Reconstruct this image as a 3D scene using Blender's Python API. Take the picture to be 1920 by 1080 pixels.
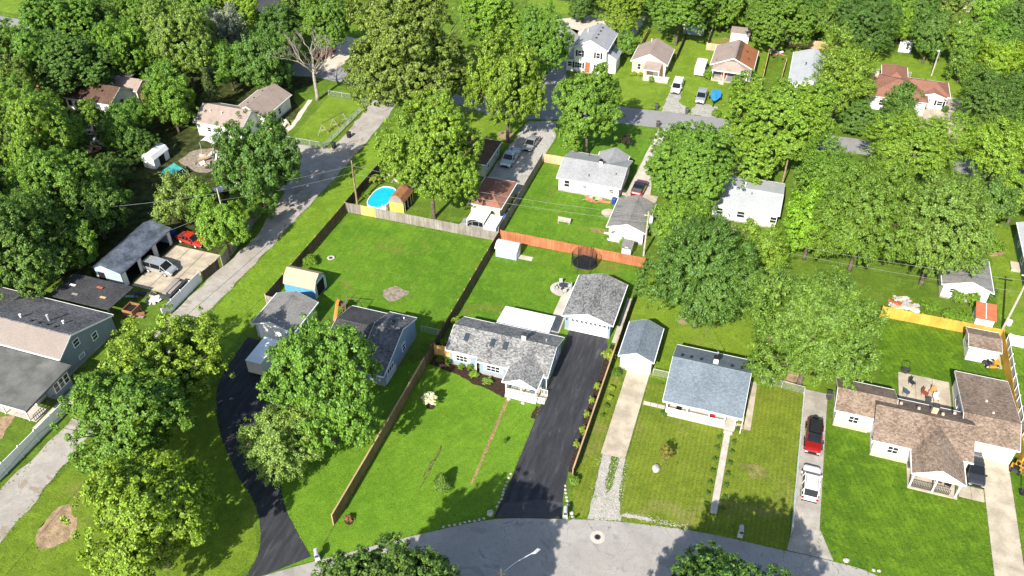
import bpy, bmesh, math, random
import numpy as np
from mathutils import Vector, Matrix

for o in list(bpy.data.objects): bpy.data.objects.remove(o)
SC = bpy.context.scene
COL = SC.collection
rad = math.radians
PI = math.pi

# ------------------------------------------------------------------ camera, sky, sun
CAM_H, PITCH, YAW, FPX = 75.0, rad(39.188), rad(-18.275), 1603.56
cd = bpy.data.cameras.new('camera'); cam = bpy.data.objects.new('camera', cd); COL.objects.link(cam)
cd.sensor_fit = 'HORIZONTAL'; cd.sensor_width = 36.0; cd.lens = 36.0*FPX/1920.0
cd.clip_start = 1.0; cd.clip_end = 2000.0
cam.location = (0, 0, CAM_H); cam.rotation_euler = (PI/2-PITCH, 0, -YAW)
SC.camera = cam

SUN_EL, SUN_AZ = rad(37.5), rad(187.0)
w = bpy.data.worlds.new('World'); SC.world = w; w.use_nodes = True
wn = w.node_tree.nodes; wl = w.node_tree.links
sky = wn.new('ShaderNodeTexSky'); sky.sky_type = 'NISHITA'; sky.sun_disc = False
sky.sun_elevation = SUN_EL; sky.sun_rotation = SUN_AZ
wn['Background'].inputs['Strength'].default_value = 0.115
wl.new(sky.outputs[0], wn['Background'].inputs['Color'])
sd = bpy.data.lights.new('sun', 'SUN'); so = bpy.data.objects.new('sun', sd); COL.objects.link(so)
sd.energy = 5.0; sd.angle = rad(0.5); sd.color = (1.0, 0.95, 0.86)
ldir = Vector((-math.sin(SUN_AZ)*math.cos(SUN_EL), -math.cos(SUN_AZ)*math.cos(SUN_EL), -math.sin(SUN_EL)))
so.rotation_euler = ldir.to_track_quat('-Z', 'Y').to_euler(); so.location = (0, -60, 120)
SC.view_settings.view_transform = 'Standard'; SC.view_settings.look = 'None'
SC.view_settings.exposure = 0.85; SC.view_settings.gamma = 1.0; SC.view_settings.use_curve_mapping = False
SC.render.engine = 'CYCLES'
SC.cycles.max_bounces = 5; SC.cycles.diffuse_bounces = 3; SC.cycles.transmission_bounces = 3; SC.cycles.transparent_max_bounces = 6

# ------------------------------------------------------------------ materials
class NT:
    def __init__(s, name):
        s.m = bpy.data.materials.new(name); s.m.use_nodes = True
        s.t = s.m.node_tree; s.b = s.t.nodes['Principled BSDF']; s.out = s.t.nodes['Material Output']
    def n(s, typ, **kw):
        x = s.t.nodes.new(typ)
        for k, v in kw.items(): setattr(x, k, v)
        return x
    def l(s, a, b): s.t.links.new(a, b)
    def pos(s): return s.n('ShaderNodeNewGeometry').outputs['Position']
    def obj(s): return s.n('ShaderNodeTexCoord').outputs['Object']
    def noise(s, vec, scale, detail=3, rough=.55, dist=0):
        x = s.n('ShaderNodeTexNoise'); x.inputs['Scale'].default_value = scale
        x.inputs['Detail'].default_value = detail; x.inputs['Roughness'].default_value = rough
        x.inputs['Distortion'].default_value = dist
        if vec is not None: s.l(vec, x.inputs['Vector'])
        return x.outputs['Fac']
    def mapping(s, vec, scale=(1, 1, 1), rot=(0, 0, 0)):
        x = s.n('ShaderNodeMapping'); x.inputs['Scale'].default_value = scale; x.inputs['Rotation'].default_value = rot
        s.l(vec, x.inputs['Vector']); return x.outputs[0]
    def rng(s, v, a, b, c=0., d=1., smooth=True):
        x = s.n('ShaderNodeMapRange'); x.interpolation_type = 'SMOOTHSTEP' if smooth else 'LINEAR'
        x.inputs[1].default_value = a; x.inputs[2].default_value = b; x.inputs[3].default_value = c; x.inputs[4].default_value = d
        s.l(v, x.inputs[0]); return x.outputs[0]
    def math(s, op, a, b=None):
        x = s.n('ShaderNodeMath', operation=op)
        for i, v in enumerate((a, b)):
            if v is None: continue
            if isinstance(v, (int, float)): x.inputs[i].default_value = v
            else: s.l(v, x.inputs[i])
        return x.outputs[0]
    def mix(s, f, a, b, mode='MIX'):
        x = s.n('ShaderNodeMix', data_type='RGBA', blend_type=mode)
        for i, v in ((0, f), (6, a), (7, b)):
            if isinstance(v, (int, float)): x.inputs[i].default_value = v
            elif isinstance(v, tuple): x.inputs[i].default_value = (*v[:3], 1)
            else: s.l(v, x.inputs[i])
        return x.outputs[2]
    def bump(s, h, strength, dist):
        x = s.n('ShaderNodeBump'); x.inputs['Strength'].default_value = strength; x.inputs['Distance'].default_value = dist
        s.l(h, x.inputs['Height']); s.l(x.outputs[0], s.b.inputs['Normal'])
    def fin(s, col, rough=.8, spec=.3):
        if isinstance(col, tuple): s.b.inputs['Base Color'].default_value = (*col, 1)
        else: s.l(col, s.b.inputs['Base Color'])
        if isinstance(rough, (int, float)): s.b.inputs['Roughness'].default_value = rough
        else: s.l(rough, s.b.inputs['Roughness'])
        s.b.inputs['Specular IOR Level'].default_value = spec
        return s.m

def plain(name, col, rough=.7, var=.12, scale=2.0, bump=.0, spec=.3, fine=14., dirt=None):
    k = NT(name); p = k.pos()
    f = k.noise(p, scale, 4); g = k.noise(p, fine, 2)
    v = k.math('ADD', k.rng(f, .3, .7, 1-var, 1+var), k.rng(g, .3, .7, -var*.6, var*.6))
    c = k.mix(1.0, col, v, 'MULTIPLY')
    if dirt: c = k.mix(k.rng(k.noise(p, scale*.7, 5, .7), .55, .72, 0, .6), c, dirt)
    if bump: k.bump(g, bump, .03)
    return k.fin(c, rough, spec)

def grass(name, a, b, dry, dryness=.5, stripes=0., rot=0., mott=1.0, ssc=.33, sdist=5.0):
    """short mown lawn: patchy colour at several sizes, dry spots, faint mowing lanes, blade-scale relief"""
    k = NT(name); p = k.pos()
    big = k.noise(p, .11, 5, .62, .6); mid = k.noise(p, .55, 5, .68, .3); clump = k.noise(p, 1.9, 5, .72); fine = k.noise(p, 6.5, 4, .75); tiny = k.noise(p, 24, 2, .7)
    c = k.mix(k.rng(big, .36, .64), a, b)
    c = k.mix(k.rng(mid, .44, .66, 0, .7*mott), c, tuple(x*1.35 for x in b))
    c = k.mix(k.rng(clump, .30, .47, .75*mott, 0), c, (a[0]*.42, a[1]*.56, a[2]*.8))
    c = k.mix(k.rng(clump, .54, .74, 0, .6*mott), c, (b[0]*1.5, b[1]*1.3, b[2]*1.2))
    if dryness:
        d = k.math('ADD', k.noise(k.mapping(p, (1, 1, 1), (0, 0, 1.1)), .17, 4, .6, .8), k.math('MULTIPLY', clump, .4))
        c = k.mix(k.rng(d, .92-.28*dryness, 1.12-.28*dryness, 0, .75), c, dry)
    if stripes:
        wv = k.n('ShaderNodeTexWave', bands_direction='X'); wv.inputs['Scale'].default_value = ssc; wv.inputs['Distortion'].default_value = sdist
        wv.inputs['Detail'].default_value = 3; k.l(k.mapping(p, rot=(0, 0, rot)), wv.inputs['Vector'])
        c = k.mix(k.math('MULTIPLY', wv.outputs['Fac'], stripes), c, tuple(x*.55 for x in a))
    c = k.mix(1.0, c, k.rng(fine, .3, .72, .72, 1.3), 'MULTIPLY'); c = k.mix(1.0, c, k.rng(tiny, .25, .75, .75, 1.25), 'MULTIPLY')
    k.bump(k.math('ADD', k.math('ADD', fine, k.math('MULTIPLY', tiny, .8)), clump), 1.0, .09)
    return k.fin(c, .85, .12)

def shingle(name, dark, light, axis='x', contrast=1.0, stain=None):
    """asphalt shingles: random tabs laid in courses, weathering over them"""
    k = NT(name); p = k.obj()
    sc = (4.6, 7.4, .01) if axis == 'x' else (7.4, 4.6, .01)
    v = k.n('ShaderNodeTexVoronoi'); v.inputs['Scale'].default_value = 1.0; k.l(k.mapping(p, sc), v.inputs['Vector'])
    sep = k.n('ShaderNodeSeparateColor'); k.l(v.outputs['Color'], sep.inputs[0])
    n = k.noise(p, .35, 4, .6); f = k.noise(p, 20, 2)
    t = k.math('ADD', k.math('MULTIPLY', k.rng(sep.outputs[0], 0, 1, .5-.5*contrast, .5+.5*contrast, False), .75), k.rng(n, .3, .7, -.05, .3))
    c = k.mix(t, dark, light)
    c = k.mix(1.0, c, k.rng(f, .3, .7, .82, 1.18), 'MULTIPLY')
    if stain: c = k.mix(k.rng(k.noise(k.mapping(p, (1, .25, 1) if axis == 'x' else (.25, 1, 1)), .8, 4, .6), .52, .72, 0, .7), c, stain)
    k.bump(k.math('ADD', sep.outputs[1], f), .5, .03)
    return k.fin(c, .9, .2)

def asphalt(name, a, b, crack=.6, patch=None, scale=1.0):
    k = NT(name); p = k.pos()
    n = k.noise(p, .22*scale, 5, .62, .4); m = k.noise(p, 1.6, 4, .6); f = k.noise(p, 16, 3, .7)
    c = k.mix(k.rng(n, .3, .7), a, b); c = k.mix(k.rng(m, .45, .75, 0, .35), c, tuple(x*.72 for x in a))
    c = k.mix(1.0, c, k.rng(f, .25, .75, .82, 1.18), 'MULTIPLY')
    if patch: c = k.mix(k.rng(k.noise(p, .3, 4, .65, 1.2), .57, .63, 0, .8), c, patch)
    if crack:
        wob = k.n('ShaderNodeVectorMath', operation='ADD'); k.l(p, wob.inputs[0])
        nz = k.n('ShaderNodeTexNoise'); nz.inputs['Scale'].default_value = 1.1; k.l(p, nz.inputs['Vector'])
        k.l(nz.outputs['Color'], wob.inputs[1])
        v = k.n('ShaderNodeTexVoronoi', feature='DISTANCE_TO_EDGE'); v.inputs['Scale'].default_value = .27; k.l(wob.outputs[0], v.inputs['Vector'])
        e = k.math('MULTIPLY', k.rng(v.outputs['Distance'], .002, .010, 1, 0), k.rng(n, .42, .58, 0, crack))
        c = k.mix(e, c, tuple(x*.3 for x in a))
    k.bump(f, .35, .02)
    return k.fin(c, .85, .25)

def sealed():
    """black sealed drive: lengthwise squeegee streaks and worn wheel tracks"""
    k = NT('sealed_asphalt'); p = k.pos(); n = k.noise(k.mapping(p, (1.5, .22, 1)), 1.0, 5, .65, .3); g = k.noise(p, .5, 4, .6, .5); f = k.noise(p, 14, 3, .7)
    c = k.mix(k.rng(n, .3, .7), (.024, .025, .029), (.046, .047, .052)); c = k.mix(k.math('MULTIPLY', k.rng(n, .5, .72), k.rng(g, .45, .7, 0, .8)), c, (.105, .105, .108))
    c = k.mix(1.0, c, k.rng(f, .25, .75, .8, 1.2), 'MULTIPLY'); k.bump(f, .3, .015); return k.fin(c, .8, .25)

def gravelmat(name, a, b, grass_c=None, amount=.5):
    k = NT(name); p = k.pos()
    v = k.n('ShaderNodeTexVoronoi'); v.inputs['Scale'].default_value = 9; k.l(p, v.inputs['Vector'])
    sep = k.n('ShaderNodeSeparateColor'); k.l(v.outputs['Color'], sep.inputs[0])
    c = k.mix(sep.outputs[0], a, b)
    n = k.noise(p, .5, 5, .65, .6)
    c = k.mix(k.rng(n, .45, .7, 0, .45), c, tuple(x*.6 for x in a))
    if grass_c: c = k.mix(k.rng(k.noise(p, 1.3, 5, .7), .7-.2*amount, .78-.2*amount), c, grass_c)
    k.bump(sep.outputs[1], .6, .05)
    return k.fin(c, .9, .2)

def paint(name, col, metal=.35, rough=.32):
    k = NT(name); k.b.inputs['Metallic'].default_value = metal; k.b.inputs['Coat Weight'].default_value = .6
    k.b.inputs['Coat Roughness'].default_value = .06
    p = k.obj(); c = k.mix(1.0, col, k.rng(k.noise(p, 2.2, 4), .3, .7, .9, 1.08), 'MULTIPLY')
    return k.fin(c, rough, .5)

def glassmat(name, col=(.012, .016, .02), rough=.06):
    k = NT(name); p = k.pos(); c = k.mix(k.noise(p, 1.2, 2), col, tuple(x*2.6 for x in col)); return k.fin(c, rough, .4)

def leafmat():
    k = NT('leaves'); oi = k.n('ShaderNodeObjectInfo'); g = k.n('ShaderNodeNewGeometry')
    r = g.outputs['Random Per Island']; p = g.outputs['Position']
    c = k.mix(1.0, oi.outputs['Color'], k.rng(r, 0, 1, .5, 1.65, False), 'MULTIPLY')
    n = k.noise(p, .45, 3, .6)
    c = k.mix(k.rng(n, .35, .7, 0, .5), c, k.mix(1.0, c, (1.22, 1.08, .7), 'MULTIPLY'))
    k.fin(c, .5, .32)
    tr = k.n('ShaderNodeBsdfTranslucent'); k.l(k.mix(1.0, c, (1.5, 1.35, .45), 'MULTIPLY'), tr.inputs['Color'])
    mx = k.n('ShaderNodeMixShader'); mx.inputs[0].default_value = .22
    k.l(k.b.outputs[0], mx.inputs[1]); k.l(tr.outputs[0], mx.inputs[2]); k.l(mx.outputs[0], k.out.inputs['Surface'])
    return k.m

def objcol(name, rough=.6, var=.12):
    """painted thing coloured by its own object colour"""
    k = NT(name); oi = k.n('ShaderNodeObjectInfo'); p = k.pos()
    c = k.mix(1.0, oi.outputs['Color'], k.rng(k.noise(p, 4, 3), .3, .7, 1-var, 1+var), 'MULTIPLY'); return k.fin(c, rough, .3)

def boards(name, a, b, rough=.85, scale=6.5):
    """weathered boards: each board its own tone, streaks along it"""
    k = NT(name); p = k.pos(); g = k.n('ShaderNodeNewGeometry')
    st = k.noise(k.mapping(p, (9, 9, .9)), 1.0, 4, .6); n = k.noise(p, .4, 3)
    t = k.math('ADD', k.math('MULTIPLY', g.outputs['Random Per Island'], .6), k.rng(st, .3, .7, -.1, .35))
    c = k.mix(t, a, b); c = k.mix(1.0, c, k.rng(n, .3, .7, .82, 1.15), 'MULTIPLY'); k.bump(st, .3, .01)
    return k.fin(c, rough, .2)

M = {}
M['ground'] = grass('ground_grass', (.090, .155, .016), (.120, .195, .020), (.17, .18, .04), .35)
M['lawn_main'] = grass('lawn_bright', (.116, .236, .016), (.146, .270, .020), (.20, .28, .035), .3, .12, rad(28), .65)
M['lawn_back'] = grass('lawn_backyard', (.088, .198, .014), (.126, .242, .018), (.20, .21, .04), .6, .10, 0, .8)
M['lawn_verge'] = grass('lawn_verge', (.125, .225, .016), (.170, .275, .022), (.23, .26, .05), .4, 0, 0, .8)
M['lawn_olive'] = grass('lawn_olive', (.140, .195, .018), (.180, .228, .024), (.27, .25, .075), .65, .26, 0, .85, .62, 2.0)
M['lawn_deep'] = grass('lawn_deep', (.074, .155, .010), (.118, .208, .012), (.21, .25, .035), .35, .22, rad(-24), 1.15, .5, 2.0)
M['lawn_left'] = grass('lawn_left', (.120, .195, .016), (.160, .235, .020), (.24, .24, .06), .6, .06, rad(40), .9)
M['lawn_far'] = grass('lawn_far', (.135, .220, .018), (.175, .262, .024), (.24, .24, .06), .5, 0, 0, .8)
M['dry'] = grass('dry_grass', (.16, .17, .04), (.22, .21, .06), (.30, .24, .10), .9)
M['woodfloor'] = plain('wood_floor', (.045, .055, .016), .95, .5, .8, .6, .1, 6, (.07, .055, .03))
M['road'] = asphalt('road_asphalt', (.285, .266, .240), (.355, .334, .305), .5, (.235, .222, .205))
M['alley'] = asphalt('alley_asphalt', (.30, .270, .232), (.40, .368, .325), .45, (.25, .195, .145), 1.6)
M['upper_road'] = asphalt('upper_road_asphalt', (.24, .232, .225), (.28, .272, .265), .2)
M['black'] = sealed()
M['black_old'] = asphalt('sealed_asphalt_worn', (.045, .046, .050), (.068, .068, .072), 0)
M['concrete'] = plain('concrete', (.42, .36, .27), .9, .2, .6, .3, .2, 10, (.28, .235, .17))
M['concrete_grey'] = plain('concrete_grey', (.335, .305, .262), .9, .2, .6, .3, .2, 10, (.19, .17, .145))
M['concrete_light'] = plain('concrete_light', (.47, .43, .365), .9, .12, .6, .2, .2, 10)
M['joint'] = plain('joint_soil', (.085, .080, .045), .95, .4, 3)
M['gravel'] = gravelmat('gravel_pale', (.30, .28, .245), (.46, .44, .40), (.12, .19, .02), .6)
M['gravel_clean'] = gravelmat('gravel_lot', (.31, .295, .27), (.45, .435, .40), (.14, .17, .04), .25)
M['sand'] = gravelmat('sandy_lot', (.52, .45, .36), (.62, .55, .46))
M['dirt'] = plain('bare_dirt', (.30, .21, .13), .95, .3, 1.2, .6, .1, 7, (.20, .17, .07))
M['dirt_grey'] = plain('bare_soil_patch', (.25, .205, .155), .95, .3, 2.0, .6, .1, 9)
M['mulch'] = plain('bark_mulch', (.045, .028, .020), .95, .5, 5, .8, .1, 18)
M['streak'] = plain('thin_soil', (.11, .13, .03), .95, .5, 3, .5, .1, 9)
M['brickpath'] = plain('worn_path', (.25, .185, .075), .95, .3, 3, .5, .1, 9)
M['bark'] = plain('bark', (.12, .095, .072), .95, .35, 3, .8, .1, 9)
M['bark_pale'] = plain('bark_dead', (.30, .265, .22), .95, .25, 3, .6, .1, 9)
M['leaf'] = leafmat()
M['white'] = plain('white_paint', (.80, .80, .78), .6, .05, 1.2)
M['white_wall'] = plain('white_siding', (.78, .77, .73), .7, .06, .8)
M['white_roof'] = plain('white_metal_roof', (.80, .80, .79), .45, .05, .7)
M['cream'] = plain('cream_siding', (.66, .58, .38), .8, .08, .8)
M['palegreen'] = plain('pale_green_siding', (.50, .50, .38), .8, .1, .8)
M['blue_wall'] = plain('blue_grey_siding', (.24, .32, .40), .7, .07, .9)
M['blue_wall2'] = plain('light_blue_siding', (.36, .45, .54), .7, .08, .9)
M['grey_wall'] = plain('grey_siding', (.50, .51, .52), .7, .06, .9)
M['slate_wall'] = plain('slate_siding', (.19, .23, .27), .7, .08, .9)
M['tan_wall'] = plain('tan_siding', (.58, .42, .28), .75, .08, .9)
M['dkgrey_wall'] = plain('dark_grey_siding', (.16, .16, .17), .75, .1, .9)
M['teal_wall'] = plain('teal_siding', (.10, .22, .26), .75, .1, .9)
M['yellow_wall'] = plain('yellow_siding', (.78, .52, .10), .75, .07, .9)
M['brickbase'] = plain('brick_veneer', (.52, .42, .33), .85, .22, 3, .3, .2, 16)
M['green_shed'] = plain('green_shed_siding', (.35, .36, .32), .8, .1, 1)
for ax in 'xy':
    M['sh_grey'+ax] = shingle('shingle_grey_'+ax, (.080, .080, .080), (.315, .312, .30), ax, 1.2)
    M['sh_blue'+ax] = shingle('shingle_blue_'+ax, (.100, .124, .148), (.200, .238, .270), ax, .75)
    M['sh_brown'+ax] = shingle('shingle_brown_'+ax, (.105, .072, .052), (.31, .235, .178), ax, .95)
    M['sh_dark'+ax] = shingle('shingle_dark_'+ax, (.040, .042, .046), (.19, .19, .195), ax, .9)
    M['sh_plain'+ax] = shingle('shingle_plain_grey_'+ax, (.22, .225, .23), (.36, .365, .37), ax, .7)
    M['sh_tan'+ax] = shingle('shingle_taupe_'+ax, (.26, .20, .17), (.36, .29, .245), ax, .5, (.22, .175, .15))
    M['sh_red'+ax] = shingle('shingle_red_brown_'+ax, (.20, .092, .062), (.30, .150, .105), ax, .6)
    M['sh_rust'+ax] = shingle('shingle_rust_'+ax, (.22, .085, .035), (.36, .15, .07), ax, .6)
    M['sh_old'+ax] = shingle('shingle_weathered_'+ax, (.15, .145, .135), (.27, .26, .245), ax, .7, (.09, .085, .08))
    M['sh_dkbrown'+ax] = shingle('shingle_dark_brown_'+ax, (.07, .042, .03), (.15, .09, .065), ax, .7)
    M['sh_black'+ax] = shingle('shingle_black_'+ax, (.028, .028, .030), (.085, .085, .088), ax, .7)
    M['sh_silver'+ax] = shingle('roof_silver_'+ax, (.33, .345, .35), (.47, .485, .49), ax, .5)
M['metal_roof'] = plain('metal_roof_blue', (.085, .10, .125), .5, .35, .7, 0, .4, 3, (.24, .25, .27))
M['roll_roof'] = plain('roll_roof', (.125, .125, .115), .95, .25, .5, .3, .1, 12, (.20, .195, .17))
M['tan_roof'] = plain('tan_shed_roof', (.46, .335, .225), .7, .06, .9)
M['brown_roof'] = plain('brown_shed_roof', (.30, .135, .065), .8, .18, 1.5)
M['rust_roof'] = plain('rusty_red_roof', (.42, .11, .05), .7, .15, 1.5)
M['glass'] = glassmat('window_glass')
M['carglass'] = glassmat('car_glass', (.006, .007, .008), .12)
M['skyglass'] = glassmat('skylight_glass', (.02, .03, .04), .05)
M['dark'] = plain('painted_interior_shade', (.012, .011, .010), .9, .3, 2)  # near-black colour standing in for the shade inside open doorways and bays
M['black_plastic'] = plain('black_plastic', (.018, .018, .019), .5, .2, 4)
M['rubber'] = plain('tyre_rubber', (.015, .015, .015), .85, .2, 5)
M['chrome'] = plain('wheel_alloy', (.45, .45, .46), .35, .1, 5, 0, .5)
M['metal'] = plain('galvanised_metal', (.42, .43, .44), .5, .12, 3, 0, .5)
M['dkmetal'] = plain('dark_metal', (.05, .05, .055), .5, .2, 3)
M['red_light'] = plain('tail_light', (.35, .01, .01), .3, .1, 4)
M['head_light'] = plain('head_light', (.75, .76, .78), .2, .05, 4, 0, .6)
M['wood_grey'] = boards('fence_grey', (.20, .175, .15), (.36, .32, .28))
M['wood_brown'] = boards('fence_brown', (.105, .070, .045), (.20, .14, .095))
M['wood_dark'] = boards('fence_dark', (.055, .042, .034), (.12, .092, .072))
M['wood_red'] = boards('fence_red_stain', (.38, .125, .055), (.52, .21, .105))
M['wood_yellow'] = boards('fence_yellow_stain', (.52, .295, .045), (.64, .40, .08))
M['wood_orange'] = boards('fence_new_cedar', (.60, .34, .10), (.70, .45, .17))
M['wood_cedar'] = boards('fence_cedar', (.48, .30, .17), (.62, .43, .28))
M['wood_tan'] = boards('fence_tan', (.185, .118, .055), (.28, .185, .09))
M['wood_pine'] = boards('fence_pine', (.40, .27, .14), (.52, .37, .21))
M['pole'] = plain('pole_wood', (.30, .21, .13), .9, .25, 2, .4, .1, 9)
M['pole_grey'] = plain('pole_wood_grey', (.40, .36, .31), .9, .2, 2, .4, .1, 9)
M['wire'] = plain('cable', (.16, .16, .16), .5, .1, 2)
M['vinyl'] = plain('white_vinyl', (.74, .76, .77), .4, .04, 1.0)
M['water'] = plain('pool_water', (.01, .42, .62), .08, .08, 1.2, .15, .5, 3)
M['stone'] = plain('pale_stone', (.42, .39, .34), .9, .2, 4, .5, .2, 12)
M['redbrick'] = plain('red_brick', (.45, .17, .10), .9, .2, 5)
M['paintcol'] = objcol('painted_part')
M['flower_white'] = plain('white_blossom', (.80, .78, .66), .7, .15, 8)
M['tealtarp'] = plain('teal_tarp', (.05, .27, .25), .5, .25, 1.2)
M['bluecover'] = plain('blue_cover', (.03, .24, .55), .5, .2, 1.5)
M['mesh_net'] = plain('black_net', (.010, .010, .011), .9, .2, 3)
M['yellowpaint'] = paint('yellow_paint', (.55, .30, .03), .1)
M['orange'] = plain('orange_plastic', (.50, .15, .03), .5, .08, 3)
CARP = {}
for n, c in dict(white=(.80, .80, .79), red=(.36, .012, .012), charcoal=(.05, .053, .06), silver=(.42, .43, .43), skyblue=(.50, .62, .70),
                 black=(.012, .012, .013), ruby=(.22, .015, .015), brightred=(.42, .03, .015), greysilver=(.36, .37, .37)).items():
    CARP[n] = paint('car_paint_'+n, c, .0 if n in ('white', 'brightred') else .4)

# ------------------------------------------------------------------ mesh helpers
class MB:
    def __init__(s): s.v = []; s.f = []; s.mi = []
    def add(s, vs, fs, mi=0):
        b = len(s.v); s.v += [tuple(x) for x in vs]; s.f += [tuple(b+i for i in f) for f in fs]; s.mi += [mi]*len(fs); return s
    def box(s, x0, x1, y0, y1, z0, z1, mi=0):
        if x0 > x1: x0, x1 = x1, x0
        if y0 > y1: y0, y1 = y1, y0
        return s.add([(x0, y0, z0), (x1, y0, z0), (x1, y1, z0), (x0, y1, z0), (x0, y0, z1), (x1, y0, z1), (x1, y1, z1), (x0, y1, z1)],
                     [(3, 2, 1, 0), (4, 5, 6, 7), (0, 1, 5, 4), (1, 2, 6, 5), (2, 3, 7, 6), (3, 0, 4, 7)], mi)
    def prism(s, poly, a0, a1, axis, mi=0):
        """extrude a convex-ish polygon. axis 'x': poly in (y,z); 'y': poly in (x,z); 'z': poly in (x,y)"""
        n = len(poly)
        def P(p, a): return (a, p[0], p[1]) if axis == 'x' else ((p[0], a, p[1]) if axis == 'y' else (p[0], p[1], a))
        vs = [P(p, a0) for p in poly]+[P(p, a1) for p in poly]
        fs = [tuple(range(n))[::-1], tuple(range(n, 2*n))]+[(i, (i+1) % n, n+(i+1) % n, n+i) for i in range(n)]
        return s.add(vs, fs, mi)
    def tube(s, pts, rs, n=8, mi=0, cap=True):
        pts = [Vector(p) for p in pts]
        if not hasattr(rs, '__len__'): rs = [rs]*len(pts)
        b = len(s.v)
        for i, p in enumerate(pts):
            d = (pts[min(i+1, len(pts)-1)]-pts[max(i-1, 0)]).normalized()
            u = d.cross(Vector((0, 0, 1)) if abs(d.z) < .9 else Vector((1, 0, 0))).normalized(); v = d.cross(u)
            for k in range(n):
                a = 2*PI*k/n; q = p+(u*math.cos(a)+v*math.sin(a))*rs[i]; s.v.append(tuple(q))
        for i in range(len(pts)-1):
            for k in range(n):
                s.f.append((b+i*n+k, b+i*n+(k+1) % n, b+(i+1)*n+(k+1) % n, b+(i+1)*n+k)); s.mi.append(mi)
        if cap:
            s.f.append(tuple(b+k for k in range(n))[::-1]); s.mi.append(mi)
            e = b+(len(pts)-1)*n; s.f.append(tuple(e+k for k in range(n))); s.mi.append(mi)
        return s
    def disc(s, c, r, z0, z1, n=20, mi=0, ry=None):
        return s.prism([(c[0]+r*math.cos(2*PI*k/n), c[1]+(ry or r)*math.sin(2*PI*k/n)) for k in range(n)], z0, z1, 'z', mi)

def mkmesh(name, mb, mats, smooth=False, loc=(0, 0, 0)):
    me = bpy.data.meshes.new(name)
    me.from_pydata([(x-loc[0], y-loc[1], z-loc[2]) for x, y, z in mb.v], [], mb.f)
    for m in (mats if isinstance(mats, (list, tuple)) else [mats]): me.materials.append(M[m] if isinstance(m, str) else m)
    if any(mb.mi): me.polygons.foreach_set('material_index', mb.mi)
    bm = bmesh.new(); bm.from_mesh(me); bmesh.ops.recalc_face_normals(bm, faces=bm.faces)
    bm.to_mesh(me); bm.free()
    if smooth: me.polygons.foreach_set('use_smooth', [True]*len(me.polygons))
    me.update(); return me

def link(name, me, parent=None, loc=None):
    o = bpy.data.objects.new(name, me); COL.objects.link(o)
    if parent is not None: o.parent = parent
    if loc is not None: o.location = loc
    return o

def part(name, mb, mat, parent, local=False, smooth=False):
    """a mesh child; coordinates are world coordinates unless local"""
    off = (0, 0, 0)
    if not local:
        p = parent; off = Vector()
        while p is not None: off += Vector(p.location); p = p.parent
    return link(name, mkmesh(name, mb, mat, smooth, off), parent)

def tag(o, label, cat, group=None):
    o['label'] = label; o['category'] = cat
    if group: o['group'] = group
    return o
def thing(name, label, cat, loc=(0, 0, 0), rz=0, group=None):
    o = link(name, None); o.location = loc; o.rotation_euler = (0, 0, rz); o.empty_display_size = .5
    return tag(o, label, cat, group)
def solo(name, label, cat, mb, mat, loc=(0, 0, 0), group=None, smooth=False):
    o = link(name, mkmesh(name, mb, mat, smooth, loc)); o.location = loc
    return tag(o, label, cat, group)
def copytree(o, loc, rz=None, label=None, scale=None):
    c = o.copy(); COL.objects.link(c); c.location = loc
    if rz is not None: c.rotation_euler = (0, 0, rz)
    if scale is not None: c.scale = scale
    if label: c['label'] = label
    for ch in o.children:
        d = ch.copy(); COL.objects.link(d); d.parent = c
        for g in ch.children:
            e = g.copy(); COL.objects.link(e); e.parent = d
    return c
def wobble(pts, amp, step=1.2, seed=0, closed=True):
    r = random.Random(seed); out = []
    n = len(pts)
    for i in range(n if closed else n-1):
        a = Vector(pts[i]); b = Vector(pts[(i+1) % n]); L = (b-a).length; k = max(1, int(L/step)); t = (b-a)/max(L, 1e-6); nrm = Vector((-t.y, t.x))
        for j in range(k):
            out.append(tuple(a+(b-a)*j/k+nrm*r.uniform(-amp, amp)*(1 if j else .4)))
    return out
def sheet(name, pts, z, mat, kind='structure', parent=None, amp=0., step=1.2, seed=1):
    if amp: pts = wobble(pts, amp, step, seed)
    bm = bmesh.new(); vs = [bm.verts.new((p[0], p[1], z)) for p in pts]; f = bm.faces.new(vs)
    bmesh.ops.triangulate(bm, faces=[f]); bmesh.ops.recalc_face_normals(bm, faces=bm.faces)
    for f in bm.faces:
        if f.normal.z < 0: f.normal_flip()
    me = bpy.data.meshes.new(name); bm.to_mesh(me); bm.free(); me.materials.append(M[mat])
    o = link(name, me, parent)
    if parent is None: o['kind'] = kind
    return o
def rect(x0, x1, y0, y1): return [(x0, y0), (x1, y0), (x1, y1), (x0, y1)]
def blob(cx, cy, rx, ry, seed=0, n=22, amp=.16):
    r = random.Random(seed); ph = [r.uniform(0, 6.28) for _ in range(4)]
    return [(cx+rx*math.cos(t)*(1+amp*math.sin(2*t+ph[0])+amp*.7*math.sin(5*t+ph[1])+r.uniform(-.05, .05)),
             cy+ry*math.sin(t)*(1+amp*math.sin(3*t+ph[2])+amp*.7*math.sin(4*t+ph[3])+r.uniform(-.05, .05))) for t in [2*PI*i/n for i in range(n)]]
def slabs(name, x0, x1, y0, y1, nx, ny, mat, z=.036, h=.05, gap=.035, seed=0):
    """a concrete drive: dark soil in the joints, every poured slab its own piece"""
    base = sheet(name, rect(x0, x1, y0, y1), z, 'joint')
    r = random.Random(seed); dx = (x1-x0)/nx; dy = (y1-y0)/ny
    for i in range(nx):
        for j in range(ny):
            h2 = h+r.uniform(-.012, .012)
            part('slab', MB().box(x0+i*dx+gap/2, x0+(i+1)*dx-gap/2, y0+j*dy+gap/2, y0+(j+1)*dy-gap/2, z+.004, z+h2), mat, base)
    return base

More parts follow.
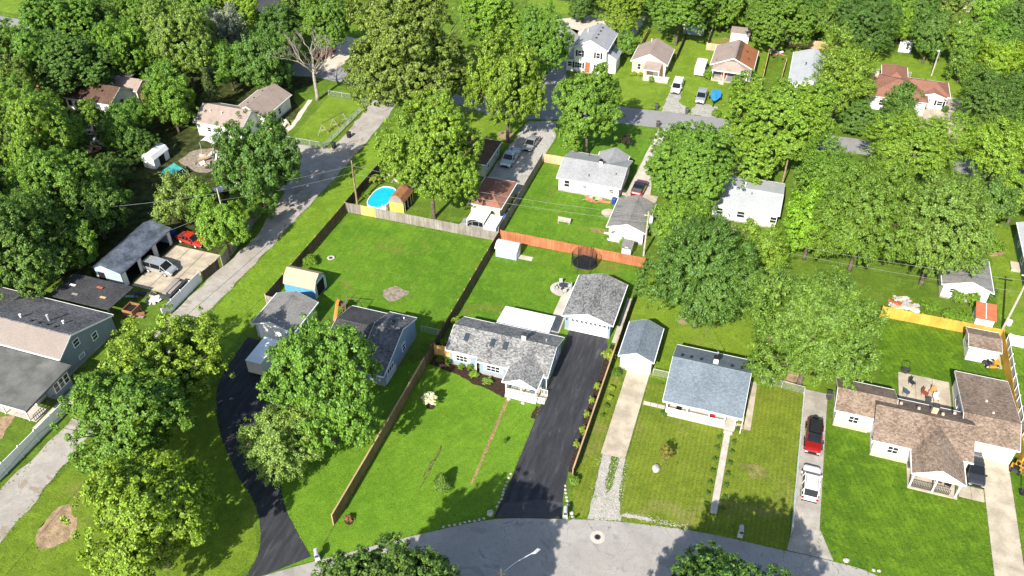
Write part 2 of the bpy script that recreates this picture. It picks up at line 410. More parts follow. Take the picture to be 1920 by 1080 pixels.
# ------------------------------------------------------------------ the setting: ground, roads, drives, lawns
sheet('ground', rect(-420, 320, -60, 620), 0, 'ground')
Z1, Z2, Z3, Z4 = .004, .022, .032, .040
def lawn(pts, mat, amp=.12, seed=1): return sheet('lawn', pts, .003+.0007*seed, mat, amp=amp, seed=seed)
lawn([(-34.0, 45), (-33.9, 40.3), (-28.6, 44.2), (-24.7, 46.9), (-18.75, 50.7), (-18.6, 67.3), (-23.1, 67.3), (-34, 70.4)], 'lawn_main', .06)
lawn([(-41.2, 46), (-37.9, 37.6), (-34.2, 40.2), (-34.2, 71), (-40, 66), (-46.5, 58), (-45.7, 48.6)], 'lawn_main', .1, 2)
lawn(rect(-59, -34.3, 74, 96.9), 'lawn_back', .05, 3)
lawn(rect(-33.9, -12.3, 77, 97.4), 'lawn_back', .05, 4)
lawn([(-65.6, 55), (-59.3, 55), (-59.3, 112), (-60, 136), (-65.5, 119), (-65.6, 80)], 'lawn_verge', .15, 5)
lawn([(-65.2, 55), (-57, 58), (-53, 52.4), (-47.5, 47.4), (-42.9, 44), (-39.6, 38.4), (-43, 30), (-66, 24)], 'lawn_left', .12, 6)
lawn([(-12, 57), (-10.6, 53.4), (-9.6, 53.8), (-10.3, 74), (-11.9, 76)], 'lawn_olive', .06, 7)
lawn([(-7.2, 62), (-6.2, 54.4), (2, 55.8), (10.6, 56.2), (10.9, 80), (5.5, 79), (-7.2, 75)], 'lawn_olive', .06, 8)
lawn([(-11.9, 97), (-11.9, 76.5), (-4.5, 76), (5.5, 79), (12, 80), (19.4, 97)], 'lawn_far', .1, 9)
lawn([(13.8, 60), (15, 56.5), (23, 56.2), (30, 58.5), (30.1, 76), (13.8, 76)], 'lawn_deep', .05, 10)
lawn(rect(19.5, 34.2, 79, 96.8), 'lawn_deep', .05, 11)
lawn([(33.3, 58), (60, 52), (60, 96), (34.3, 96), (33.3, 75)], 'lawn_deep', .06, 12)
lawn(rect(-34.2, -18.8, 98, 121), 'lawn_back', .1, 13)
lawn([(-34.2, 121.2), (-17.8, 121.2), (-18.3, 138.6), (-34, 138.3)], 'lawn_back', .2, 14)
lawn([(-31, 145), (-3, 146.4), (-2, 184), (-31, 180)], 'lawn_far', .3, 15)
lawn([(-79, 113.8), (-72, 113.8), (-71.6, 131.4), (-80.3, 131.5)], 'lawn_far', .05, 16)
lawn([(-60, 121), (-42.4, 121.5), (-41.2, 134.5), (-57, 136)], 'lawn_far', .2, 17)
lawn([(15, 168), (30, 169), (36, 166), (37, 184), (16, 186)], 'lawn_far', .3, 18)
lawn(rect(34.9, 60, 98, 124), 'lawn_far', .3, 19)
lawn([(-180, 146), (-166, 146), (-162, 170), (-190, 170)], 'lawn_far', .3, 20)
lawn([(-58, 184), (-44, 186), (-42, 200), (-60, 200)], 'lawn_far', .3, 21)
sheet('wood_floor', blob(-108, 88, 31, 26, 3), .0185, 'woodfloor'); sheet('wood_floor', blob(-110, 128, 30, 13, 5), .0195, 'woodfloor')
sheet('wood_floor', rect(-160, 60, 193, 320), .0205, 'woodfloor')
sheet('dry_patch', blob(-11.6, 178.5, 3, 4, 4), Z2, 'dry'); sheet('dry_patch', blob(-20.5, 104.5, 1.5, .8, 8), Z2, 'dry')
sheet('dirt_patch', blob(-43.8, 81.2, 1.75, 1.5, 2), Z2, 'dirt_grey'); sheet('dirt_patch', blob(-61.0, 35.4, 1.9, 2.5, 9, 34, .2), Z2, 'dirt')
sheet('dirt_patch', blob(7.2, 88, 1.5, 1.2, 3), Z2, 'dirt'); sheet('dirt_patch', blob(9.2, 81.6, 1.8, 1.3, 6), Z2, 'dirt'); sheet('dirt_patch', blob(-5.2, 88, .9, .9, 6), Z2, 'dirt')
sheet('dirt_patch', blob(-77.5, 44, 1.6, 2.6, 11), Z2, 'dirt'); sheet('dirt_patch', blob(34.6, 119, 2.3, 2.6, 12), Z2, 'dirt')
sheet('dirt_streak', blob(-27.6, 55.2, .2, 2.7, 14, 40, .45), Z2, 'streak')
sheet('dry_patch', blob(6.4, 65.6, 1.5, .9, 17, 26, .3), Z2, 'dry')
sheet('dirt_patch', blob(0, 108.5, 4, 3, 21), Z2, 'dirt'); sheet('dirt_patch', blob(-88.5, 104, 5, 3.6, 22), Z2, 'dirt_grey')
sheet('worn_path', [(-22.95, 67.2), (-22.5, 67.2), (-22.3, 54), (-22.6, 53.8)], Z2, 'brickpath', amp=.05, step=.4)
sheet('mulch_bed', [(-34, 69.8), (-32.1, 69.5), (-30.2, 69.2), (-28.7, 68.8), (-27.6, 68.2), (-26.2, 68.2), (-24.8, 67.8), (-23.3, 67.2), (-23.1, 70.9), (-34, 71.4)], Z2, 'mulch', amp=.08, step=.5)
sheet('mulch_bed', [(-13.3, 59), (-12.4, 59), (-12.4, 80.5), (-13.2, 80.5), (-13.4, 74)], Z2, 'mulch', amp=.05, step=.6)
sheet('mulch_bed', blob(-43.4, 127.9, 1.5, 1.5, 31, 22, .03), Z2, 'dirt'); sheet('mulch_bed', rect(-19.2, -18.4, 65.2, 67.2), Z2, 'mulch', amp=.1, step=.5)
# roads
def smooth(pts, n=6):
    out = []
    for i in range(len(pts)-1):
        p0, p1, p2, p3 = [Vector(pts[max(0, min(len(pts)-1, j))]) for j in (i-1, i, i+1, i+2)]
        for k in range(n):
            t = k/n; out.append(tuple(.5*((2*p1)+(p2-p0)*t+(2*p0-5*p1+4*p2-p3)*t*t+(3*p1-p0-3*p2+p3)*t**3)))
    out.append(tuple(pts[-1])); return out
edge = smooth([(-52, 24), (-44, 32), (-37.7, 37.4), (-34, 40.2), (-28.6, 44.1), (-24.7, 46.8), (-18.7, 50.5), (-11.8, 52.8), (-6.3, 54.3), (2, 55.7), (8.8, 56.1), (15, 56.4), (18.8, 56.2), (26, 54), (40, 47), (60, 36)])
sheet('road', edge+[(60, 6), (30, 20), (5, 18), (-15, 10), (-40, 4)], Z3, 'road')
sheet('alley', [(-65.3, 24), (-65.3, 32), (-66.4, 44.6), (-66.1, 69), (-65.6, 81), (-65.5, 102), (-65.8, 119), (-66.5, 131), (-66.5, 138), (-72, 138), (-71.1, 127), (-70.6, 118), (-71.6, 101), (-69.1, 87), (-70.2, 70), (-70, 47.3), (-70.3, 37.3), (-72, 24)], Z3, 'alley', amp=.22, step=1.4)
sheet('gravel_lot', [(-80.8, 113.4), (-70.4, 113.6), (-70.8, 108), (-71.2, 99), (-78, 101), (-82, 107)], Z3+.002, 'alley', amp=.3)
sheet('upper_road', [(-110, 133), (-88, 138), (-60, 136.5), (-44, 134), (-30, 138), (-17.9, 139), (-12.5, 139.4), (17, 140.6), (31, 139.5), (70, 137), (70, 143), (31, 145), (18, 145.9), (-9.4, 146), (-26.4, 144.8), (-44, 141), (-62, 144), (-80, 144), (-92, 143), (-110, 140)], Z3, 'upper_road', amp=.15, step=2.5)
sheet('side_road', [(-42.5, 139), (-37.6, 139), (-40, 156), (-41, 172), (-48, 182), (-51, 178), (-45, 168), (-44, 152)], Z3-.003, 'upper_road', amp=.25, step=2)
sheet('far_road', [(-185, 138.5), (-160, 138), (-130, 148), (-131, 153), (-162, 143.6), (-185, 144.2)], Z3, 'upper_road', amp=.1)
sheet('asphalt_lot', [(-119, 163), (-105, 166), (-103, 182), (-122, 182)], Z3, 'black_old', amp=.3)
sheet('gravel_lot', [(-92, 141.5), (-89, 144), (-91, 158), (-86.5, 158), (-84, 146), (-85, 141)], Z3+.003, 'sand', amp=.3)
sheet('sandy_lot', [(-52, 180), (-43, 177), (-40.5, 170), (-31, 168), (-30.5, 190), (-40, 188), (-46, 184)], Z2, 'sand', amp=.4)
# driveways
sheet('road_patch', [(-26.5, 41.5), (-22.0, 43.5), (-21.6, 42.9), (-26.0, 40.9)], Z3+.003, 'black_old', amp=.15, step=.5)
sheet('driveway', [(-18.75, 50.7), (-12.0, 52.8), (-12.7, 56), (-13.1, 60), (-13.3, 72), (-13.4, 79.5), (-14.0, 81.6), (-19.0, 81.6), (-18.7, 70), (-18.6, 56.4)], Z3+.001, 'black', amp=.03)
sheet('driveway_apron', [(-18.55, 50.85), (-12.2, 52.85), (-12.4, 54.8), (-15, 54.4), (-18.3, 52.8)], Z4+.002, 'black_old', amp=.03)
drv = smooth([(-38.9, 37.2), (-40.2, 41.2), (-45.7, 48.5), (-50.6, 55), (-51.5, 61), (-51.2, 67)])
drl = smooth([(-58.2, 67), (-57.6, 61), (-56.6, 57.5), (-53, 52.4), (-47.5, 47.4), (-42.9, 44), (-40, 39.8), (-39.6, 36)])
sheet('driveway', smooth([(-34.6, 40.6), (-37.7, 43), (-41, 46.1), (-46, 53.5), (-50.0, 60), (-51.2, 67)])+drl+[(-37.7, 37.5)], Z3+.001, 'black')
slabs('driveway', -10.2, -7.4, 62.6, 76.6, 1, 4, 'concrete', seed=1)
sheet('driveway', [(-9.95, 62.6), (-8.95, 62.6), (-8.75, 58.6), (-8.3, 57.4), (-7.9, 58.6), (-8.0, 62.6), (-7.35, 62.6), (-7.05, 58), (-6.1, 54.5), (-9.4, 53.6), (-9.6, 57)], Z2+.001, 'gravel', amp=.09, step=.45)
sheet('gravel_strip', [(-6.3, 55.0), (-5.7, 55.6), (-3.2, 55.75), (-3, 55.45)], Z2+.002, 'gravel', amp=.1, step=.4)
slabs('driveway', 11.0, 13.6, 60.0, 80.0, 1, 6, 'concrete_grey', seed=2)
sheet('driveway_apron', [(11, 60), (13.6, 60), (15.1, 56.5), (10.6, 56.3)], Z3+.003, 'concrete_grey')
slabs('driveway', 30.15, 33.05, 54.0, 75.6, 1, 6, 'concrete', seed=3)
slabs('walkway', 27.5, 30.1, 68.8, 70.6, 2, 1, 'concrete', seed=4)
slabs('walkway', 2.55, 3.3, 58.4, 70.6, 1, 8, 'concrete_light', seed=5)
slabs('walkway', -7.2, -4.6, 71.4, 72.0, 3, 1, 'concrete_light', seed=6)
slabs('walkway', 4.6, 5.4, 71.2, 79.3, 1, 6, 'concrete', seed=7); slabs('walkway', 3.4, 4.55, 71.2, 71.9, 1, 1, 'concrete', seed=8)
slabs('patio', 21.7, 27.6, 79.3, 86.7, 3, 3, 'concrete', seed=9)
slabs('patio', -21.9, -20.1, 78.0, 88.2, 1, 4, 'concrete_light', seed=10); slabs('patio', -27.4, -22, 77.2, 80.6, 3, 2, 'concrete', seed=11)
sheet('patio_circle', [(-22.1+1.75*math.cos(t*PI/14), 89.3+1.6*math.sin(t*PI/14)) for t in range(28)], .066, 'concrete_light')
slabs('walkway', -13.2, -12.4, 80.8, 90.2, 1, 5, 'concrete_light', seed=12)
slabs('apron', -79.3, -71.4, 71.2, 81.2, 3, 4, 'concrete', seed=13, gap=.07)
slabs('driveway', -19.0, -13.9, 111.0, 116.5, 2, 2, 'concrete', seed=14); sheet('driveway', [(-19.1, 116.4), (-15.2, 116.4), (-16.3, 126), (-15.7, 139.2), (-18, 139.2), (-18.6, 124)], Z2, 'concrete_light', amp=.12)
sheet('patio', blob(-20.4, 109.6, 1.1, 1.2, 5, 18, .04), Z3, 'concrete')
sheet('gravel_drive', [(-41.8, 110), (-41.7, 121), (-41.1, 134), (-36.2, 135.5), (-34.7, 130), (-34.8, 110)], Z2+.001, 'gravel_clean', amp=.15)
sheet('gravel_drive', [(-18.8, 145.4), (-13.5, 145.8), (-14.5, 148.5), (-16.3, 150), (-16.6, 157), (-18.4, 160), (-18.7, 152)], Z2+.001, 'gravel', amp=.2, step=.8)
sheet('gravel_drive', [(-13.4, 145.8), (-8.6, 145.9), (-9, 150.5), (-13.3, 151)], Z2+.002, 'gravel', amp=.25, step=.8)
slabs('driveway', 26.0, 31.5, 152, 162, 2, 3, 'concrete', seed=15); sheet('driveway', [(31.5, 168.5), (34.3, 168), (35.2, 162), (33, 152), (33, 145), (27, 145), (26.2, 152), (31.4, 152.2)], Z3, 'concrete', amp=.1)
slabs('pad', 31.9, 34.0, 91.2, 95.4, 1, 2, 'concrete', seed=16); sheet('patio', rect(-30.1, -28.1, 94.0, 95.0), Z3, 'concrete_light')
slabs('patio', -90, -73.6, 46.5, 48.6, 5, 1, 'concrete_light', seed=17); slabs('walkway', -73.4, -71.6, 45.6, 52.8, 1, 3, 'concrete_light', seed=18)
sheet('path', [(-83.4, 129), (-82.6, 129.2), (-80.6, 119), (-81.0, 114), (-82, 114), (-81.8, 120)], Z2, 'sand', amp=.12)

# ------------------------------------------------------------------ buildings
def fpart(name, mb, mat, root, **k): return part(name, mb, mat, root, **k)
def ex(axis, poly, a0, a1): return MB().prism(poly, a0, a1, axis)
def gable(root, x0, x1, y0, y1, axis, r, rz, za, zb, wall, roof, oh=.35, t=.13, base=0., trim='white', cap=True, walls=True, ohe=None, rake=True):
    """gabled block. (x0..y1) = roof outline; ridge runs along axis at cross coordinate r, height rz; za/zb = eave heights at the low/high cross side"""
    ohe = oh if ohe is None else ohe
    a0, a1, c0, c1 = (x0, x1, y0, y1) if axis == 'x' else (y0, y1, x0, x1)
    sa = (rz-za)/(r-c0) if r > c0 else 0; sb = (rz-zb)/(c1-r) if c1 > r else 0
    if walls:
        w0, w1 = c0+oh, c1-oh; g = t+.01
        poly = [(w0, base), (w1, base), (w1, zb+sb*oh-g), (r, rz-g), (w0, za+sa*oh-g)]
        fpart('wall', ex(axis, poly, a0+ohe, a1-ohe), wall, root)
        f = MB()
        if base < .5:
            b = f.box
            if axis == 'x': b(x0+ohe-.03, x1-ohe+.03, y0+oh-.03, y1-oh+.03, 0, .28)
            else: b(x0+oh-.03, x1-oh+.03, y0+ohe-.03, y1-ohe+.03, 0, .28)
            fpart('foundation', f, 'concrete_grey', root)
    m = MB()
    m.prism([(c0, za), (r, rz), (r, rz-t), (c0, za-t)], a0, a1, axis); m.prism([(r, rz), (c1, zb), (c1, zb-t), (r, rz-t)], a0, a1, axis)
    ro = fpart('roof', m, roof, root)
    if trim:
        for c, z, s in ((c0, za, -1), (c1, zb, 1)):
            f = MB(); lo, hi = sorted((c+s*.003, c+s*.10))
            f.prism([(lo, z-.17), (hi, z-.17), (hi, z-.01), (lo, z-.01)], a0, a1, axis); fpart('gutter', f, trim, root)
        for a, s in ((a0, -1), (a1, 1)) if rake else ():
            f = MB(); lo, hi = sorted((a+s*.003, a+s*.04))
            f.prism([(c0, za-.02), (r, rz-.02), (r, rz-.24), (c0, za-.2)], lo, hi, axis); f.prism([(r, rz-.02), (c1, zb-.02), (c1, zb-.2), (r, rz-.24)], lo, hi, axis)
            fpart('rake_board', f, trim, root)
    if cap:
        f = MB(); f.prism([(r-.16, rz-.16*sa+.006), (r, rz+.03), (r+.16, rz-.16*sb+.006), (r, rz-.02)], a0+.02, a1-.02, axis); fpart('ridge_cap', f, roof, root)
    return ro
def hip(root, x0, x1, y0, y1, ze, zr, wall, roof, oh=.35, t=.13, trim='white', inset=None):
    lx, ly = x1-x0, y1-y0; k = inset or min(lx, ly)/2
    if lx >= ly: A, B = (x0+k, (y0+y1)/2, zr), (x1-k, (y0+y1)/2, zr)
    else: A, B = ((x0+x1)/2, y0+k, zr), ((x0+x1)/2, y1-k, zr)
    fpart('wall', MB().box(x0+oh, x1-oh, y0+oh, y1-oh, 0, ze-.05), wall, root)
    m = MB(); c = [(x0, y0, ze), (x1, y0, ze), (x1, y1, ze), (x0, y1, ze)]; d = [(x, y, z-t) for x, y, z in c]
    if lx >= ly: fs = [(0, 1, 5, 4), (1, 2, 5), (2, 3, 4, 5), (3, 0, 4)]
    else: fs = [(0, 1, 4), (1, 2, 5, 4), (2, 3, 5), (3, 0, 4, 5)]
    m.add(c+[A, B]+d, fs+[(0, 1, 7, 6), (1, 2, 8, 7), (2, 3, 9, 8), (3, 0, 6, 9), (6, 7, 8, 9)]); ro = fpart('roof', m, roof, root)
    for q in ((x0, x1, y0-.1, y0-.003), (x0, x1, y1+.003, y1+.1), (x0-.1, x0-.003, y0, y1), (x1+.003, x1+.1, y0, y1)):
        fpart('gutter', MB().box(*q, ze-.15, ze-.01), trim, root)
    P = c+[A, B]; hips = [(0, 4), (1, 5), (2, 5), (3, 4)] if lx >= ly else [(0, 4), (1, 4), (2, 5), (3, 5)]
    f = MB()
    for a, b in hips+[(4, 5)]:
        if (Vector(P[a])-Vector(P[b])).length > .1: f.tube([P[a], P[b]], .06, 5)
    fpart('ridge_cap', f, roof, root); return ro
def onface(face, at, c, z0, z1, w, d0, d1):
    """box on a wall plane: c = centre along the wall, d0..d1 = distance out of the wall"""
    a, b = c-w/2, c+w/2
    s = -1 if face in 'SW' else 1
    return (a, b, at+s*d0, at+s*d1, z0, z1) if face in 'SN' else (at+s*d0, at+s*d1, a, b, z0, z1)
def window(root, face, at, c, z, w=.95, h=1.2, frame='white', shut=None, mull=1, glass='glass'):
    f = MB(); e = .085
    for cc, ww, z0, z1 in ((c-w/2, e, z-h/2, z+h/2), (c+w/2, e, z-h/2, z+h/2), (c, w-e, z-h/2, z-h/2+e), (c, w-e, z+h/2-e, z+h/2), (c, w-e, z-.025, z+.025)):
        f.box(*onface(face, at, cc, z0, z1, ww, .002, .07))
    for k in range(1, mull): f.box(*onface(face, at, c-w/2+w*k/mull, z-h/2+e, z-.025, .05, .002, .06)); f.box(*onface(face, at, c-w/2+w*k/mull, z+.025, z+h/2-e, .05, .002, .06))
    fo = fpart('window', f, frame, root)
    fpart('pane', MB().box(*onface(face, at, c, z-h/2+e*.5, z+h/2-e*.5, w-e, .004, .03)), glass, fo)
    if shut:
        for s in (-1, 1): fpart('shutter', MB().box(*onface(face, at, c+s*(w/2+.25), z-h/2-.02, z+h/2+.02, .34, .002, .06)), shut, root)
    return fo
def door(root, face, at, c, mat='white', w=.95, h=2.05, z=.3, frame='white'):
    f = MB()
    for cc, ww, z0, z1 in ((c-w/2-.05, .1, z, z+h), (c+w/2+.05, .1, z, z+h), (c, w+.2, z+h, z+h+.1)): f.box(*onface(face, at, cc, z0, z1, ww, .002, .07))
    fpart('door_frame', f, frame, root)
    d = fpart('door', MB().box(*onface(face, at, c, z, z+h, w, .003, .045)), mat, root)
    p = MB()
    for zz in (.25, 1.15): p.box(*onface(face, at, c, z+zz, z+zz+.7, w*.62, .046, .062))
    fpart('door_panel', p, mat, d)
    sx = c+w*.38; fpart('handle', MB().box(*onface(face, at, sx, z+.95, z+1.1, .06, .047, .11)), 'chrome', d)
def garage_door(root, face, at, c, w, h=2.1, mat='white', rows=4, lites=0, z=.06):
    d = fpart('garage_door', MB().box(*onface(face, at, c, z, z+h, w, .002, .03)), 'white', root)
    rh = h/rows
    for i in range(rows):
        fpart('door_panel', MB().box(*onface(face, at, c, z+i*rh+.02, z+(i+1)*rh-.02, w-.06, .031, .055)), mat, d)
    for i in range(lites):
        cc = c-w/2+w*(i+.5)/lites
        fpart('pane', MB().box(*onface(face, at, cc, z+h-rh+.12, z+h-.12, w/lites*.6, .056, .066)), 'glass', d)
    f = MB()
    for cc, ww, z0, z1 in ((c-w/2-.07, .14, 0, z+h), (c+w/2+.07, .14, 0, z+h), (c, w+.28, z+h, z+h+.14)): f.box(*onface(face, at, cc, z0, z1, ww, .002, .06))
    fpart('door_frame', f, 'white', root)
def chimney(ro, x, y, z0, z1, s=.55, mat='white_wall', cap='dkmetal'):
    c = fpart('chimney', MB().box(x-s/2, x+s/2, y-s/2, y+s/2, z0, z1), mat, ro)
    if cap: fpart('chimney_cap', MB().box(x-s/2-.06, x+s/2+.06, y-s/2-.06, y+s/2+.06, z1+.002, z1+.08).tube([(x, y, z1+.08), (x, y, z1+.3)], .12, 8), cap, ro)
def vents(ro, pts, mat='black_plastic', s=.17):
    for x, y, z in pts: fpart('roof_vent', MB().prism([(y-s, z-.05), (y+s, z-.05), (y+s*.9, z+.14), (y-s*.9, z+.12)], x-s, x+s, 'x'), mat, ro)
def pipe(ro, x, y, z0, z1, mat='metal', r=.06): fpart('vent_pipe', MB().tube([(x, y, z0), (x, y, z1)], r, 8).disc((x, y), r*1.6, z1, z1+.05, 8), mat, ro)
def posts(root, pts, z0, z1, mat='white', s=.13):
    for x, y in pts: fpart('post', MB().box(x-s/2, x+s/2, y-s/2, y+s/2, z0, z1), mat, root)
def railing(root, a, b, z0, z1, mat='white', step=.16):
    """porch railing between two points: rails plus balusters"""
    a = Vector((*a, 0)); b = Vector((*b, 0)); L = (b-a).length; t = (b-a)/L; m = MB()
    for z in (z0+.1, z1):
        m.tube([a+Vector((0, 0, z)), b+Vector((0, 0, z))], .045, 4)
    n = int(L/step)
    for i in range(n+1):
        p = a+t*(L*i/max(n, 1)); m.box(p.x-.025, p.x+.025, p.y-.025, p.y+.025, z0+.1, z1)
    fpart('railing', m, mat, root)
def steps(root, x0, x1, y0, y1, n, h, axis, mat='concrete_light'):
    for i in range(n):
        z = h*(n-i)/(n+1)
        if axis == 'S': fpart('step', MB().box(x0, x1, y0+(y1-y0)*i/n, y0+(y1-y0)*(i+1)/n-.004, 0, z), mat, root)
        else: fpart('step', MB().box(x0+(x1-x0)*i/n, x0+(x1-x0)*(i+1)/n-.004, y0, y1, 0, z), mat, root)
def flat(name, root, pts, t, mat):
    """roof slab through four corner points (x,y,z)"""
    m = MB(); m.add(list(pts)+[(x, y, z-t) for x, y, z in pts], [(0, 1, 2, 3), (7, 6, 5, 4), (0, 4, 5, 1), (1, 5, 6, 2), (2, 6, 7, 3), (3, 7, 4, 0)]); return fpart(name, m, mat, root)
def gambrel(root, axis, x0, x1, y0, y1, ze, zk, zr, kin, wall, roof, oh=.12, endwall=None):
    a0, a1, c0, c1 = (x0, x1, y0, y1) if axis == 'x' else (y0, y1, x0, x1); r = (c0+c1)/2; t = .07
    fpart('wall', ex(axis, [(c0+oh, 0), (c1-oh, 0), (c1-oh, ze-.02), (c1-kin-.02, zk-t-.03), (r, zr-t-.02), (c0+kin+.02, zk-t-.03), (c0+oh, ze-.02)], a0+.1, a1-.1), wall, root)
    pts = [(c0, ze), (c0+kin, zk), (r, zr), (c1-kin, zk), (c1, ze)]
    for i in range(4):
        (ca, za), (cb, zb) = pts[i], pts[i+1]
        fpart('roof', ex(axis, [(ca, za), (cb, zb), (cb, zb-t), (ca, za-t)], a0, a1), roof, root)

# --- the blue-grey house with the porch in the middle
h = thing('house', 'blue-grey house with speckled grey roof, three skylights and white porch gable', 'house', (-25.3, 73.6, 0))
SL = .453
gable(h, -31.9, -27.703, 70.4, 76.9, 'x', 73.6, 4.05, 4.05-3.2*SL, 4.05-3.3*SL, 'blue_wall', 'sh_greyx')
ro = gable(h, -27.7, -18.6, 69.9, 77.3, 'x', 73.6, 4.05, 4.05-3.7*SL, 4.05-3.7*SL, 'blue_wall', 'sh_greyx', ohe=.3)
gable(h, -23.5, -19.2, 67.45, 72.6, 'y', -21.25, 3.55, 2.5, 2.5, 'white_wall', 'sh_greyy', walls=False)
fpart('pediment', MB().prism([(-23.3, 2.4), (-19.4, 2.4), (-19.4, 2.42), (-21.25, 3.38), (-23.3, 2.42)], 67.62, 67.75, 'y'), 'white', h)
fpart('porch_beam', MB().box(-23.35, -19.35, 67.56, 67.8, 2.2, 2.39), 'white', h)
fpart('porch_floor', MB().box(-23.2, -19.3, 67.55, 70.2, .02, .36), 'concrete_light', h)
posts(h, [(-23.1, 67.7), (-21.25, 67.7), (-19.4, 67.7), (-19.4, 69.9)], .36, 2.2)
railing(h, (-23.1, 67.7), (-19.4, 67.7), .36, 1.25); railing(h, (-23.1, 67.7), (-23.1, 70.1), .36, 1.25)
fpart('porch_skirt', MB().box(-23.18, -19.32, 67.47, 67.545, 0, .34), 'white', h)
steps(h, -19.25, -18.3, 67.7, 69.2, 2, .36, 'E')
for y in (67.75, 69.15): railing(h, (-19.25, y), (-18.35, y), .1, .95)
for x, wd in ((-29.9, 1.5), (-25.6, 1.7)):
    window(h, 'S', 70.74 if x < -28 else 70.24, x, 1.35, wd, 1.05, shut='white', mull=3)
door(h, 'S', 70.24, -21.3, 'rust_roof')
window(h, 'E', -18.9, 71.6, 1.4, 1.0, 1.1); window(h, 'E', -18.9, 75.2, 1.4, .9, 1.0); window(h, 'W', -31.55, 73.5, 1.4, 1.2, 1.1)
for y in (78,): window(h, 'N', 76.95, -30, 1.4); window(h, 'N', 76.95, -24, 1.4, 1.6)
for x in (-29.8, -26.4, -24.75):
    y0, y1 = 71.95, 72.85; z = lambda y: 4.05-(73.6-y)*SL
    f = MB(); f.add([(x-.3, y0, z(y0)+.09), (x+.3, y0, z(y0)+.09), (x+.3, y1, z(y1)+.09), (x-.3, y1, z(y1)+.09), (x-.33, y0-.03, z(y0)-.02), (x+.33, y0-.03, z(y0)-.02), (x+.33, y1+.03, z(y1)), (x-.33, y1+.03, z(y1))],
                  [(0, 1, 2, 3), (0, 4, 5, 1), (1, 5, 6, 2), (2, 6, 7, 3), (3, 7, 4, 0)]); s = fpart('skylight', f, 'dkmetal', ro)
    fpart('pane', MB().add([(x-.24, y0+.06, z(y0+.06)+.1), (x+.24, y0+.06, z(y0+.06)+.1), (x+.24, y1-.06, z(y1-.06)+.1), (x-.24, y1-.06, z(y1-.06)+.1)], [(0, 1, 2, 3)]), 'skyglass', ro)
chimney(ro, -22.8, 73.8, 3.7, 4.75, .5); pipe(ro, -20.2, 74.6, 3.5, 3.95)
fpart('antenna', MB().tube([(-26.6, 77.0, 2.5), (-26.6, 77.0, 4.4)], .02, 5).tube([(-27.2, 77.2, 4.3), (-26.0, 76.8, 4.3)], .015, 4).tube([(-27.0, 77.2, 4.1), (-26.2, 76.8, 4.1)], .015, 4), 'metal', ro)
aw = flat('patio_roof', h, [(-27.6, 77.45, 2.55), (-20.65, 77.45, 2.55), (-20.75, 80.8, 2.38), (-27.55, 80.8, 2.38)], .1, 'white_roof')
for i in range(1, 9):
    x = -27.6+6.9*i/9; fpart('seam', MB().prism([(77.5, 2.556), (80.7, 2.392), (80.7, 2.375), (77.5, 2.54)], x-.02, x+.02, 'x'), 'white_roof', aw)
posts(h, [(-27.3, 80.5), (-24.1, 80.5), (-21.0, 80.5)], .06, 2.28, s=.1)
for x in (-27.75, -18.78): fpart('downspout', MB().box(x-.04, x+.04, 70.02, 70.1, .1, 2.3), 'white', h)
# its garage
h = thing('garage', 'two-car garage with speckled grey roof and wide white door at driveway head', 'garage', (-16.6, 85.5, 0))
ro = gable(h, -20.0, -13.3, 81.1, 89.9, 'y', -16.62, 3.7, 2.6, 2.6, 'blue_wall', 'sh_greyy')
garage_door(h, 'S', 81.45, -16.5, 4.8, 2.1, 'white', 4, 8)
fpart('pediment', MB().prism([(-19.6, 2.45), (-13.7, 2.45), (-16.62, 3.45)], 81.3, 81.44, 'y'), 'white', h)
for x in (-19.4, -13.9): fpart('wall_lamp', MB().box(x-.07, x+.07, 81.28, 81.44, 1.75, 2.05), 'dkmetal', h)
door(h, 'W', -19.65, 83, 'white'); window(h, 'W', -19.65, 86, 1.5); window(h, 'E', -13.65, 85.5, 1.5)
# --- dark-roofed blue house behind the round tree
h = thing('house', 'blue house with dark shingle roof half hidden by the large round tree', 'house', (-41, 69, 0))
ro = gable(h, -41.2, -37.4, 64.2, 74.4, 'x', 70.4, 4.5, 2.05, 2.9, 'blue_wall', 'sh_darkx', ohe=.12)
gable(h, -46.5, -41.203, 65.6, 74.2, 'x', 70.2, 3.9, 2.6, 2.7, 'blue_wall', 'sh_blackx')
window(h, 'E', -37.52, 70.2, 1.55, .9, 1.15); window(h, 'E', -37.52, 66.2, 1.2, 1.7, 1.5, mull=3)
railing(h, (-37.45, 64.75), (-37.45, 67.6), .1, 1.0); window(h, 'N', 74.05, -39.4, 1.5)
vents(ro, [(-39.3, 71.8, 4.05)]); pipe(ro, -38.6, 73.2, 3.1, 3.6, 'white')
h = thing('garage', 'light blue garage with weathered roof beside the parked white trailer', 'garage', (-54.3, 70.4, 0))
gable(h, -57.3, -51.2, 67.2, 73.7, 'y', -54.3, 3.6, 2.5, 2.5, 'blue_wall2', 'sh_oldy'); garage_door(h, 'S', 67.55, -54.6, 3.6, 2.0)
fpart('pediment', MB().prism([(-56.9, 2.35), (-51.6, 2.35), (-54.3, 3.35)], 67.4, 67.54, 'y'), 'white', h); window(h, 'E', -51.55, 70.5, 1.5)
h = thing('shed', 'tan-roofed barn shed with blue walls and open front', 'shed', (-55.8, 78.1, 0))
gambrel(h, 'x', -58.2, -53.3, 76.5, 79.7, 1.75, 2.85, 3.45, .55, 'blue_wall2', 'tan_roof')
fpart('doorway', MB().box(-53.4, -53.385, 77.1, 79.1, .1, 2.15), 'dark', h)  # flat dark panel on the wall, painted as the shaded shed interior
for y, s in ((77.02, -1), (79.18, 1)): fpart('door_frame', MB().box(-53.4, -53.36, y-.08, y+.08, 0, 2.3), 'vinyl', h)
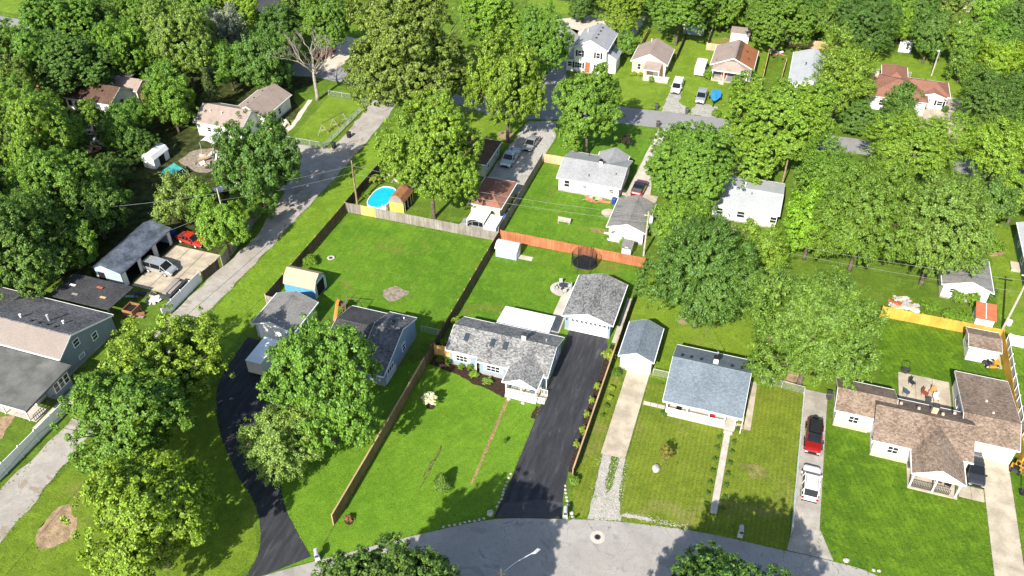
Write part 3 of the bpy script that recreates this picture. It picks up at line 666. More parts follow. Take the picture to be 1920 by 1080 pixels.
fpart('door_frame', MB().box(-53.4, -53.36, 77.0, 79.2, 2.31, 2.45), 'vinyl', h); fpart('corner_trim', MB().box(-53.42, -53.37, 76.6, 76.74, 0, 1.7).box(-53.42, -53.37, 79.46, 79.6, 0, 1.7), 'vinyl', h)
fpart('lower_siding', MB().box(-58.06, -53.44, 76.585, 76.615, .05, 1.6), plain('azure_siding', (.10, .30, .50), .7, .08), h)
# --- grey single garage and blue-roofed house
h = thing('garage', 'single grey garage with blue-grey roof beside the tall driveway fence', 'garage', (-9.3, 79.6, 0))
ro = gable(h, -11.45, -7.1, 76.3, 82.9, 'y', -9.3, 3.4, 2.4, 2.4, 'grey_wall', 'sh_bluey', oh=.25); garage_door(h, 'S', 76.55, -8.95, 2.6, 2.0, 'white', 3)
fpart('door_handle', MB().box(-9.6, -9.3, 76.46, 76.485, 1.6, 1.66).box(-8.6, -8.3, 76.46, 76.485, 1.6, 1.66), 'dkmetal', h); window(h, 'E', -7.35, 79.6, 1.5); window(h, 'W', -11.2, 79.6, 1.5)
h = thing('house', 'bungalow with blue-grey roof and white front porch railing', 'house', (-.35, 75, 0))
m = MB(); t = .13
x0, x1, yf, yb, yr, zr, zf, zb = -4.9, 4.2, 70.3, 79.6, 75.55, 4.85, 2.6, 3.15
fpart('wall', MB().prism([(72.3, 0), (79.25, 0), (79.25, 3.1), (yr, zr-.16), (72.3, 3.3)], x0+.35, x1-.35, 'x'), 'white_wall', h)
V = [(x0, yf, zf), (-.5, yf, zf+.16), (x1, yf, zf), (x0, yr, zr), (-.5, yr, zr), (x1, yr, zr), (x0, yb, zb), (x1, yb, zb)]
m.add(V+[(x, y, z-t) for x, y, z in V], [(0, 4, 3), (0, 1, 4), (1, 2, 4), (2, 5, 4), (3, 4, 5, 7, 6), (8, 9, 1, 0), (9, 10, 2, 1), (10, 13, 5, 2), (13, 15, 7, 5), (15, 14, 6, 7), (14, 11, 3, 6), (11, 8, 0, 3), (8, 11, 12), (8, 12, 9), (9, 12, 10), (10, 12, 13), (11, 14, 15, 13, 12)])
ro = fpart('roof', m, 'sh_bluex', h)
fpart('ridge_cap', MB().prism([(yr-.16, zr-.06), (yr, zr+.03), (yr+.16, zr-.06)], x0+.02, x1-.02, 'x'), 'sh_bluex', h)
fpart('gutter', MB().box(x0, x1, yf-.12, yf-.003, zf-.17, zf-.02), 'white', h); fpart('gutter', MB().box(x0, x1, yb+.003, yb+.12, zb-.17, zb-.02), 'white', h)
for a in (x0-.04, x1+.003): fpart('rake_board', MB().prism([(yf, zf-.02), (yr, zr-.02), (yr, zr-.24), (yf, zf-.2)], a, a+.037, 'x').prism([(yr, zr-.02), (yb, zb-.02), (yb, zb-.2), (yr, zr-.24)], a, a+.037, 'x'), 'white', h)
fpart('porch_floor', MB().box(-4.5, 3.6, 70.55, 72.28, .02, .34), 'concrete_light', h)
posts(h, [(-4.35, 70.7), (-2.0, 70.7), (.5, 70.7), (2.3, 70.7), (3.5, 70.7)], .34, 2.5, s=.16)
for a, b in ((-4.35, -2.0), (-2.0, .5), (.5, 2.3)): railing(h, (a, 70.7), (b, 70.7), .34, 1.2, step=.13)
railing(h, (-4.35, 70.7), (-4.35, 72.2), .34, 1.2); fpart('porch_beam', MB().box(-4.6, 3.7, 70.6, 70.78, 2.32, 2.49), 'white', h)
steps(h, 2.45, 3.45, 69.9, 70.5, 2, .34, 'S'); door(h, 'S', 72.3, 2.8, 'wood_cedar'); window(h, 'S', 72.3, -2.6, 1.5, 1.6, 1.2, mull=2); window(h, 'S', 72.3, .6, 1.5, 1.2, 1.2)
window(h, 'W', -4.55, 75, 1.5); window(h, 'E', 3.85, 74, 1.5); window(h, 'E', 3.85, 77.5, 1.5); window(h, 'N', 79.25, 0, 1.6)
zz = lambda y: zr-(y-yr)*(zr-zb)/(yb-yr)
vents(ro, [(x, 76.4, zz(76.4)) for x in (-3.9, -2.85, -1.65, 1.95, 3.1)]); chimney(ro, .05, 76.4, 4.2, 5.35, .55, 'white_wall', 'black_plastic'); pipe(ro, .1, 78.6, 3.4, 4.2)
fpart('gutter_spout', MB().box(4.22, 4.3, 70.32, 70.4, .1, 2.45), 'white', h)
# --- brown-shingled house with the attached garage
h = thing('house', 'sprawling white house with mottled brown roof and front porch at lower right', 'house', (24, 76, 0))
gable(h, 14.0, 20.5, 74.9, 80.3, 'x', 77.4, 3.95, 2.7, 2.7, 'white_wall', 'sh_brownx')
ro = gable(h, 18.1, 28.4, 71.6, 79.0, 'x', 75.6, 4.3, 2.65, 2.7, 'white_wall', 'sh_brownx', rake=False)
gable(h, 22.1, 27.4, 68.2, 75.2, 'y', 24.75, 3.95, 2.6, 2.6, 'white_wall', 'sh_browny', walls=False)
ro2 = gable(h, 27.45, 33.3, 74.9, 86.1, 'x', 77.8, 3.95, 2.7, 2.55, 'white_wall', 'sh_brownx')
fpart('pediment', MB().prism([(22.3, 2.46), (27.2, 2.46), (24.75, 3.72)], 68.38, 68.5, 'y'), 'white', h)
fpart('porch_beam', MB().box(22.3, 27.2, 68.34, 68.52, 2.2, 2.455), 'white', h); fpart('porch_floor', MB().box(22.3, 27.3, 68.3, 71.9, .02, .2), 'concrete', h)
posts(h, [(22.45, 68.45), (24.75, 68.45), (27.05, 68.45)], .2, 2.2, s=.15); railing(h, (22.45, 68.45), (24.75, 68.45), .2, 1.1, 'dkmetal'); railing(h, (24.75, 68.45), (26.4, 68.45), .2, 1.1, 'dkmetal')
for a, b, y in ((14.32, 18.12, 75.22), (18.42, 22.3, 71.92)):
    fpart('brick_base', MB().box(a, b, y-.12, y-.006, 0, .75), 'brickbase', h); fpart('ledge', MB().box(a-.02, b+.02, y-.16, y-.004, .751, .81), 'concrete_light', h)
window(h, 'S', 75.25, 16.3, 1.5, 1.1, 1.1, mull=2); window(h, 'S', 71.95, 20.5, 1.5, 1.1, 1.1, mull=2); window(h, 'W', 14.35, 77.5, 1.5); window(h, 'W', 18.45, 73.2, 1.5, .8)
door(h, 'S', 71.95, 25.3, 'slate_wall'); window(h, 'S', 71.95, 23.6, 1.5, 1.2); garage_door(h, 'S', 75.25, 29.2, 2.2, 2.1); garage_door(h, 'S', 75.25, 31.75, 2.4, 2.1)
window(h, 'W', 27.8, 82, 1.5, 1.4, 1.2); door(h, 'W', 27.8, 80, 'blue_wall2'); window(h, 'N', 78.65, 20, 1.5, 1.4); door(h, 'N', 78.65, 23.5, 'white')
vents(ro, [(20.8, 76.9, 4.0), (22.6, 76.5, 4.2), (25.1, 76.4, 4.2), (26.5, 77.4, 3.8)], 'brickbase', .14); chimney(ro, 24.3, 76.9, 3.6, 4.8, .6, 'tan_wall', 'dkmetal')
vents(ro2, [(30.2, 80.9, 3.45), (30.6, 78.8, 3.8)], 'brickbase', .12)
h = thing('shed', 'white shed with brown shingle roof in the yellow-fenced corner', 'shed', (31.4, 93.2, 0))
gable(h, 29.5, 33.3, 91.6, 95.5, 'x', 93.6, 2.75, 2.3, 2.2, 'white_wall', 'sh_brownx', oh=.2); fpart('lattice_skirt', MB().box(29.72, 31.6, 91.66, 91.78, .05, 1.0), 'grey_wall', h)
window(h, 'W', 29.7, 93.5, 1.4, .8, .9); door(h, 'S', 91.8, 32.4, 'white', .9, 1.9, .1)
# --- middle rear lots
h = thing('shed', 'small pale blue shed with white roof beside the red fence', 'shed', (-31.8, 94.5, 0))
gambrel(h, 'x', -33.5, -30.1, 93.4, 95.7, 1.55, 2.0, 2.2, .5, 'blue_wall2', 'white_roof'); door(h, 'E', -30.2, 94.5, 'vinyl', .8, 1.5, .05)
h = thing('house', 'white house with grey roof and white chimney behind the red fence', 'house', (-24.7, 117.4, 0))
ro = gable(h, -29.9, -19.4, 113.0, 121.8, 'x', 117.2, 4.0, 2.6, 2.6, 'white_wall', 'sh_plainx'); gable(h, -25.2, -20.2, 117.5, 123.2, 'y', -22.6, 3.85, 2.6, 2.6, 'white_wall', 'sh_plainy')
chimney(ro, -23.6, 116.8, 3.4, 4.7, .5, 'white', 'black_plastic'); pipe(ro, -24.9, 114.2, 2.8, 3.4, 'dkmetal', .05); pipe(ro, -20.8, 115.4, 3.1, 3.7, 'dkmetal', .05); pipe(ro, -26.4, 120.4, 3, 3.4, 'dkmetal', .05)
for x, wd, ht in ((-28.2, .9, 1.3), (-25.3, .8, .6), (-20.9, .8, .7)): window(h, 'S', 113.35, x, 1.6, wd, ht)
door(h, 'S', 113.35, -23.3, 'white'); window(h, 'E', -19.75, 116, 1.5); window(h, 'E', -19.75, 119, 1.5); steps(h, -19.7, -18.9, 115.3, 116.5, 2, .5, 'E')
h = thing('garage', 'white garage with weathered grey roof next to the utility pole', 'garage', (-16.2, 106.7, 0))
gable(h, -19.2, -13.4, 102.6, 110.8, 'y', -16.1, 3.45, 2.4, 2.4, 'white_wall', 'sh_oldy'); window(h, 'S', 102.95, -18.2, 1.4, .7, .7)
fpart('lean_panel', MB().box(-19.5, -17.1, 102.5, 102.6, 0, 1.3), 'white', h); door(h, 'S', 102.95, -16.6, 'white', .9, 1.9, .1)
h = thing('shed', 'tiny white shed with flat grey roof behind the red fence', 'shed', (-15.3, 100, 0))
fpart('wall', MB().box(-16.05, -14.75, 99.2, 100.8, 0, 1.7), 'white_wall', h); flat('roof', h, [(-16.2, 98.95, 1.75), (-14.6, 98.95, 1.75), (-14.6, 101.1, 1.9), (-16.2, 101.1, 1.9)], .08, 'sh_oldx'); door(h, 'S', 99.2, -15.4, 'white', .7, 1.45, .05)
h = thing('garage', 'cream garage with reddish-brown hip roof below the gravel drive', 'garage', (-38, 105.8, 0))
hip(h, -40.7, -35.4, 101.9, 109.8, 2.5, 3.85, 'cream', 'sh_redy', oh=.3); window(h, 'S', 102.2, -38.9, 1.5, .7, .7); window(h, 'S', 102.2, -37, 1.5, .7, .6); garage_door(h, 'N', 109.5, -38, 3.5)
h = thing('house', 'pale green house with dark brown hip roof beside the big bright tree', 'house', (-45.5, 117.2, 0))
hip(h, -49.0, -41.8, 113.1, 121.2, 2.6, 4.2, 'palegreen', 'sh_dkbrowny'); window(h, 'E', -42.15, 115, 1.5); window(h, 'E', -42.15, 119.6, 1.5); door(h, 'S', 113.45, -44, 'white')
h = thing('canopy', 'white fabric canopy on posts over the parked station wagon', 'canopy', (-38.1, 99.5, 0))
flat('canopy_top', h, [(-39.5, 97.7, 2.35), (-38.1, 97.7, 2.75), (-38.1, 101.1, 2.75), (-39.5, 101.1, 2.35)], .04, 'white_roof'); flat('canopy_top', h, [(-38.1, 97.7, 2.75), (-36.7, 97.7, 2.35), (-36.7, 101.1, 2.35), (-38.1, 101.1, 2.75)], .04, 'white_roof'); posts(h, [(-39.4, 97.8), (-36.8, 97.8), (-39.4, 101), (-36.8, 101)], 0, 2.32, s=.07)
h = thing('shed', 'yellow barn shed with brown roof beside the blue pool', 'shed', (-51.7, 101.3, 0))
gambrel(h, 'y', -53.0, -50.4, 99.4, 103.2, 1.9, 2.75, 3.2, .5, 'yellow_wall', 'brown_roof'); fpart('gable_shingles', MB().prism([(-52.85, 1.75), (-50.55, 1.75), (-50.55, 1.9), (-50.95, 2.6), (-51.7, 3.0), (-52.45, 2.6), (-52.85, 1.9)], 99.44, 99.49, 'y'), 'wood_grey', h)
fpart('doorway', MB().box(-50.505, -50.49, 99.8, 102.8, .05, 1.8), 'dark', h)  # dark sheet on the side wall, painted shade of the open doorway
for y in (99.9, 101.0, 102.1): fpart('door_frame', MB().box(-50.488, -50.45, y, y+.12, .05, 1.8), 'white', h)
h = thing('house', 'white house with pale grey roof hidden behind the dark feathery tree', 'house', (0, 117.5, 0))
ro = gable(h, -5.4, 4.8, 113.0, 122.3, 'x', 117.6, 3.6, 2.7, 2.7, 'white_wall', 'sh_silverx'); window(h, 'S', 113.35, -4, 1.5); window(h, 'S', 113.35, -.8, 1.5, 1.2); door(h, 'S', 113.35, .8, 'white'); window(h, 'S', 113.35, 4, 1.5)
fpart('ladder', MB().tube([(.5, 112.5, 0), (.5, 112.9, 2.7)], .04, 4).tube([(1.1, 112.5, 0), (1.1, 112.9, 2.7)], .04, 4).box(.5, 1.1, 112.6, 112.66, .8, .85).box(.5, 1.1, 112.7, 112.76, 1.5, 1.55), 'wood_pine', h); pipe(ro, -1.0, 118.5, 3.3, 4.0, 'white', .1); pipe(ro, .2, 116.5, 3.2, 3.6, 'dkmetal', .06)
h = thing('garage', 'small white garage with plain grey roof at the right behind weeds', 'garage', (30.3, 107.3, 0))
ro = gable(h, 27.0, 33.4, 103.5, 111.0, 'y', 30.4, 3.7, 2.5, 2.5, 'white_wall', 'sh_oldy'); pipe(ro, 30.6, 105.2, 3.5, 4.2, 'white', .07); window(h, 'S', 103.85, 28.6, 1.5, .8, .8); door(h, 'S', 103.85, 32, 'white')
h = thing('shed', 'little white shed with rusty red roof behind the yellow fence', 'shed', (32.4, 100, 0))
fpart('wall', MB().prism([(98.9, 0), (101.1, 0), (101.1, 2.2), (98.9, 1.5)], 31.25, 33.45, 'x'), 'white_wall', h); flat('roof', h, [(31.1, 98.7, 1.55), (33.6, 98.7, 1.55), (33.6, 101.25, 2.35), (31.1, 101.25, 2.35)], .07, 'rust_roof'); fpart('seam', MB().prism([(98.8, 1.6), (101.2, 2.36), (101.2, 2.33), (98.8, 1.57)], 32.3, 32.36, 'x'), 'white_roof', h)
h = thing('house', 'teal house with pale roof cut by the right edge', 'house', (43, 114, 0))
gable(h, 38.2, 49, 106, 122.2, 'y', 43.6, 4.6, 2.7, 2.7, 'teal_wall', 'sh_silvery'); window(h, 'W', 38.55, 118.6, 1.5); window(h, 'W', 38.55, 114.6, 1.4, 1.2, 1.3); fpart('porch_step', MB().box(37.3, 38.5, 113.2, 115.2, .02, .4), 'concrete', h)
# --- across the upper road
h = thing('house', 'two-storey white house with grey roof, dark shutters and red door', 'house', (-35.5, 161, 0))
ro = gable(h, -39.1, -32.0, 156.5, 165.6, 'y', -35.55, 7.1, 5.35, 5.35, 'white_wall', 'sh_plainy', oh=.3)
for x in (-37.6, -33.9): window(h, 'S', 156.8, x, 4.0, .8, 1.25, shut='black_plastic')
window(h, 'S', 156.8, -37.8, 1.5, 1.5, 1.2, mull=3, shut='black_plastic'); window(h, 'S', 156.8, -33.7, 1.4, 1.0, 1.2, shut='black_plastic'); door(h, 'S', 156.8, -35.9, 'rust_roof', 1.0, 2.2, .2)
for y in (159, 162.5): window(h, 'E', -32.3, y, 4, .8, 1.2)
flat('roof', h, [(-32.28, 158.0, 4.3), (-30.2, 158.0, 3.1), (-30.2, 162.2, 3.1), (-32.28, 162.2, 4.3)], .12, 'sh_plainy'); fpart('wall', MB().prism([(-32.29, 0), (-30.5, 0), (-30.5, 3.12), (-32.29, 4.1)], 158.2, 162.0, 'y'), 'white_wall', h)
fpart('solar_panel', MB().add([(-32.1, 159.9, 4.26), (-30.9, 159.9, 3.57), (-30.9, 162.0, 3.57), (-32.1, 162.0, 4.26)], [(0, 1, 2, 3)]), 'skyglass', h)
fpart('bay', MB().box(-40.3, -38.85, 156.9, 159.6, 0, 2.5), 'white_wall', h); flat('bay_roof', h, [(-40.5, 156.7, 2.5), (-38.8, 156.7, 3.0), (-38.8, 159.8, 3.0), (-40.5, 159.8, 2.5)], .1, 'sh_plainy'); window(h, 'S', 156.9, -39.6, 1.5, .9, 1.1)
vents(ro, [(-34.9, y, 6.78) for y in (158.6, 160.3, 162.1, 163.9)]); pipe(ro, -37.5, 162.3, 6.1, 6.9, 'white')
h = thing('house', 'small tan house with taupe roof and white porch posts', 'house', (-24.1, 163.4, 0))
ro = gable(h, -27.8, -20.5, 159.4, 167.6, 'y', -24.15, 4.6, 2.75, 2.75, 'tan_wall', 'sh_tany'); fpart('pediment', MB().prism([(-27.4, 2.6), (-20.9, 2.6), (-24.15, 4.4)], 159.6, 159.74, 'y'), 'white_wall', h)
window(h, 'S', 159.75, -26.1, 1.6, .7, 1.3); window(h, 'E', -20.85, 163, 1.5); door(h, 'S', 159.75, -22.6, 'white'); pipe(ro, -25.2, 166.8, 3.9, 4.6, 'white')
flat('porch_roof', h, [(-24.8, 157.0, 2.5), (-21.5, 157.0, 2.5), (-21.5, 160.2, 3.3), (-24.8, 160.2, 3.3)], .12, 'sh_tanx'); fpart('porch_beam', MB().box(-24.7, -21.6, 157.05, 157.2, 2.2, 2.37), 'white', h)
posts(h, [(-24.6, 157.2), (-21.7, 157.2)], .2, 2.2, s=.16); fpart('porch_floor', MB().box(-24.7, -19.8, 157.1, 159.7, .02, .22), 'concrete_light', h); railing(h, (-24.6, 157.2), (-21.7, 157.2), .2, 1.15); railing(h, (-21.7, 157.2), (-19.8, 157.2), .2, 1.15); fpart('wall_trim', MB().box(-20.98, -20.84, 159.7, 159.76, .2, 2.6).box(-27.46, -27.3, 159.7, 159.76, .2, 2.6), 'white', h)
h = thing('house', 'grey house whose roof is grey on one side and brown on the other', 'house', (-8.3, 167.4, 0))
ro = gable(h, -12.6, -4.2, 162.7, 172.2, 'y', -8.3, 4.6, 2.7, 2.7, 'dkgrey_wall', 'sh_tany', oh=.3)
fpart('brown_slope', MB().add([(-7.1, 162.72, 4.6-1.2*.463+.012), (-4.22, 162.72, 2.71+.014), (-4.22, 172.18, 2.71+.014), (-7.1, 172.18, 4.6-1.2*.463+.012)], [(0, 1, 2, 3)]), 'sh_rusty', ro)
fpart('dark_strip', MB().add([(-8.0, 162.72, 4.6-.3*.463+.016), (-7.1, 162.72, 4.6-1.2*.463+.016), (-7.1, 172.18, 4.6-1.2*.463+.016), (-8.0, 172.18, 4.6-.3*.463+.016)], [(0, 1, 2, 3)]), 'sh_dkbrowny', ro)
m = MB(); m.add([(-12.0, 161.2, 2.3), (-5.0, 161.2, 2.3), (-5.0, 163.1, 2.6), (-12, 163.1, 2.6), (-9.3, 163.1, 3.75), (-7.7, 163.1, 3.75)], [(0, 1, 5, 4), (1, 2, 5), (0, 4, 3), (0, 3, 2, 1)]); fpart('porch_roof', m, 'sh_tanx', h)
fpart('porch_fascia', MB().box(-12.02, -4.98, 161.12, 161.19, 2.15, 2.32), 'white', h); posts(h, [(-11.8, 161.4), (-5.2, 161.4), (-9.6, 161.4)], .1, 2.28, 'white'); fpart('porch_wall', MB().box(-9.0, -5.3, 161.35, 161.45, .1, 1.0), 'dkgrey_wall', h)
door(h, 'S', 163.0, -9.6, 'rust_roof'); window(h, 'S', 163.0, -7, 1.5, 1.4); steps(h, -10.3, -9.3, 160.2, 161.2, 2, .4, 'S'); fpart('porch_floor', MB().box(-11.9, -5.1, 161.22, 162.98, .02, .3), 'concrete', h); vents(ro, [(-6.2, 168.6, 3.68), (-5.6, 166, 3.4), (-11.6, 164, 3.1)], 'black_plastic', .12)
h = thing('shed', 'greenish shed with light blue door at the back of the lawn', 'shed', (-18.8, 184.3, 0))
gable(h, -21.2, -16.4, 182.4, 186.4, 'y', -18.8, 3.2, 2.1, 2.1, 'green_shed', 'sh_darky', oh=.2); fpart('door', MB().box(-20.2, -17.5, 182.53, 182.58, .1, 2.0), 'blue_wall2', h)
h = thing('shed', 'white shed with flat grey roof behind the half-brown roof', 'shed', (-8.8, 182.3, 0))
fpart('wall', MB().box(-10.7, -6.9, 181.2, 183.4, 0, 2.3), 'white_wall', h); flat('roof', h, [(-10.9, 181.0, 2.35), (-6.7, 181.0, 2.35), (-6.7, 183.7, 2.6), (-10.9, 183.7, 2.6)], .1, 'sh_tanx'); window(h, 'S', 181.2, -9.6, 1.5, .6, .5)
h = thing('house', 'long white house with pale metal roof beside the yellow-green tree', 'house', (6.5, 165.5, 0))
ro = gable(h, 2.6, 10.4, 157.9, 173.2, 'y', 6.5, 4.3, 3.0, 3.0, 'white_wall', 'sh_silvery', oh=.2); window(h, 'S', 158.1, 4.6, 1.6, 1.2, .4); door(h, 'S', 158.1, 7.2, 'black_plastic'); pipe(ro, 5.2, 165.5, 3.8, 4.4, 'dkmetal', .09); window(h, 'W', 2.8, 163, 1.6)
h = thing('house', 'house with broad brick-red roof and white front wing', 'house', (23, 165, 0))
ro = hip(h, 16.8, 27.5, 158.4, 168.6, 2.75, 4.3, 'white_wall', 'sh_redy'); hip(h, 19.5, 24.2, 165, 173.2, 2.75, 4.0, 'white_wall', 'sh_redy')
hip(h, 22.0, 31.4, 162.0, 168.5, 2.75, 3.95, 'white_wall', 'sh_redx', inset=2.6); gable(h, 26.2, 30.8, 161.4, 164.6, 'y', 28.5, 3.45, 2.75, 2.75, 'white_wall', 'sh_redy'); window(h, 'S', 161.75, 27.2, 1.5, 1.0, 1.0, shut='black_plastic'); window(h, 'S', 161.75, 29.9, 1.5, 1.0, 1.0, shut='black_plastic'); window(h, 'S', 158.75, 20, 1.5, 1.6)
chimney(ro, 18.2, 165, 3.6, 4.6, .6, 'brickbase', None)
h = thing('house', 'far grey-roofed house among trees in the upper right', 'house', (36.5, 212, 0))
gable(h, 32.5, 41.5, 207, 218, 'y', 37, 5.0, 2.7, 2.7, 'cream', 'sh_plainy'); window(h, 'S', 207.35, 35, 1.5); window(h, 'S', 207.35, 39, 1.5)
# --- left side of the alley
h = thing('house', 'white house with taupe roofs behind the dark dense tree', 'house', (-90, 117, 0))
ro = gable(h, -95.4, -85.7, 110.4, 118.0, 'x', 114.2, 4.6, 2.8, 2.8, 'white_wall', 'sh_tanx'); ro2 = gable(h, -91.2, -84.3, 115.5, 125.2, 'y', -87.6, 4.5, 2.75, 2.75, 'white_wall', 'sh_tany')
window(h, 'S', 110.75, -92.6, 1.6, .8, 1.0); window(h, 'E', -84.65, 119, 1.4, 1.4, 1.3); window(h, 'E', -84.65, 121, 1.4, .8, 1.2); window(h, 'E', -86.05, 113, 1.5); door(h, 'E', -84.65, 122.6, 'white')
pipe(ro, -93.2, 112.8, 3.9, 4.3, 'white', .08); pipe(ro, -90.8, 112.7, 3.9, 4.3, 'white', .08); vents(ro2, [(-88.5, y, 4.05) for y in (117.6, 119.6, 122.5)], 'black_plastic', .12)
h = thing('shed', 'small white barn shed with dark open doorway in the left woods', 'shed', (-96.3, 100.5, 0))
gambrel(h, 'y', -97.6, -95.1, 98.4, 102.5, 1.75, 2.45, 2.7, .4, 'white_wall', 'white_roof'); fpart('doorway', MB().box(-95.21, -95.19, 99.8, 101.2, .05, 1.7), 'dark', h)  # doorway is a dark panel with the inside shade painted in
h = thing('garage', 'long three-bay garage with dark metal roof and open bays', 'garage', (-82, 76, 0))
fpart('roof', MB().prism([(-79.4, 2.75), (-82.7, 3.55), (-84.3, 2.7), (-84.3, 2.58), (-82.7, 3.43), (-79.4, 2.63)], 70.3, 81.7, 'y'), 'metal_roof', h)
for i in range(9): y = 71.4+i*1.15; fpart('seam', MB().prism([(-79.45, 2.79), (-82.68, 3.575), (-82.68, 3.55), (-79.45, 2.76)], y, y+.05, 'y'), 'metal_roof', h)
fpart('wall', MB().prism([(-79.8, 0), (-84.1, 0), (-84.1, 2.6), (-82.7, 3.4), (-79.8, 2.66)], 70.5, 70.65, 'y'), 'blue_wall2', h); fpart('wall', MB().prism([(-79.8, 0), (-84.1, 0), (-84.1, 2.6), (-82.7, 3.4), (-79.8, 2.66)], 81.35, 81.5, 'y'), 'blue_wall2', h)
fpart('wall', MB().box(-84.1, -83.95, 70.65, 81.35, 0, 2.58), 'blue_wall2', h); fpart('lintel', MB().box(-79.95, -79.8, 70.66, 81.34, 2.2, 2.64), 'white_wall', h)
for y0, y1 in ((70.66, 71.5), (74.1, 74.8), (77.4, 78.2), (80.9, 81.34)): fpart('pier', MB().box(-79.95, -79.8, y0, y1, 0, 2.19), 'white_wall', h)
fpart('floor', MB().box(-83.9, -79.9, 70.7, 81.3, 0, .03), 'dark', h); fpart('back_shade_panel', MB().box(-83.94, -83.9, 70.7, 81.3, .04, 2.5), 'dark', h); fpart('doorway', MB().box(-83.7, -82.6, 70.46, 70.495, .05, 2.0), 'dark', h)  # floor, rear panel and doorway coloured near-black as painted shade inside the garage
h = thing('house', 'grey-sided house with a tan front slope and black rear roof slope', 'house', (-80, 58, 0))
sl = shingle('shingle_pinkish', (.205, .172, .148), (.28, .236, .205), 'x', .4)
ro = gable(h, -96, -75.0, 53.5, 63.0, 'x', 56.2, 5.0, 3.3, 2.6, 'slate_wall', 'sh_darkx', oh=.2, trim='white')
fpart('tan_slope', MB().add([(-95.98, 53.5, 3.312), (-75.02, 53.5, 3.312), (-75.02, 56.1, 4.95), (-95.98, 56.1, 4.95)], [(0, 1, 2, 3)]), sl, ro)
window(h, 'E', -75.2, 56.6, 3.3, .95, 1.1, frame='white'); window(h, 'E', -75.2, 56.6, 1.1, .9, .6); window(h, 'E', -75.2, 59.4, 2.0, .9, 1.1)
pipe(ro, -80.0, 58.0, 4.3, 5.3, 'metal', .11); pipe(ro, -78.0, 58.2, 4.2, 4.7, 'white', .1); pipe(ro, -83.5, 57.2, 4.5, 5.1, 'white', .1); vents(ro, [(x, 57.0, 4.75) for x in (-81.6, -80.4, -79.2, -78.0)], 'black_plastic', .14)
fpart('front_wall', MB().box(-95.8, -75.3, 53.55, 53.69, 2.6, 3.16), 'white_wall', h)
h = thing('house', 'house with flat weathered grey roof and porch above the white fence', 'house', (-82, 49.5, 0))
ro = flat('roof', h, [(-98, 45.7, 2.85), (-73.2, 45.7, 2.85), (-73.0, 53.2, 3.25), (-98, 53.2, 3.25)], .16, 'roll_roof')
fpart('gutter', MB().box(-98, -73.2, 45.58, 45.697, 2.7, 2.86), 'white', h); fpart('gutter', MB().prism([(45.7, 2.68), (45.7, 2.87), (53.2, 3.27), (53.2, 3.1)], -73.18, -73.08, 'x'), 'dkmetal', h)
fpart('wall', MB().box(-97, -75.4, 48.7, 52.9, 0, 2.8), 'white_wall', h); fpart('wall', MB().box(-75.4, -73.7, 50.2, 52.9, 0, 2.8), 'slate_wall', h)
for y in (50.7, 51.5, 52.3): window(h, 'E', -73.7, y, 1.7, .7, 1.4)
posts(h, [(-74.5, 46.5), (-78.0, 46.5), (-82, 46.5)], .02, 2.7); railing(h, (-73.8, 46.6), (-73.8, 50.2), .05, 1.0, 'dkmetal', .3); window(h, 'S', 48.7, -80, 1.5, 1.4)
h = thing('house', 'ruined white house with brown roof and missing siding in the left woods', 'house', (-118, 115, 0))
gable(h, -124.2, -113.6, 111.2, 118.2, 'x', 114.9, 4.5, 2.7, 2.7, 'white_wall', 'sh_dkbrownx'); gable(h, -118.6, -112.6, 117.5, 122, 'x', 119.8, 3.9, 2.6, 2.6, 'white_wall', 'sh_tanx'); gable(h, -122.5, -117.5, 115, 123.5, 'y', -120, 4.6, 2.8, 2.8, 'white_wall', 'sh_darky')
for x in (-123, -121.6, -119.2): window(h, 'S', 111.55, x, 1.5, .7, 1.1, 'dkmetal')
window(h, 'E', -113.95, 114.6, 1.5, .8, 1.2, 'dkmetal'); fpart('broken_opening', MB().box(-118.6, -117.4, 111.5, 111.54, .05, 2.2), 'dark', h); door(h, 'E', -112.95, 119.6, 'black_plastic')  # broken opening is a dark panel painted as interior shade
h = thing('deck', 'red-brown wooden deck with railing beside the ruined white house', 'deck', (-111.6, 121, 0))
for i in range(11): fpart('plank', MB().box(-112.55+i*.18, -112.39+i*.18, 118.0, 123.6, .8, .84), 'brown_roof', h)
posts(h, [(-112.5, 118.1), (-110.7, 118.1), (-110.7, 120.8), (-110.7, 123.5)], 0, 1.7, 'brown_roof', .1); railing(h, (-110.7, 118.1), (-110.7, 123.5), .85, 1.7, 'brown_roof', .22); railing(h, (-112.5, 118.1), (-110.7, 118.1), .85, 1.7, 'brown_roof', .22)
h = thing('house', 'pale yellow house under trees at the upper left', 'house', (-134, 117, 0))
gable(h, -139, -130.3, 112.5, 121, 'x', 117, 4.4, 2.7, 2.7, 'cream', 'sh_redx'); window(h, 'E', -130.65, 118.6, 1.6, .9, 1.2); window(h, 'S', 112.85, -133, 1.5)

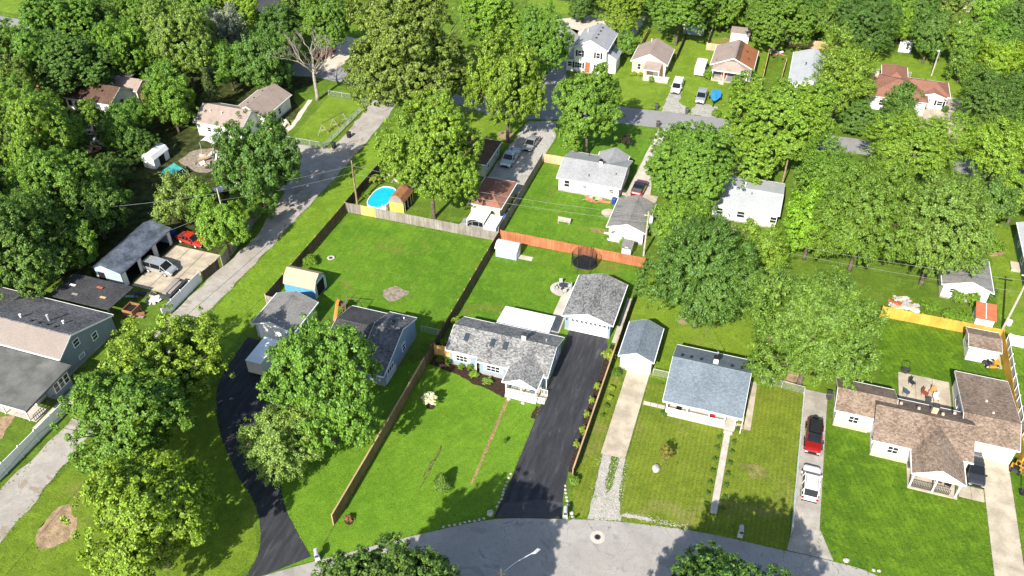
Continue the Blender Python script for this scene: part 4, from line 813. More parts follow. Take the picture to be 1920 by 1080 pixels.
# ------------------------------------------------------------------ fences
def board_panel(L, hgt, mat, key, bw=.14):
    r = random.Random(hash(key) % 999); m = MB(); n = max(3, round(L/bw)); d = L/n
    for i in range(n):
        j = r.uniform(-.025, .025); k = r.uniform(-.006, .006); m.box(i*d+.008, (i+1)*d-.008, -.011+k, .011+k, .05, hgt+j)
    for z in (.35, hgt-.35): m.box(0, L, .016, .055, z, z+.09)
    return mkmesh('panel', m, mat)
def vinyl_panel(L, hgt, mat):
    m = MB(); n = max(3, round(L/.28)); d = L/n
    for i in range(n): m.box(i*d+.006, (i+1)*d-.006, -.014, .014, .12, hgt-.1)
    m.box(0, L, -.03, .03, .06, .16); m.box(0, L, -.035, .035, hgt-.12, hgt); return mkmesh('panel', m, mat)
def link_panel(L, hgt, mat):
    m = MB(); m.tube([(0, 0, hgt), (L, 0, hgt)], .028, 6)
    k = .16; n = int((L+hgt)/k)
    for i in range(n):
        a = i*k-hgt
        for s in (1, -1):
            x0, z0, x1, z1 = a, .03, a+hgt, hgt
            if x0 < 0: z0 += -x0; x0 = 0
            if x1 > L: z1 -= x1-L; x1 = L
            if x1 <= x0: continue
            if s < 0: x0, x1 = L-x0, L-x1
            m.tube([(x0, 0, z0), (x1, 0, z1)], .006, 3, cap=False)
    return mkmesh('panel', m, mat)
def fence(name, label, a, b, hgt, pl, style, mat, postmat=None, group=None, swap=(), caprail=None):
    """straight fence run from a to b; every panel and post is a piece. swap = {panel index: material}"""
    a = Vector((*a, 0)); b = Vector((*b, 0)); L = (b-a).length; n = max(1, round(L/pl)); d = L/n; ang = math.atan2(b.y-a.y, b.x-a.x)
    root = thing(name, label, 'fence', a, ang, group); swap = dict(swap)
    mk = {'board': lambda mt, k: board_panel(d, hgt, mt, (label, k)), 'vinyl': lambda mt, k: vinyl_panel(d, hgt, mt), 'link': lambda mt, k: link_panel(d, hgt, mt)}[style]
    variants = [mk(mat, k) for k in range(2)]; r = random.Random(len(label)+n)
    pr = {'board': .05, 'vinyl': .065, 'link': .035}[style]; ph = hgt+(.08 if style != 'link' else .05)
    pm = MB()
    if style == 'link': pm.tube([(0, 0, 0), (0, 0, ph)], pr, 6)
    else:
        off = .055 if style == 'board' else 0; pm.box(-pr, pr, off-pr, off+pr, 0, ph)
        if style == 'vinyl': pm.prism([(-pr-.02, ph), (pr+.02, ph), (0, ph+.06)], -pr-.02, pr+.02, 'y')
    pme = mkmesh('post', pm, postmat or mat)
    for i in range(n):
        p = link('panel', mk(swap[i], 9) if i in swap else variants[i % 2], root, (i*d, 0, 0)); p.rotation_euler = (r.uniform(-.012, .012), 0, 0)
    for i in range(n+1): link('post', pme, root, (i*d, 0, 0))
    if caprail:
        cm_ = mkmesh('cap_rail', MB().box(0, d-.01, -.07, .10, hgt+.04, hgt+.08), caprail)
        for i in range(n): link('cap_rail', cm_, root, (i*d, 0, 0))
    return root
fence('fence', 'brown board fence dividing the two big back yards', (-34.15, 69.0), (-34.15, 97.0), 1.8, 2.4, 'board', 'wood_brown', 'wood_pine')
fence('fence', 'brown board fence running down the front lawn beside the red flowers', (-34.15, 44.7), (-34.15, 68.9), 1.75, 2.4, 'board', 'wood_tan', 'wood_cedar', None, (), 'wood_pine')
fence('fence', 'dark tall fence right of the black driveway and two-car garage', (-12.2, 80.4), (-12.2, 97.4), 1.8, 2.4, 'board', 'wood_dark', 'wood_brown')
fence('fence', 'dark fence lining the black driveway down to the grass clump', (-12.25, 58.3), (-12.25, 80.3), 1.7, 2.4, 'board', 'wood_dark', 'wood_cedar', None, (), 'wood_pine')
fence('fence', 'long weathered grey fence with new orange panels at back of the yard', (-59.1, 97.05), (-34.3, 97.05), 1.8, 2.4, 'board', 'wood_grey', 'wood_grey', None, {0: 'wood_grey', 1: 'wood_orange'})
fence('fence', 'reddish stained fence behind the trampoline', (-34.0, 97.6), (-12.4, 97.6), 1.8, 2.4, 'board', 'wood_red', 'wood_red')
fence('fence', 'dark fence between the grass verge and the big back yard', (-59.2, 73.6), (-59.2, 97.0), 1.8, 2.4, 'board', 'wood_brown', 'wood_cedar')
fence('fence', 'dark fence beside the blue pool along the verge', (-59.3, 97.3), (-59.3, 111), 1.8, 2.4, 'board', 'wood_dark', 'wood_grey')
fence('fence', 'short grey fence end behind the light blue garage', (-59.15, 73.5), (-57.2, 73.5), 1.7, 1.9, 'board', 'wood_grey')
fence('fence', 'yellow stained fence behind the brown-roofed shed', (19.6, 97.0), (34.2, 97.0), 1.8, 2.4, 'board', 'wood_yellow', 'wood_yellow')
fence('fence', 'yellow stained fence along the side of the brown-roofed house', (34.2, 96.9), (34.2, 75.5), 1.8, 2.4, 'board', 'wood_yellow', 'wood_yellow')
fence('fence', 'white vinyl fence just outside the yellow fence at right', (34.75, 96.2), (34.75, 74), 1.7, 1.9, 'vinyl', 'vinyl')
fence('fence', 'white vinyl fence behind the utility pole base at the right edge', (34.9, 96.3), (46.5, 96.3), 1.8, 1.9, 'vinyl', 'vinyl')
fence('gate_fence', 'short cedar gate fence joining the blue-grey house', (-34.0, 71.7), (-31.8, 71.7), 1.7, 1.1, 'board', 'wood_orange')
fence('fence', 'white vinyl fence between the alley and the concrete apron', (-70.55, 66.6), (-70.55, 74.9), 1.8, 2.1, 'vinyl', 'vinyl')
fence('fence', 'white vinyl fence along the alley in the lower left', (-71.3, 37.0), (-71.3, 49.2), 1.8, 2.4, 'vinyl', 'vinyl')
fence('fence', 'dark leaning fence at the corner of the concrete apron', (-70.3, 75.2), (-69.8, 78.4), 1.7, 1.6, 'board', 'wood_dark')
fence('fence', 'grey fence along the alley beside the dark dense tree', (-69.6, 79), (-71.8, 94.5), 1.8, 2.4, 'board', 'wood_grey')
fence('fence', 'weathered fence between the gravel drive and the grey-roofed white house', (-34.5, 98.2), (-34.5, 120.8), 1.8, 2.4, 'board', 'wood_grey')
fence('fence', 'short new cedar fence beside the grey-roofed white house', (-34.4, 121.0), (-30.1, 121.0), 1.7, 2.1, 'board', 'wood_cedar')
fence('fence', 'light fence behind the tan house', (-28.1, 169.5), (-28.1, 180), 1.4, 2.4, 'board', 'wood_pine'); fence('fence', 'dark fence behind the tan house beside the lawn', (-20.0, 168), (-20.0, 181), 1.4, 2.4, 'board', 'wood_dark')
fence('fence', 'grey fence beside the dry grass patch', (-14.9, 175.8), (-14.9, 187), 1.6, 2.4, 'board', 'wood_grey'); fence('fence', 'short pale fence left of the half-brown roof', (-14.9, 175.5), (-12.2, 175.5), 1.6, 1.4, 'board', 'wood_cedar')
fence('fence', 'dark fence right of the half-brown roofed house', (-2.15, 160.5), (-2.15, 176), 1.7, 2.4, 'board', 'wood_pine'); fence('fence', 'orange cedar fence behind the pale metal roof', (1.6, 182.6), (13, 184.0), 1.8, 2.4, 'board', 'wood_cedar')
fence('fence', 'low fence beside the pale metal-roofed house', (1.2, 160.5), (1.6, 173), 1.5, 2.4, 'board', 'wood_cedar')
for a, b, t in (((-79.6, 113.5), (-72.0, 113.5), 'chain-link fence at the gravel end of the swing set lawn'), ((-71.7, 113.6), (-71.7, 131.2), 'chain-link fence between the alley and the swing set lawn'), ((-80.4, 131.6), (-71.9, 131.6), 'chain-link fence at the far end of the swing set lawn'),
                ((5.6, 79.6), (10.8, 79.2), 'chain-link fence right of the blue-roofed bungalow'), ((10.85, 58.5), (10.85, 79), 'low wire fence beside the driveway with the red car'), ((-37.2, 75.0), (-34.3, 75.0), 'chain-link fence joining the dark-roofed blue house to the board fence'), ((-7.0, 76.6), (-5.0, 76.6), 'short wire fence between single garage and bungalow'),
                ((-55, 134.2), (-43, 133.6), 'chain-link fence along the upper road beside the mulch ring'), ((15.5, 174), (25.5, 175), 'chain-link fence behind the brick-red roof')):
    fence('chain_fence', t, a, b, 1.15, 2.6, 'link', 'metal')

# ------------------------------------------------------------------ trees
def leafcloud(name, centers, outs, n_per, spread, size, rng, style, stretch=1.0):
    """centers (k,3) of leaf clumps with outward directions; returns a mesh of single leaves"""
    k = len(centers); N = k*n_per
    c = np.repeat(centers, n_per, 0); o = np.repeat(outs, n_per, 0)
    off = rng.normal(0, 1, (N, 3)); off /= np.linalg.norm(off, axis=1)[:, None]; off *= (rng.uniform(.15, 1, (N, 1))**.5)*spread
    if style == 's': off += o*rng.uniform(-1.3, 1.5, (N, 1))*spread*stretch; off -= o*0
    off[:, 2] *= .8
    p = c+off
    nrm = o*.55+off/spread*.5+rng.normal(0, .42, (N, 3))+np.array([0, 0, .38])
    nrm /= np.linalg.norm(nrm, axis=1)[:, None]
    ax = rng.normal(0, 1, (N, 3)) if style != 's' else o*1.2+rng.normal(0, .55, (N, 3))
    ax -= nrm*(ax*nrm).sum(1)[:, None]; ax /= np.linalg.norm(ax, axis=1)[:, None]+1e-9
    bx = np.cross(nrm, ax); s = size*rng.uniform(.65, 1.3, (N, 1)); wd = .62 if style != 's' else .42
    V = np.stack([p-ax*s, p+bx*s*wd-ax*s*.1, p+ax*s, p-bx*s*wd-ax*s*.1], 1).reshape(-1, 3)
    me = bpy.data.meshes.new(name); me.vertices.add(4*N); me.vertices.foreach_set('co', V.astype(np.float32).ravel())
    me.loops.add(4*N); me.loops.foreach_set('vertex_index', np.arange(4*N, dtype=np.int32)); me.polygons.add(N)
    me.polygons.foreach_set('loop_start', np.arange(0, 4*N, 4, dtype=np.int32)); me.update(calc_edges=True); me.materials.append(M['leaf']); return me
def usphere(rng, n, zmin=-1.):
    z = rng.uniform(zmin, 1, n); a = rng.uniform(0, 2*PI, n); r = np.sqrt(1-z*z); return np.stack([r*np.cos(a), r*np.sin(a), z], 1)
def crown_mesh(seed, Rr, style, leaf=None, dens=1.55, per=40, spread=None):
    """crown of radius Rr around the origin: boughs of different size and reach, leaf clumps over each bough, loose sprays at the outline"""
    rng = np.random.default_rng(seed); nl = int(16+Rr*4.2)
    d = usphere(rng, nl, -.62); reach = rng.uniform(.40, .90, (nl, 1)); lc = d*Rr*reach; lr = Rr*rng.uniform(.13, .33, nl)*(1.25-.45*reach[:, 0])
    lr = np.maximum(lr, min(.45, Rr*.2)); lc = np.vstack([lc, [[0, 0, .0]], rng.normal(0, .22, (2, 3))*Rr]); lr = np.append(lr, [Rr*.52, Rr*.42, Rr*.4])
    C = []; O = []
    for i in range(len(lr)):
        n = int(4*PI*lr[i]**2*dens)+4; q = usphere(rng, n, -.8); p = lc[i]+q*lr[i]*rng.uniform(.70, 1.12, (n, 1))
        keep = np.ones(n, bool)
        for j in range(len(lr)):
            if j != i: keep &= np.linalg.norm(p-lc[j], axis=1) > lr[j]*.62
        C.append(p[keep]); O.append(q[keep])
    ns = int(Rr*Rr*1.2); q = usphere(rng, ns, -.4); C.append(q*Rr*rng.uniform(.80, 1.02, (ns, 1))); O.append(q)
    C = np.vstack(C); O = np.vstack(O); u = C/(np.linalg.norm(C, axis=1)[:, None]+1e-6); O = O*.6+u*.5; O /= np.linalg.norm(O, axis=1)[:, None]
    C *= 1+.07*np.sin(3*np.arctan2(C[:, 1], C[:, 0])+rng.uniform(0, 6))[:, None]
    leaf = leaf or (.090+.006*Rr); return leafcloud('crown', C, O, per, spread or (.36 if style == 'b' else .32), leaf*(1. if style == 'b' else 1.12), rng, style)
def trunk_mesh(seed, Rr, zc, mat='bark', limbs=6):
    rng = random.Random(seed); m = MB(); r0 = .032*Rr+.09; top = zc+Rr*.25
    pts = [(0, 0, -.1), (0, 0, .3), (rng.uniform(-.1, .1), rng.uniform(-.1, .1), zc*.5), (rng.uniform(-.2, .2), rng.uniform(-.2, .2), top)]
    m.tube(pts, [r0*1.45, r0, r0*.8, r0*.3], 9)
    for i in range(limbs):
        a = 2*PI*i/limbs+rng.uniform(-.4, .4); z = zc*rng.uniform(.45, .8); L = Rr*rng.uniform(.55, .8)
        b = Vector((math.cos(a)*L, math.sin(a)*L, z+L*rng.uniform(.35, .8)))
        m.tube([(0, 0, z), tuple(b*.5+Vector((0, 0, z*.42+.1))), tuple(b)], [r0*.5, r0*.34, r0*.1], 6)
        for s in (-1, 1):
            e = b+Vector((math.cos(a+s*.8)*L*.3, math.sin(a+s*.8)*L*.3, L*.3)); mid = b*.62+Vector((0, 0, z*.34)); m.tube([tuple(mid), tuple(e)], [r0*.22, r0*.06], 5)
    return mkmesh('trunk', m, mat, True)
PROTO = {'b': [], 's': []}
for st, sizes in (('b', (2.6, 4.4, 6.2, 8.5)), ('s', (3.2, 5.0, 7.2))):
    for Rr in sizes:
        for sd_ in range(4): PROTO[st].append((Rr, crown_mesh(int(Rr*10)+sd_*77+(500 if st == 's' else 0), Rr, st), trunk_mesh(int(Rr*10)+sd_, Rr, Rr*1.25)))
HUE = dict(yg=(.165, .272, .028), mg=(.120, .228, .028), ye=(.190, .290, .024), lt=(.185, .275, .060), br=(.148, .265, .028), dk=(.084, .165, .028),
           ol=(.138, .212, .036), sv=(.230, .260, .190), vb=(.165, .315, .022), dm=(.098, .185, .026))
trng = random.Random(5)
def tree(x, y, r, v, zc, st, hue, label, group=None):
    root = thing('tree', label, 'tree', (x, y, 0), 0, group)
    c = sorted(PROTO[st], key=lambda p: abs(p[0]-r)); Rr, cm, tm = c[trng.randrange(4)]
    cr = link('crown', cm, root, (0, 0, zc-.06*v)); cr.scale = (r/Rr*trng.uniform(.93, 1.08), r/Rr*trng.uniform(.93, 1.08), v/Rr*1.1); cr.rotation_euler = (0, 0, trng.uniform(0, 6.28))
    hc = HUE[hue]; k = trng.uniform(.9, 1.12); cr.color = (hc[0]*k*trng.uniform(.92, 1.08), hc[1]*k, hc[2]*k, 1)
    t = link('trunk', tm, root); t.scale = (r/Rr, r/Rr, zc/(Rr*1.25)); t.rotation_euler = (0, 0, trng.uniform(0, 6.28)); return root
TREES = [
    (-58.2,53.5,6.9,6.4,8.2,"b","yg","yellow-green maple beside the grey gabled house wall on the left"),
    (-57.2,45,6.9,6.2,8.2,"b","mg","rounded green tree hiding the end of the white vinyl fence"),
    (-47.6,35.2,6.6,6.6,8.2,"b","ye","yellowish tree beside the bare dirt patch in the lower left"),
    (-39.3,54.7,6.6,8.2,9.6,"b","mg","large round tree in front of the dark-roofed blue house"),
    (-42.3,50,4.6,4.1,4.6,"s","lt","pale feathery tree beside the curved black driveway"),
    (-69.9,81.4,3.6,4.5,5.6,"b","br","small bright tree beside the concrete apron and the alley"),
    (-81.0,86.4,4.0,4.2,5.0,"s","lt","light green tree behind the three-bay garage"),
    (-71.4,93.5,6.6,7.7,9.1,"b","dk","dark dense tree shading the gravel beside the tan-roofed house"),
    (-90.5,66.2,6.8,6.4,7.6,"b","dk","huge dark tree on the left edge beyond the three-bay garage"),
    (-107.2,89.3,6.6,7.4,9.8,"b","yg","yellow-green tree in front of the ruined white house"),
    (-95.1,78.2,6.1,5.9,8.4,"b","mg","broad green tree behind the huge dark one at left"),
    (-90.2,79.4,5.0,4.7,6.0,"b","dk","dark tree behind the roof of the three-bay garage"),
    (-102,100.2,3.2,4,4.7,"b","mg","narrow dark tree beside the rubble heap"),
    (-99.1,110.4,4.6,5.3,5.9,"b","br","bright tree beside the red deck"),
    (-99.1,100.2,3.8,3,3.2,"b","dk","low dark tree behind the small white shed"),
    (-97.9,91.6,3.8,3,3.2,"b","dk","low dark tree left of the small white shed"),
    (-130.3,114.1,6.4,6,8.5,"b","mg","green tree over the pale yellow house"),
    (-135.8,127.3,8.1,6.4,8.8,"b","mg","tall tree beside the upper left road"),
    (-123.3,115.1,7.4,5.7,7.3,"b","dk","dark tree behind the pale yellow house"),
    (-119.1,124.1,5.6,5.9,7.5,"b","br","bright tree behind the ruined white house"),
    (-137.3,136.6,6.1,4.7,7.3,"b","dk","dark tree at the top edge right of the upper left road"),
    (-128.1,139.5,5.8,4.8,7.4,"b","mg","tree at the top edge left of the yellow-olive tree"),
    (-106.6,126.1,6.5,8.1,10.4,"b","ol","tall yellow-olive tree beside the silvery tree"),
    (-105.5,138.2,4.1,5.1,7.7,"s","sv","silvery grey-leaved tree behind the small conifer"),
    (-90.7,127.7,5.3,6.7,7.6,"b","dk","dark dense tree left of the bare dead tree"),
    (-110.3,149.3,5.3,4.8,7.4,"b","ye","yellow-green tree behind the silvery tree"),
    (-87.9,147,5.4,6.1,7.6,"b","mg","tree behind the bare dead tree"),
    (-60.3,125.5,11.3,11.3,14.4,"b","ol","huge olive-green tree at the alley corner"),
    (-42.3,125.7,7,8.7,11.5,"b","yg","yellow-green tree with its trunk in a mulch ring"),
    (-56.7,158.9,6.7,5.9,8.4,"b","br","bright tree behind the yellow-green tree with the mulch ring"),
    (-43,149.6,5.6,7,8.4,"b","mg","green tree left of the two-storey white house"),
    (-28,125.2,5.8,7.2,8.7,"b","mg","round tree in the front lawn of the grey-roofed house"),
    (-45.6,99.7,7.6,8.6,11.9,"b","br","big bright tree beside the pool and the yellow shed"),
    (-9,114.9,7.8,6.3,7.8,"b","mg","round tree beside the red and black car"),
    (-3.5,87.3,7.3,7.9,8.8,"s","dk","large dark feathery tree beyond the grey single garage"),
    (-8.7,102.2,4.5,4.2,5.4,"s","br","bright tree beside the grey-roofed white garage"),
    (1.7,129.6,9.6,7.5,8.9,"b","br","broad bright tree below the half-brown roof"),
    (23,130,7.4,5.8,7.3,"s","yg","yellow-green tree below the red-roofed house drive"),
    (11.6,151.5,5.9,7,8.5,"s","yg","yellow-green tree between the metal roof and the red roof"),
    (10.5,120.6,5.9,4.6,6.2,"s","mg","green tree across the upper road from the dark hedge"),
    (15.5,106.3,6.9,8.1,9.5,"s","mg","wide green tree behind the broad feathery tree"),
    (25.1,106.2,6.9,8.3,9.6,"s","ol","wide olive tree behind the small white garage at right"),
    (9.2,106.8,4.7,5.8,7.3,"b","vb","vivid light green tree right of the white-roofed house"),
    (10.2,80.6,7.7,7.6,9,"s","dm","broad feathery tree above the driveway with the red car"),
    (3,97.2,4.2,5.2,5.8,"s","br","bright tree between the dark feathery tree and the vivid green tree"),
    (36.3,136.7,5.6,5.1,6.7,"s","yg","yellow-green tree at the right edge below the red-roofed house"),
    (35.7,153.5,5.1,4.7,6.3,"s","dk","dark tree right of the concrete drive of the red-roofed house"),
    (38.2,125.9,4.1,3.5,5.2,"s","yg","yellow-green tree at the right edge beyond the teal house"),
    (33.9,120.6,3.1,3.9,6.1,"b","dk","dark forked tree beside the dirt patch at right"),
    (34.3,175.3,3.3,4.1,4.1,"b","mg","dense rounded bush tree beside the yard lamp"),
    (39.9,174.4,5.2,4.1,5.7,"s","ye","yellow tree at the upper right edge"),
    (45.7,193,5.2,5.1,6.7,"s","dk","dark tree in the upper right corner"),
    (40.6,202.1,4.3,5,6.6,"b","br","bright tree left of the upper right corner"),
    (34.3,183.1,4.2,4.9,6.5,"b","mg","green tree below the far grey roof"),
    (28.1,182.6,4.4,5.5,7,"b","dk","dark tree between the bright column tree and the far grey roof"),
    (23,190.4,3.6,4.5,5.1,"b","vb","bright columnar tree above the white sheet of metal"),
    (14.6,179.3,6.8,6.5,8,"s","dk","dark olive tree behind the metal-roofed house"),
    (8.9,183.8,4.4,5.5,6.1,"b","mg","green tree behind the cedar fence"),
    (-1.3,177.3,7.6,5.9,7.4,"b","mg","large tree right of the white shed"),
    (-13.3,187.9,4.9,4.3,5,"b","br","tree behind the dry grass patch"),
    (-33.8,175.7,5.5,4.3,5.9,"b","yg","yellowish tree behind the two-storey house"),
    (-43.7,182.2,4.4,3.9,4.5,"b","dk","dark tree beyond the sandy lot"),
    (-30.2,165.8,2.6,3.3,3.5,"b","mg","small tree between the two-storey house and the tan house"),
    (15.2,148.3,4,3.1,3.1,"b","dk","dark hedge bush under the yellow-green tree"),
    (22.2,153,3.5,4.4,4.2,"b","dk","dark round bush in front of the red roof"),
    (19.1,148.1,2.9,2.3,2.3,"b","dk","low dark bush between two larger dark bushes"),
    (-21.5,176,7.2,4.8,8.6,"b","mg","spreading tree with pale trunk behind the tan house"),
    (-20.3,30.6,7.4,6.8,11.6,"b","dk","dark tree rising from the bottom edge left of the street lamp"),
    (5.4,38.4,7.8,7,9.4,"b","dk","dark tree rising from the bottom edge right of the manhole"),
]
for t in TREES:
    rt = tree(*t)
    if 'bottom edge' in t[7]:      # the two street trees: extra crown copies added to darken their cast shadows
        c0 = [c for c in rt.children if c.name.startswith('crown')][0]
        for k_, f_ in ((1.3, .95), (2.9, .88)):
            c1 = c0.copy(); COL.objects.link(c1); c1.parent = rt; c1.rotation_euler = (0, 0, c0.rotation_euler[2]+k_); c1.scale = [v_*f_ for v_ in c0.scale]
# the dead tree, conifers, woods filling the gaps
def dead_tree(x, y, h_, label):
    root = thing('bare_tree', label, 'tree', (x, y, 0)); rng = random.Random(3); m = MB(); b = MB()
    m.tube([(0, 0, -.1), (.1, 0, 1), (-.1, .2, h_*.35), (0, .3, h_*.55)], [.5, .36, .3, .2], 10)
    def grow(p, d, L, r, lv):
        q = p+d*L*.5+Vector((rng.uniform(-.1, .1), rng.uniform(-.1, .1), rng.uniform(-.05, .1)))*L; e = p+d*L; tgt = m if lv < 1 else b
        tgt.tube([tuple(p), tuple(q), tuple(e)], [r, r*.75, r*.5], 6 if lv < 2 else 4)
        if lv < 4:
            for i in range(3 if lv < 3 else 4):
                nd = (d+Vector((rng.uniform(-.75, .75), rng.uniform(-.75, .75), rng.uniform(-.25, .6)))).normalized(); s_ = p+d*L*rng.uniform(.5, 1); grow(s_, nd, L*rng.uniform(.55, .75), r*.5, lv+1)
    for i in range(6):
        a = 2*PI*i/6+rng.uniform(-.3, .3); grow(Vector((0, .2, h_*rng.uniform(.32, .52))), Vector((math.cos(a)*.75, math.sin(a)*.75, .75)).normalized(), h_*.3, .15, 0)
    part('trunk', m, 'bark_pale', root, local=True, smooth=True); part('crown', b, 'bark_pale', root, local=True)
dead_tree(-81.7, 129.5, 13, 'bare dead tree with pale branches beside the swing set lawn')
def conifer_mesh(seed, Rr, Hh):
    rng = np.random.default_rng(seed); n = int(Rr*Hh*26)+(650 if Hh < 4 else 60); t = rng.uniform(0, 1, n)**.8; a = rng.uniform(0, 2*PI, n); rr = Rr*(1-t)*(.75+.25*np.sin(a*5+t*40))+.08
    C = np.stack([rr*np.cos(a), rr*np.sin(a), .35+t*(Hh-.4)-.15*rr], 1); O = np.stack([np.cos(a), np.sin(a), -.25+0*a], 1); O /= np.linalg.norm(O, axis=1)[:, None]
    return leafcloud('crown', C, O, 12, (.22 if Hh > 4 else .11), (.13 if Hh > 4 else .075), rng, 's')
CON = conifer_mesh(1, 2.3, 9.0); CONS = conifer_mesh(2, .75, 1.9)
def conifer(x, y, me, sc, hue, label, name='conifer', h_=2., mat='bark'):
    r = thing(name, label, 'tree', (x, y, 0)); c = link('crown', me, r); c.scale = sc; c.color = (*hue, 1); part('trunk', MB().tube([(0, 0, -.05), (0, 0, h_)], [.03*h_+.03, .02], 7), mat, r, local=True)
conifer(-97.8, 119.5, CON, (1, 1, .95), (.085, .125, .035), 'pointed conifer in front of the silvery tree', h_=6)
conifer(-25.3, 52.6, CONS, (1.3, 1.3, 1.2), (.12, .21, .03), 'small golden-green conifer on the front lawn', h_=1.2)
WOODS = 'tree crowding the dense wood along the left edge and upper left'
for x, y, r, hu in ((-112, 76, 6.5, 'dk'), (-103, 70, 6, 'ol'), (-99, 74, 5.0, 'br'), (-118, 96, 6.2, 'mg'), (-104, 83, 5, 'mg'), (-92, 83, 4.0, 'mg'), (-88.5, 72, 4.0, 'mg'), (-126, 104, 5.5, 'ol'), (-109, 97, 3.4, 'dk'), (-105, 106, 4, 'mg'),
                    (-103, 113, 3.2, 'br'), (-140, 108, 6, 'mg'), (-146, 120, 6.5, 'ol'), (-124, 128, 5.5, 'mg'), (-112, 130, 5.5, 'br'), (-99, 128, 4.2, 'mg'), (-118, 146, 6.5, 'mg'), (-98, 145, 5.0, 'dk'), (-127, 152, 6.5, 'mg'), (-99, 158, 6, 'ol'),
                    (-93, 136, 4.2, 'mg'), (-100, 61, 6, 'ol'), (-78, 87.5, 3.4, 'mg'), (-75.5, 100.5, 3.2, 'br'), (-107, 119, 4, 'mg'), (-132, 97, 6, 'mg'), (-122, 88, 6, 'dk'), (-113, 105.5, 2.6, 'mg')):
    v = r*trng.uniform(.85, 1.1); tree(x, y, r, v, v*.92+1.2, 'b' if trng.random() < .75 else 's', hu, WOODS, 'trees of the left wood')
FARW = 'tree in the row of woods along the top edge'
for i in range(30):
    x = -128+i*6.3+trng.uniform(-1.5, 1.5); y = 188+trng.uniform(-4, 12)+max(0, x+20)*.16+max(0, -x-70)*-.22
    if -122 < x < -104 or 31 < x < 43 or -60 < x < -44: continue
    r = trng.uniform(4.6, 6.8); v = r*trng.uniform(.9, 1.15); tree(x, y, r, v, v*.92+1.0, 'b', trng.choice(['dk', 'mg', 'mg', 'br', 'ol']), FARW, 'trees of the far wood')
for x, y, r, hu, lb in ((26, 193, 5.5, 'dk', 0), (18, 194, 6, 'mg', 0), (40, 186, 5, 'mg', 0), (47, 180, 5, 'dk', 0), (46, 168, 5, 'mg', 0), (44, 158, 5.5, 'dk', 0), (43, 148, 4.5, 'mg', 0), (48, 140, 6, 'yg', 0), (30, 122, 4.2, 'mg', 0), (44, 132, 5, 'dk', 0), (38.5, 164, 3.8, 'dk', 0), (8, 193, 6, 'dk', 0), (-2, 192, 6, 'mg', 0)):
    v = r*trng.uniform(.85, 1.1); tree(x, y, r, v, v*.92+1.0, 's' if trng.random() < .6 else 'b', hu, 'tree in the thicket along the right side and upper right', 'trees of the right thicket')

# ------------------------------------------------------------------ shrubs and small plants
SHR = [crown_mesh(900+i, .5, 'b', leaf=.05, dens=16, per=12, spread=.09) for i in range(3)]
BUSH = [crown_mesh(950+i, 1.1, 'b', leaf=.085, dens=6, per=14, spread=.18) for i in range(2)]
GRS = crown_mesh(977, .6, 's', leaf=.11, dens=10, per=12, spread=.14)
def shrub(x, y, r, hgt, hue, label, group=None, me=None, name='shrub', z0=None):
    root = thing(name, label, 'shrub', (x, y, 0), 0, group); i = trng.randrange(3); big = r > .8
    me = me or (BUSH[i % 2] if big else SHR[i]); b = 1.1 if big else .5
    c = link('foliage', me, root, (0, 0, hgt*.5+.05)); c.scale = (r/b, r/b, hgt/2/b); c.rotation_euler = (0, 0, trng.uniform(0, 6)); c.color = (*hue, 1)
    part('stem', MB().tube([(0, 0, -.02), (0, 0, hgt*.5)], [.05*hgt, .03*hgt], 6), 'bark', root, local=True); return root
G1, G2, G3, GY = (.13, .24, .022), (.075, .15, .022), (.16, .27, .03), (.22, .30, .03)
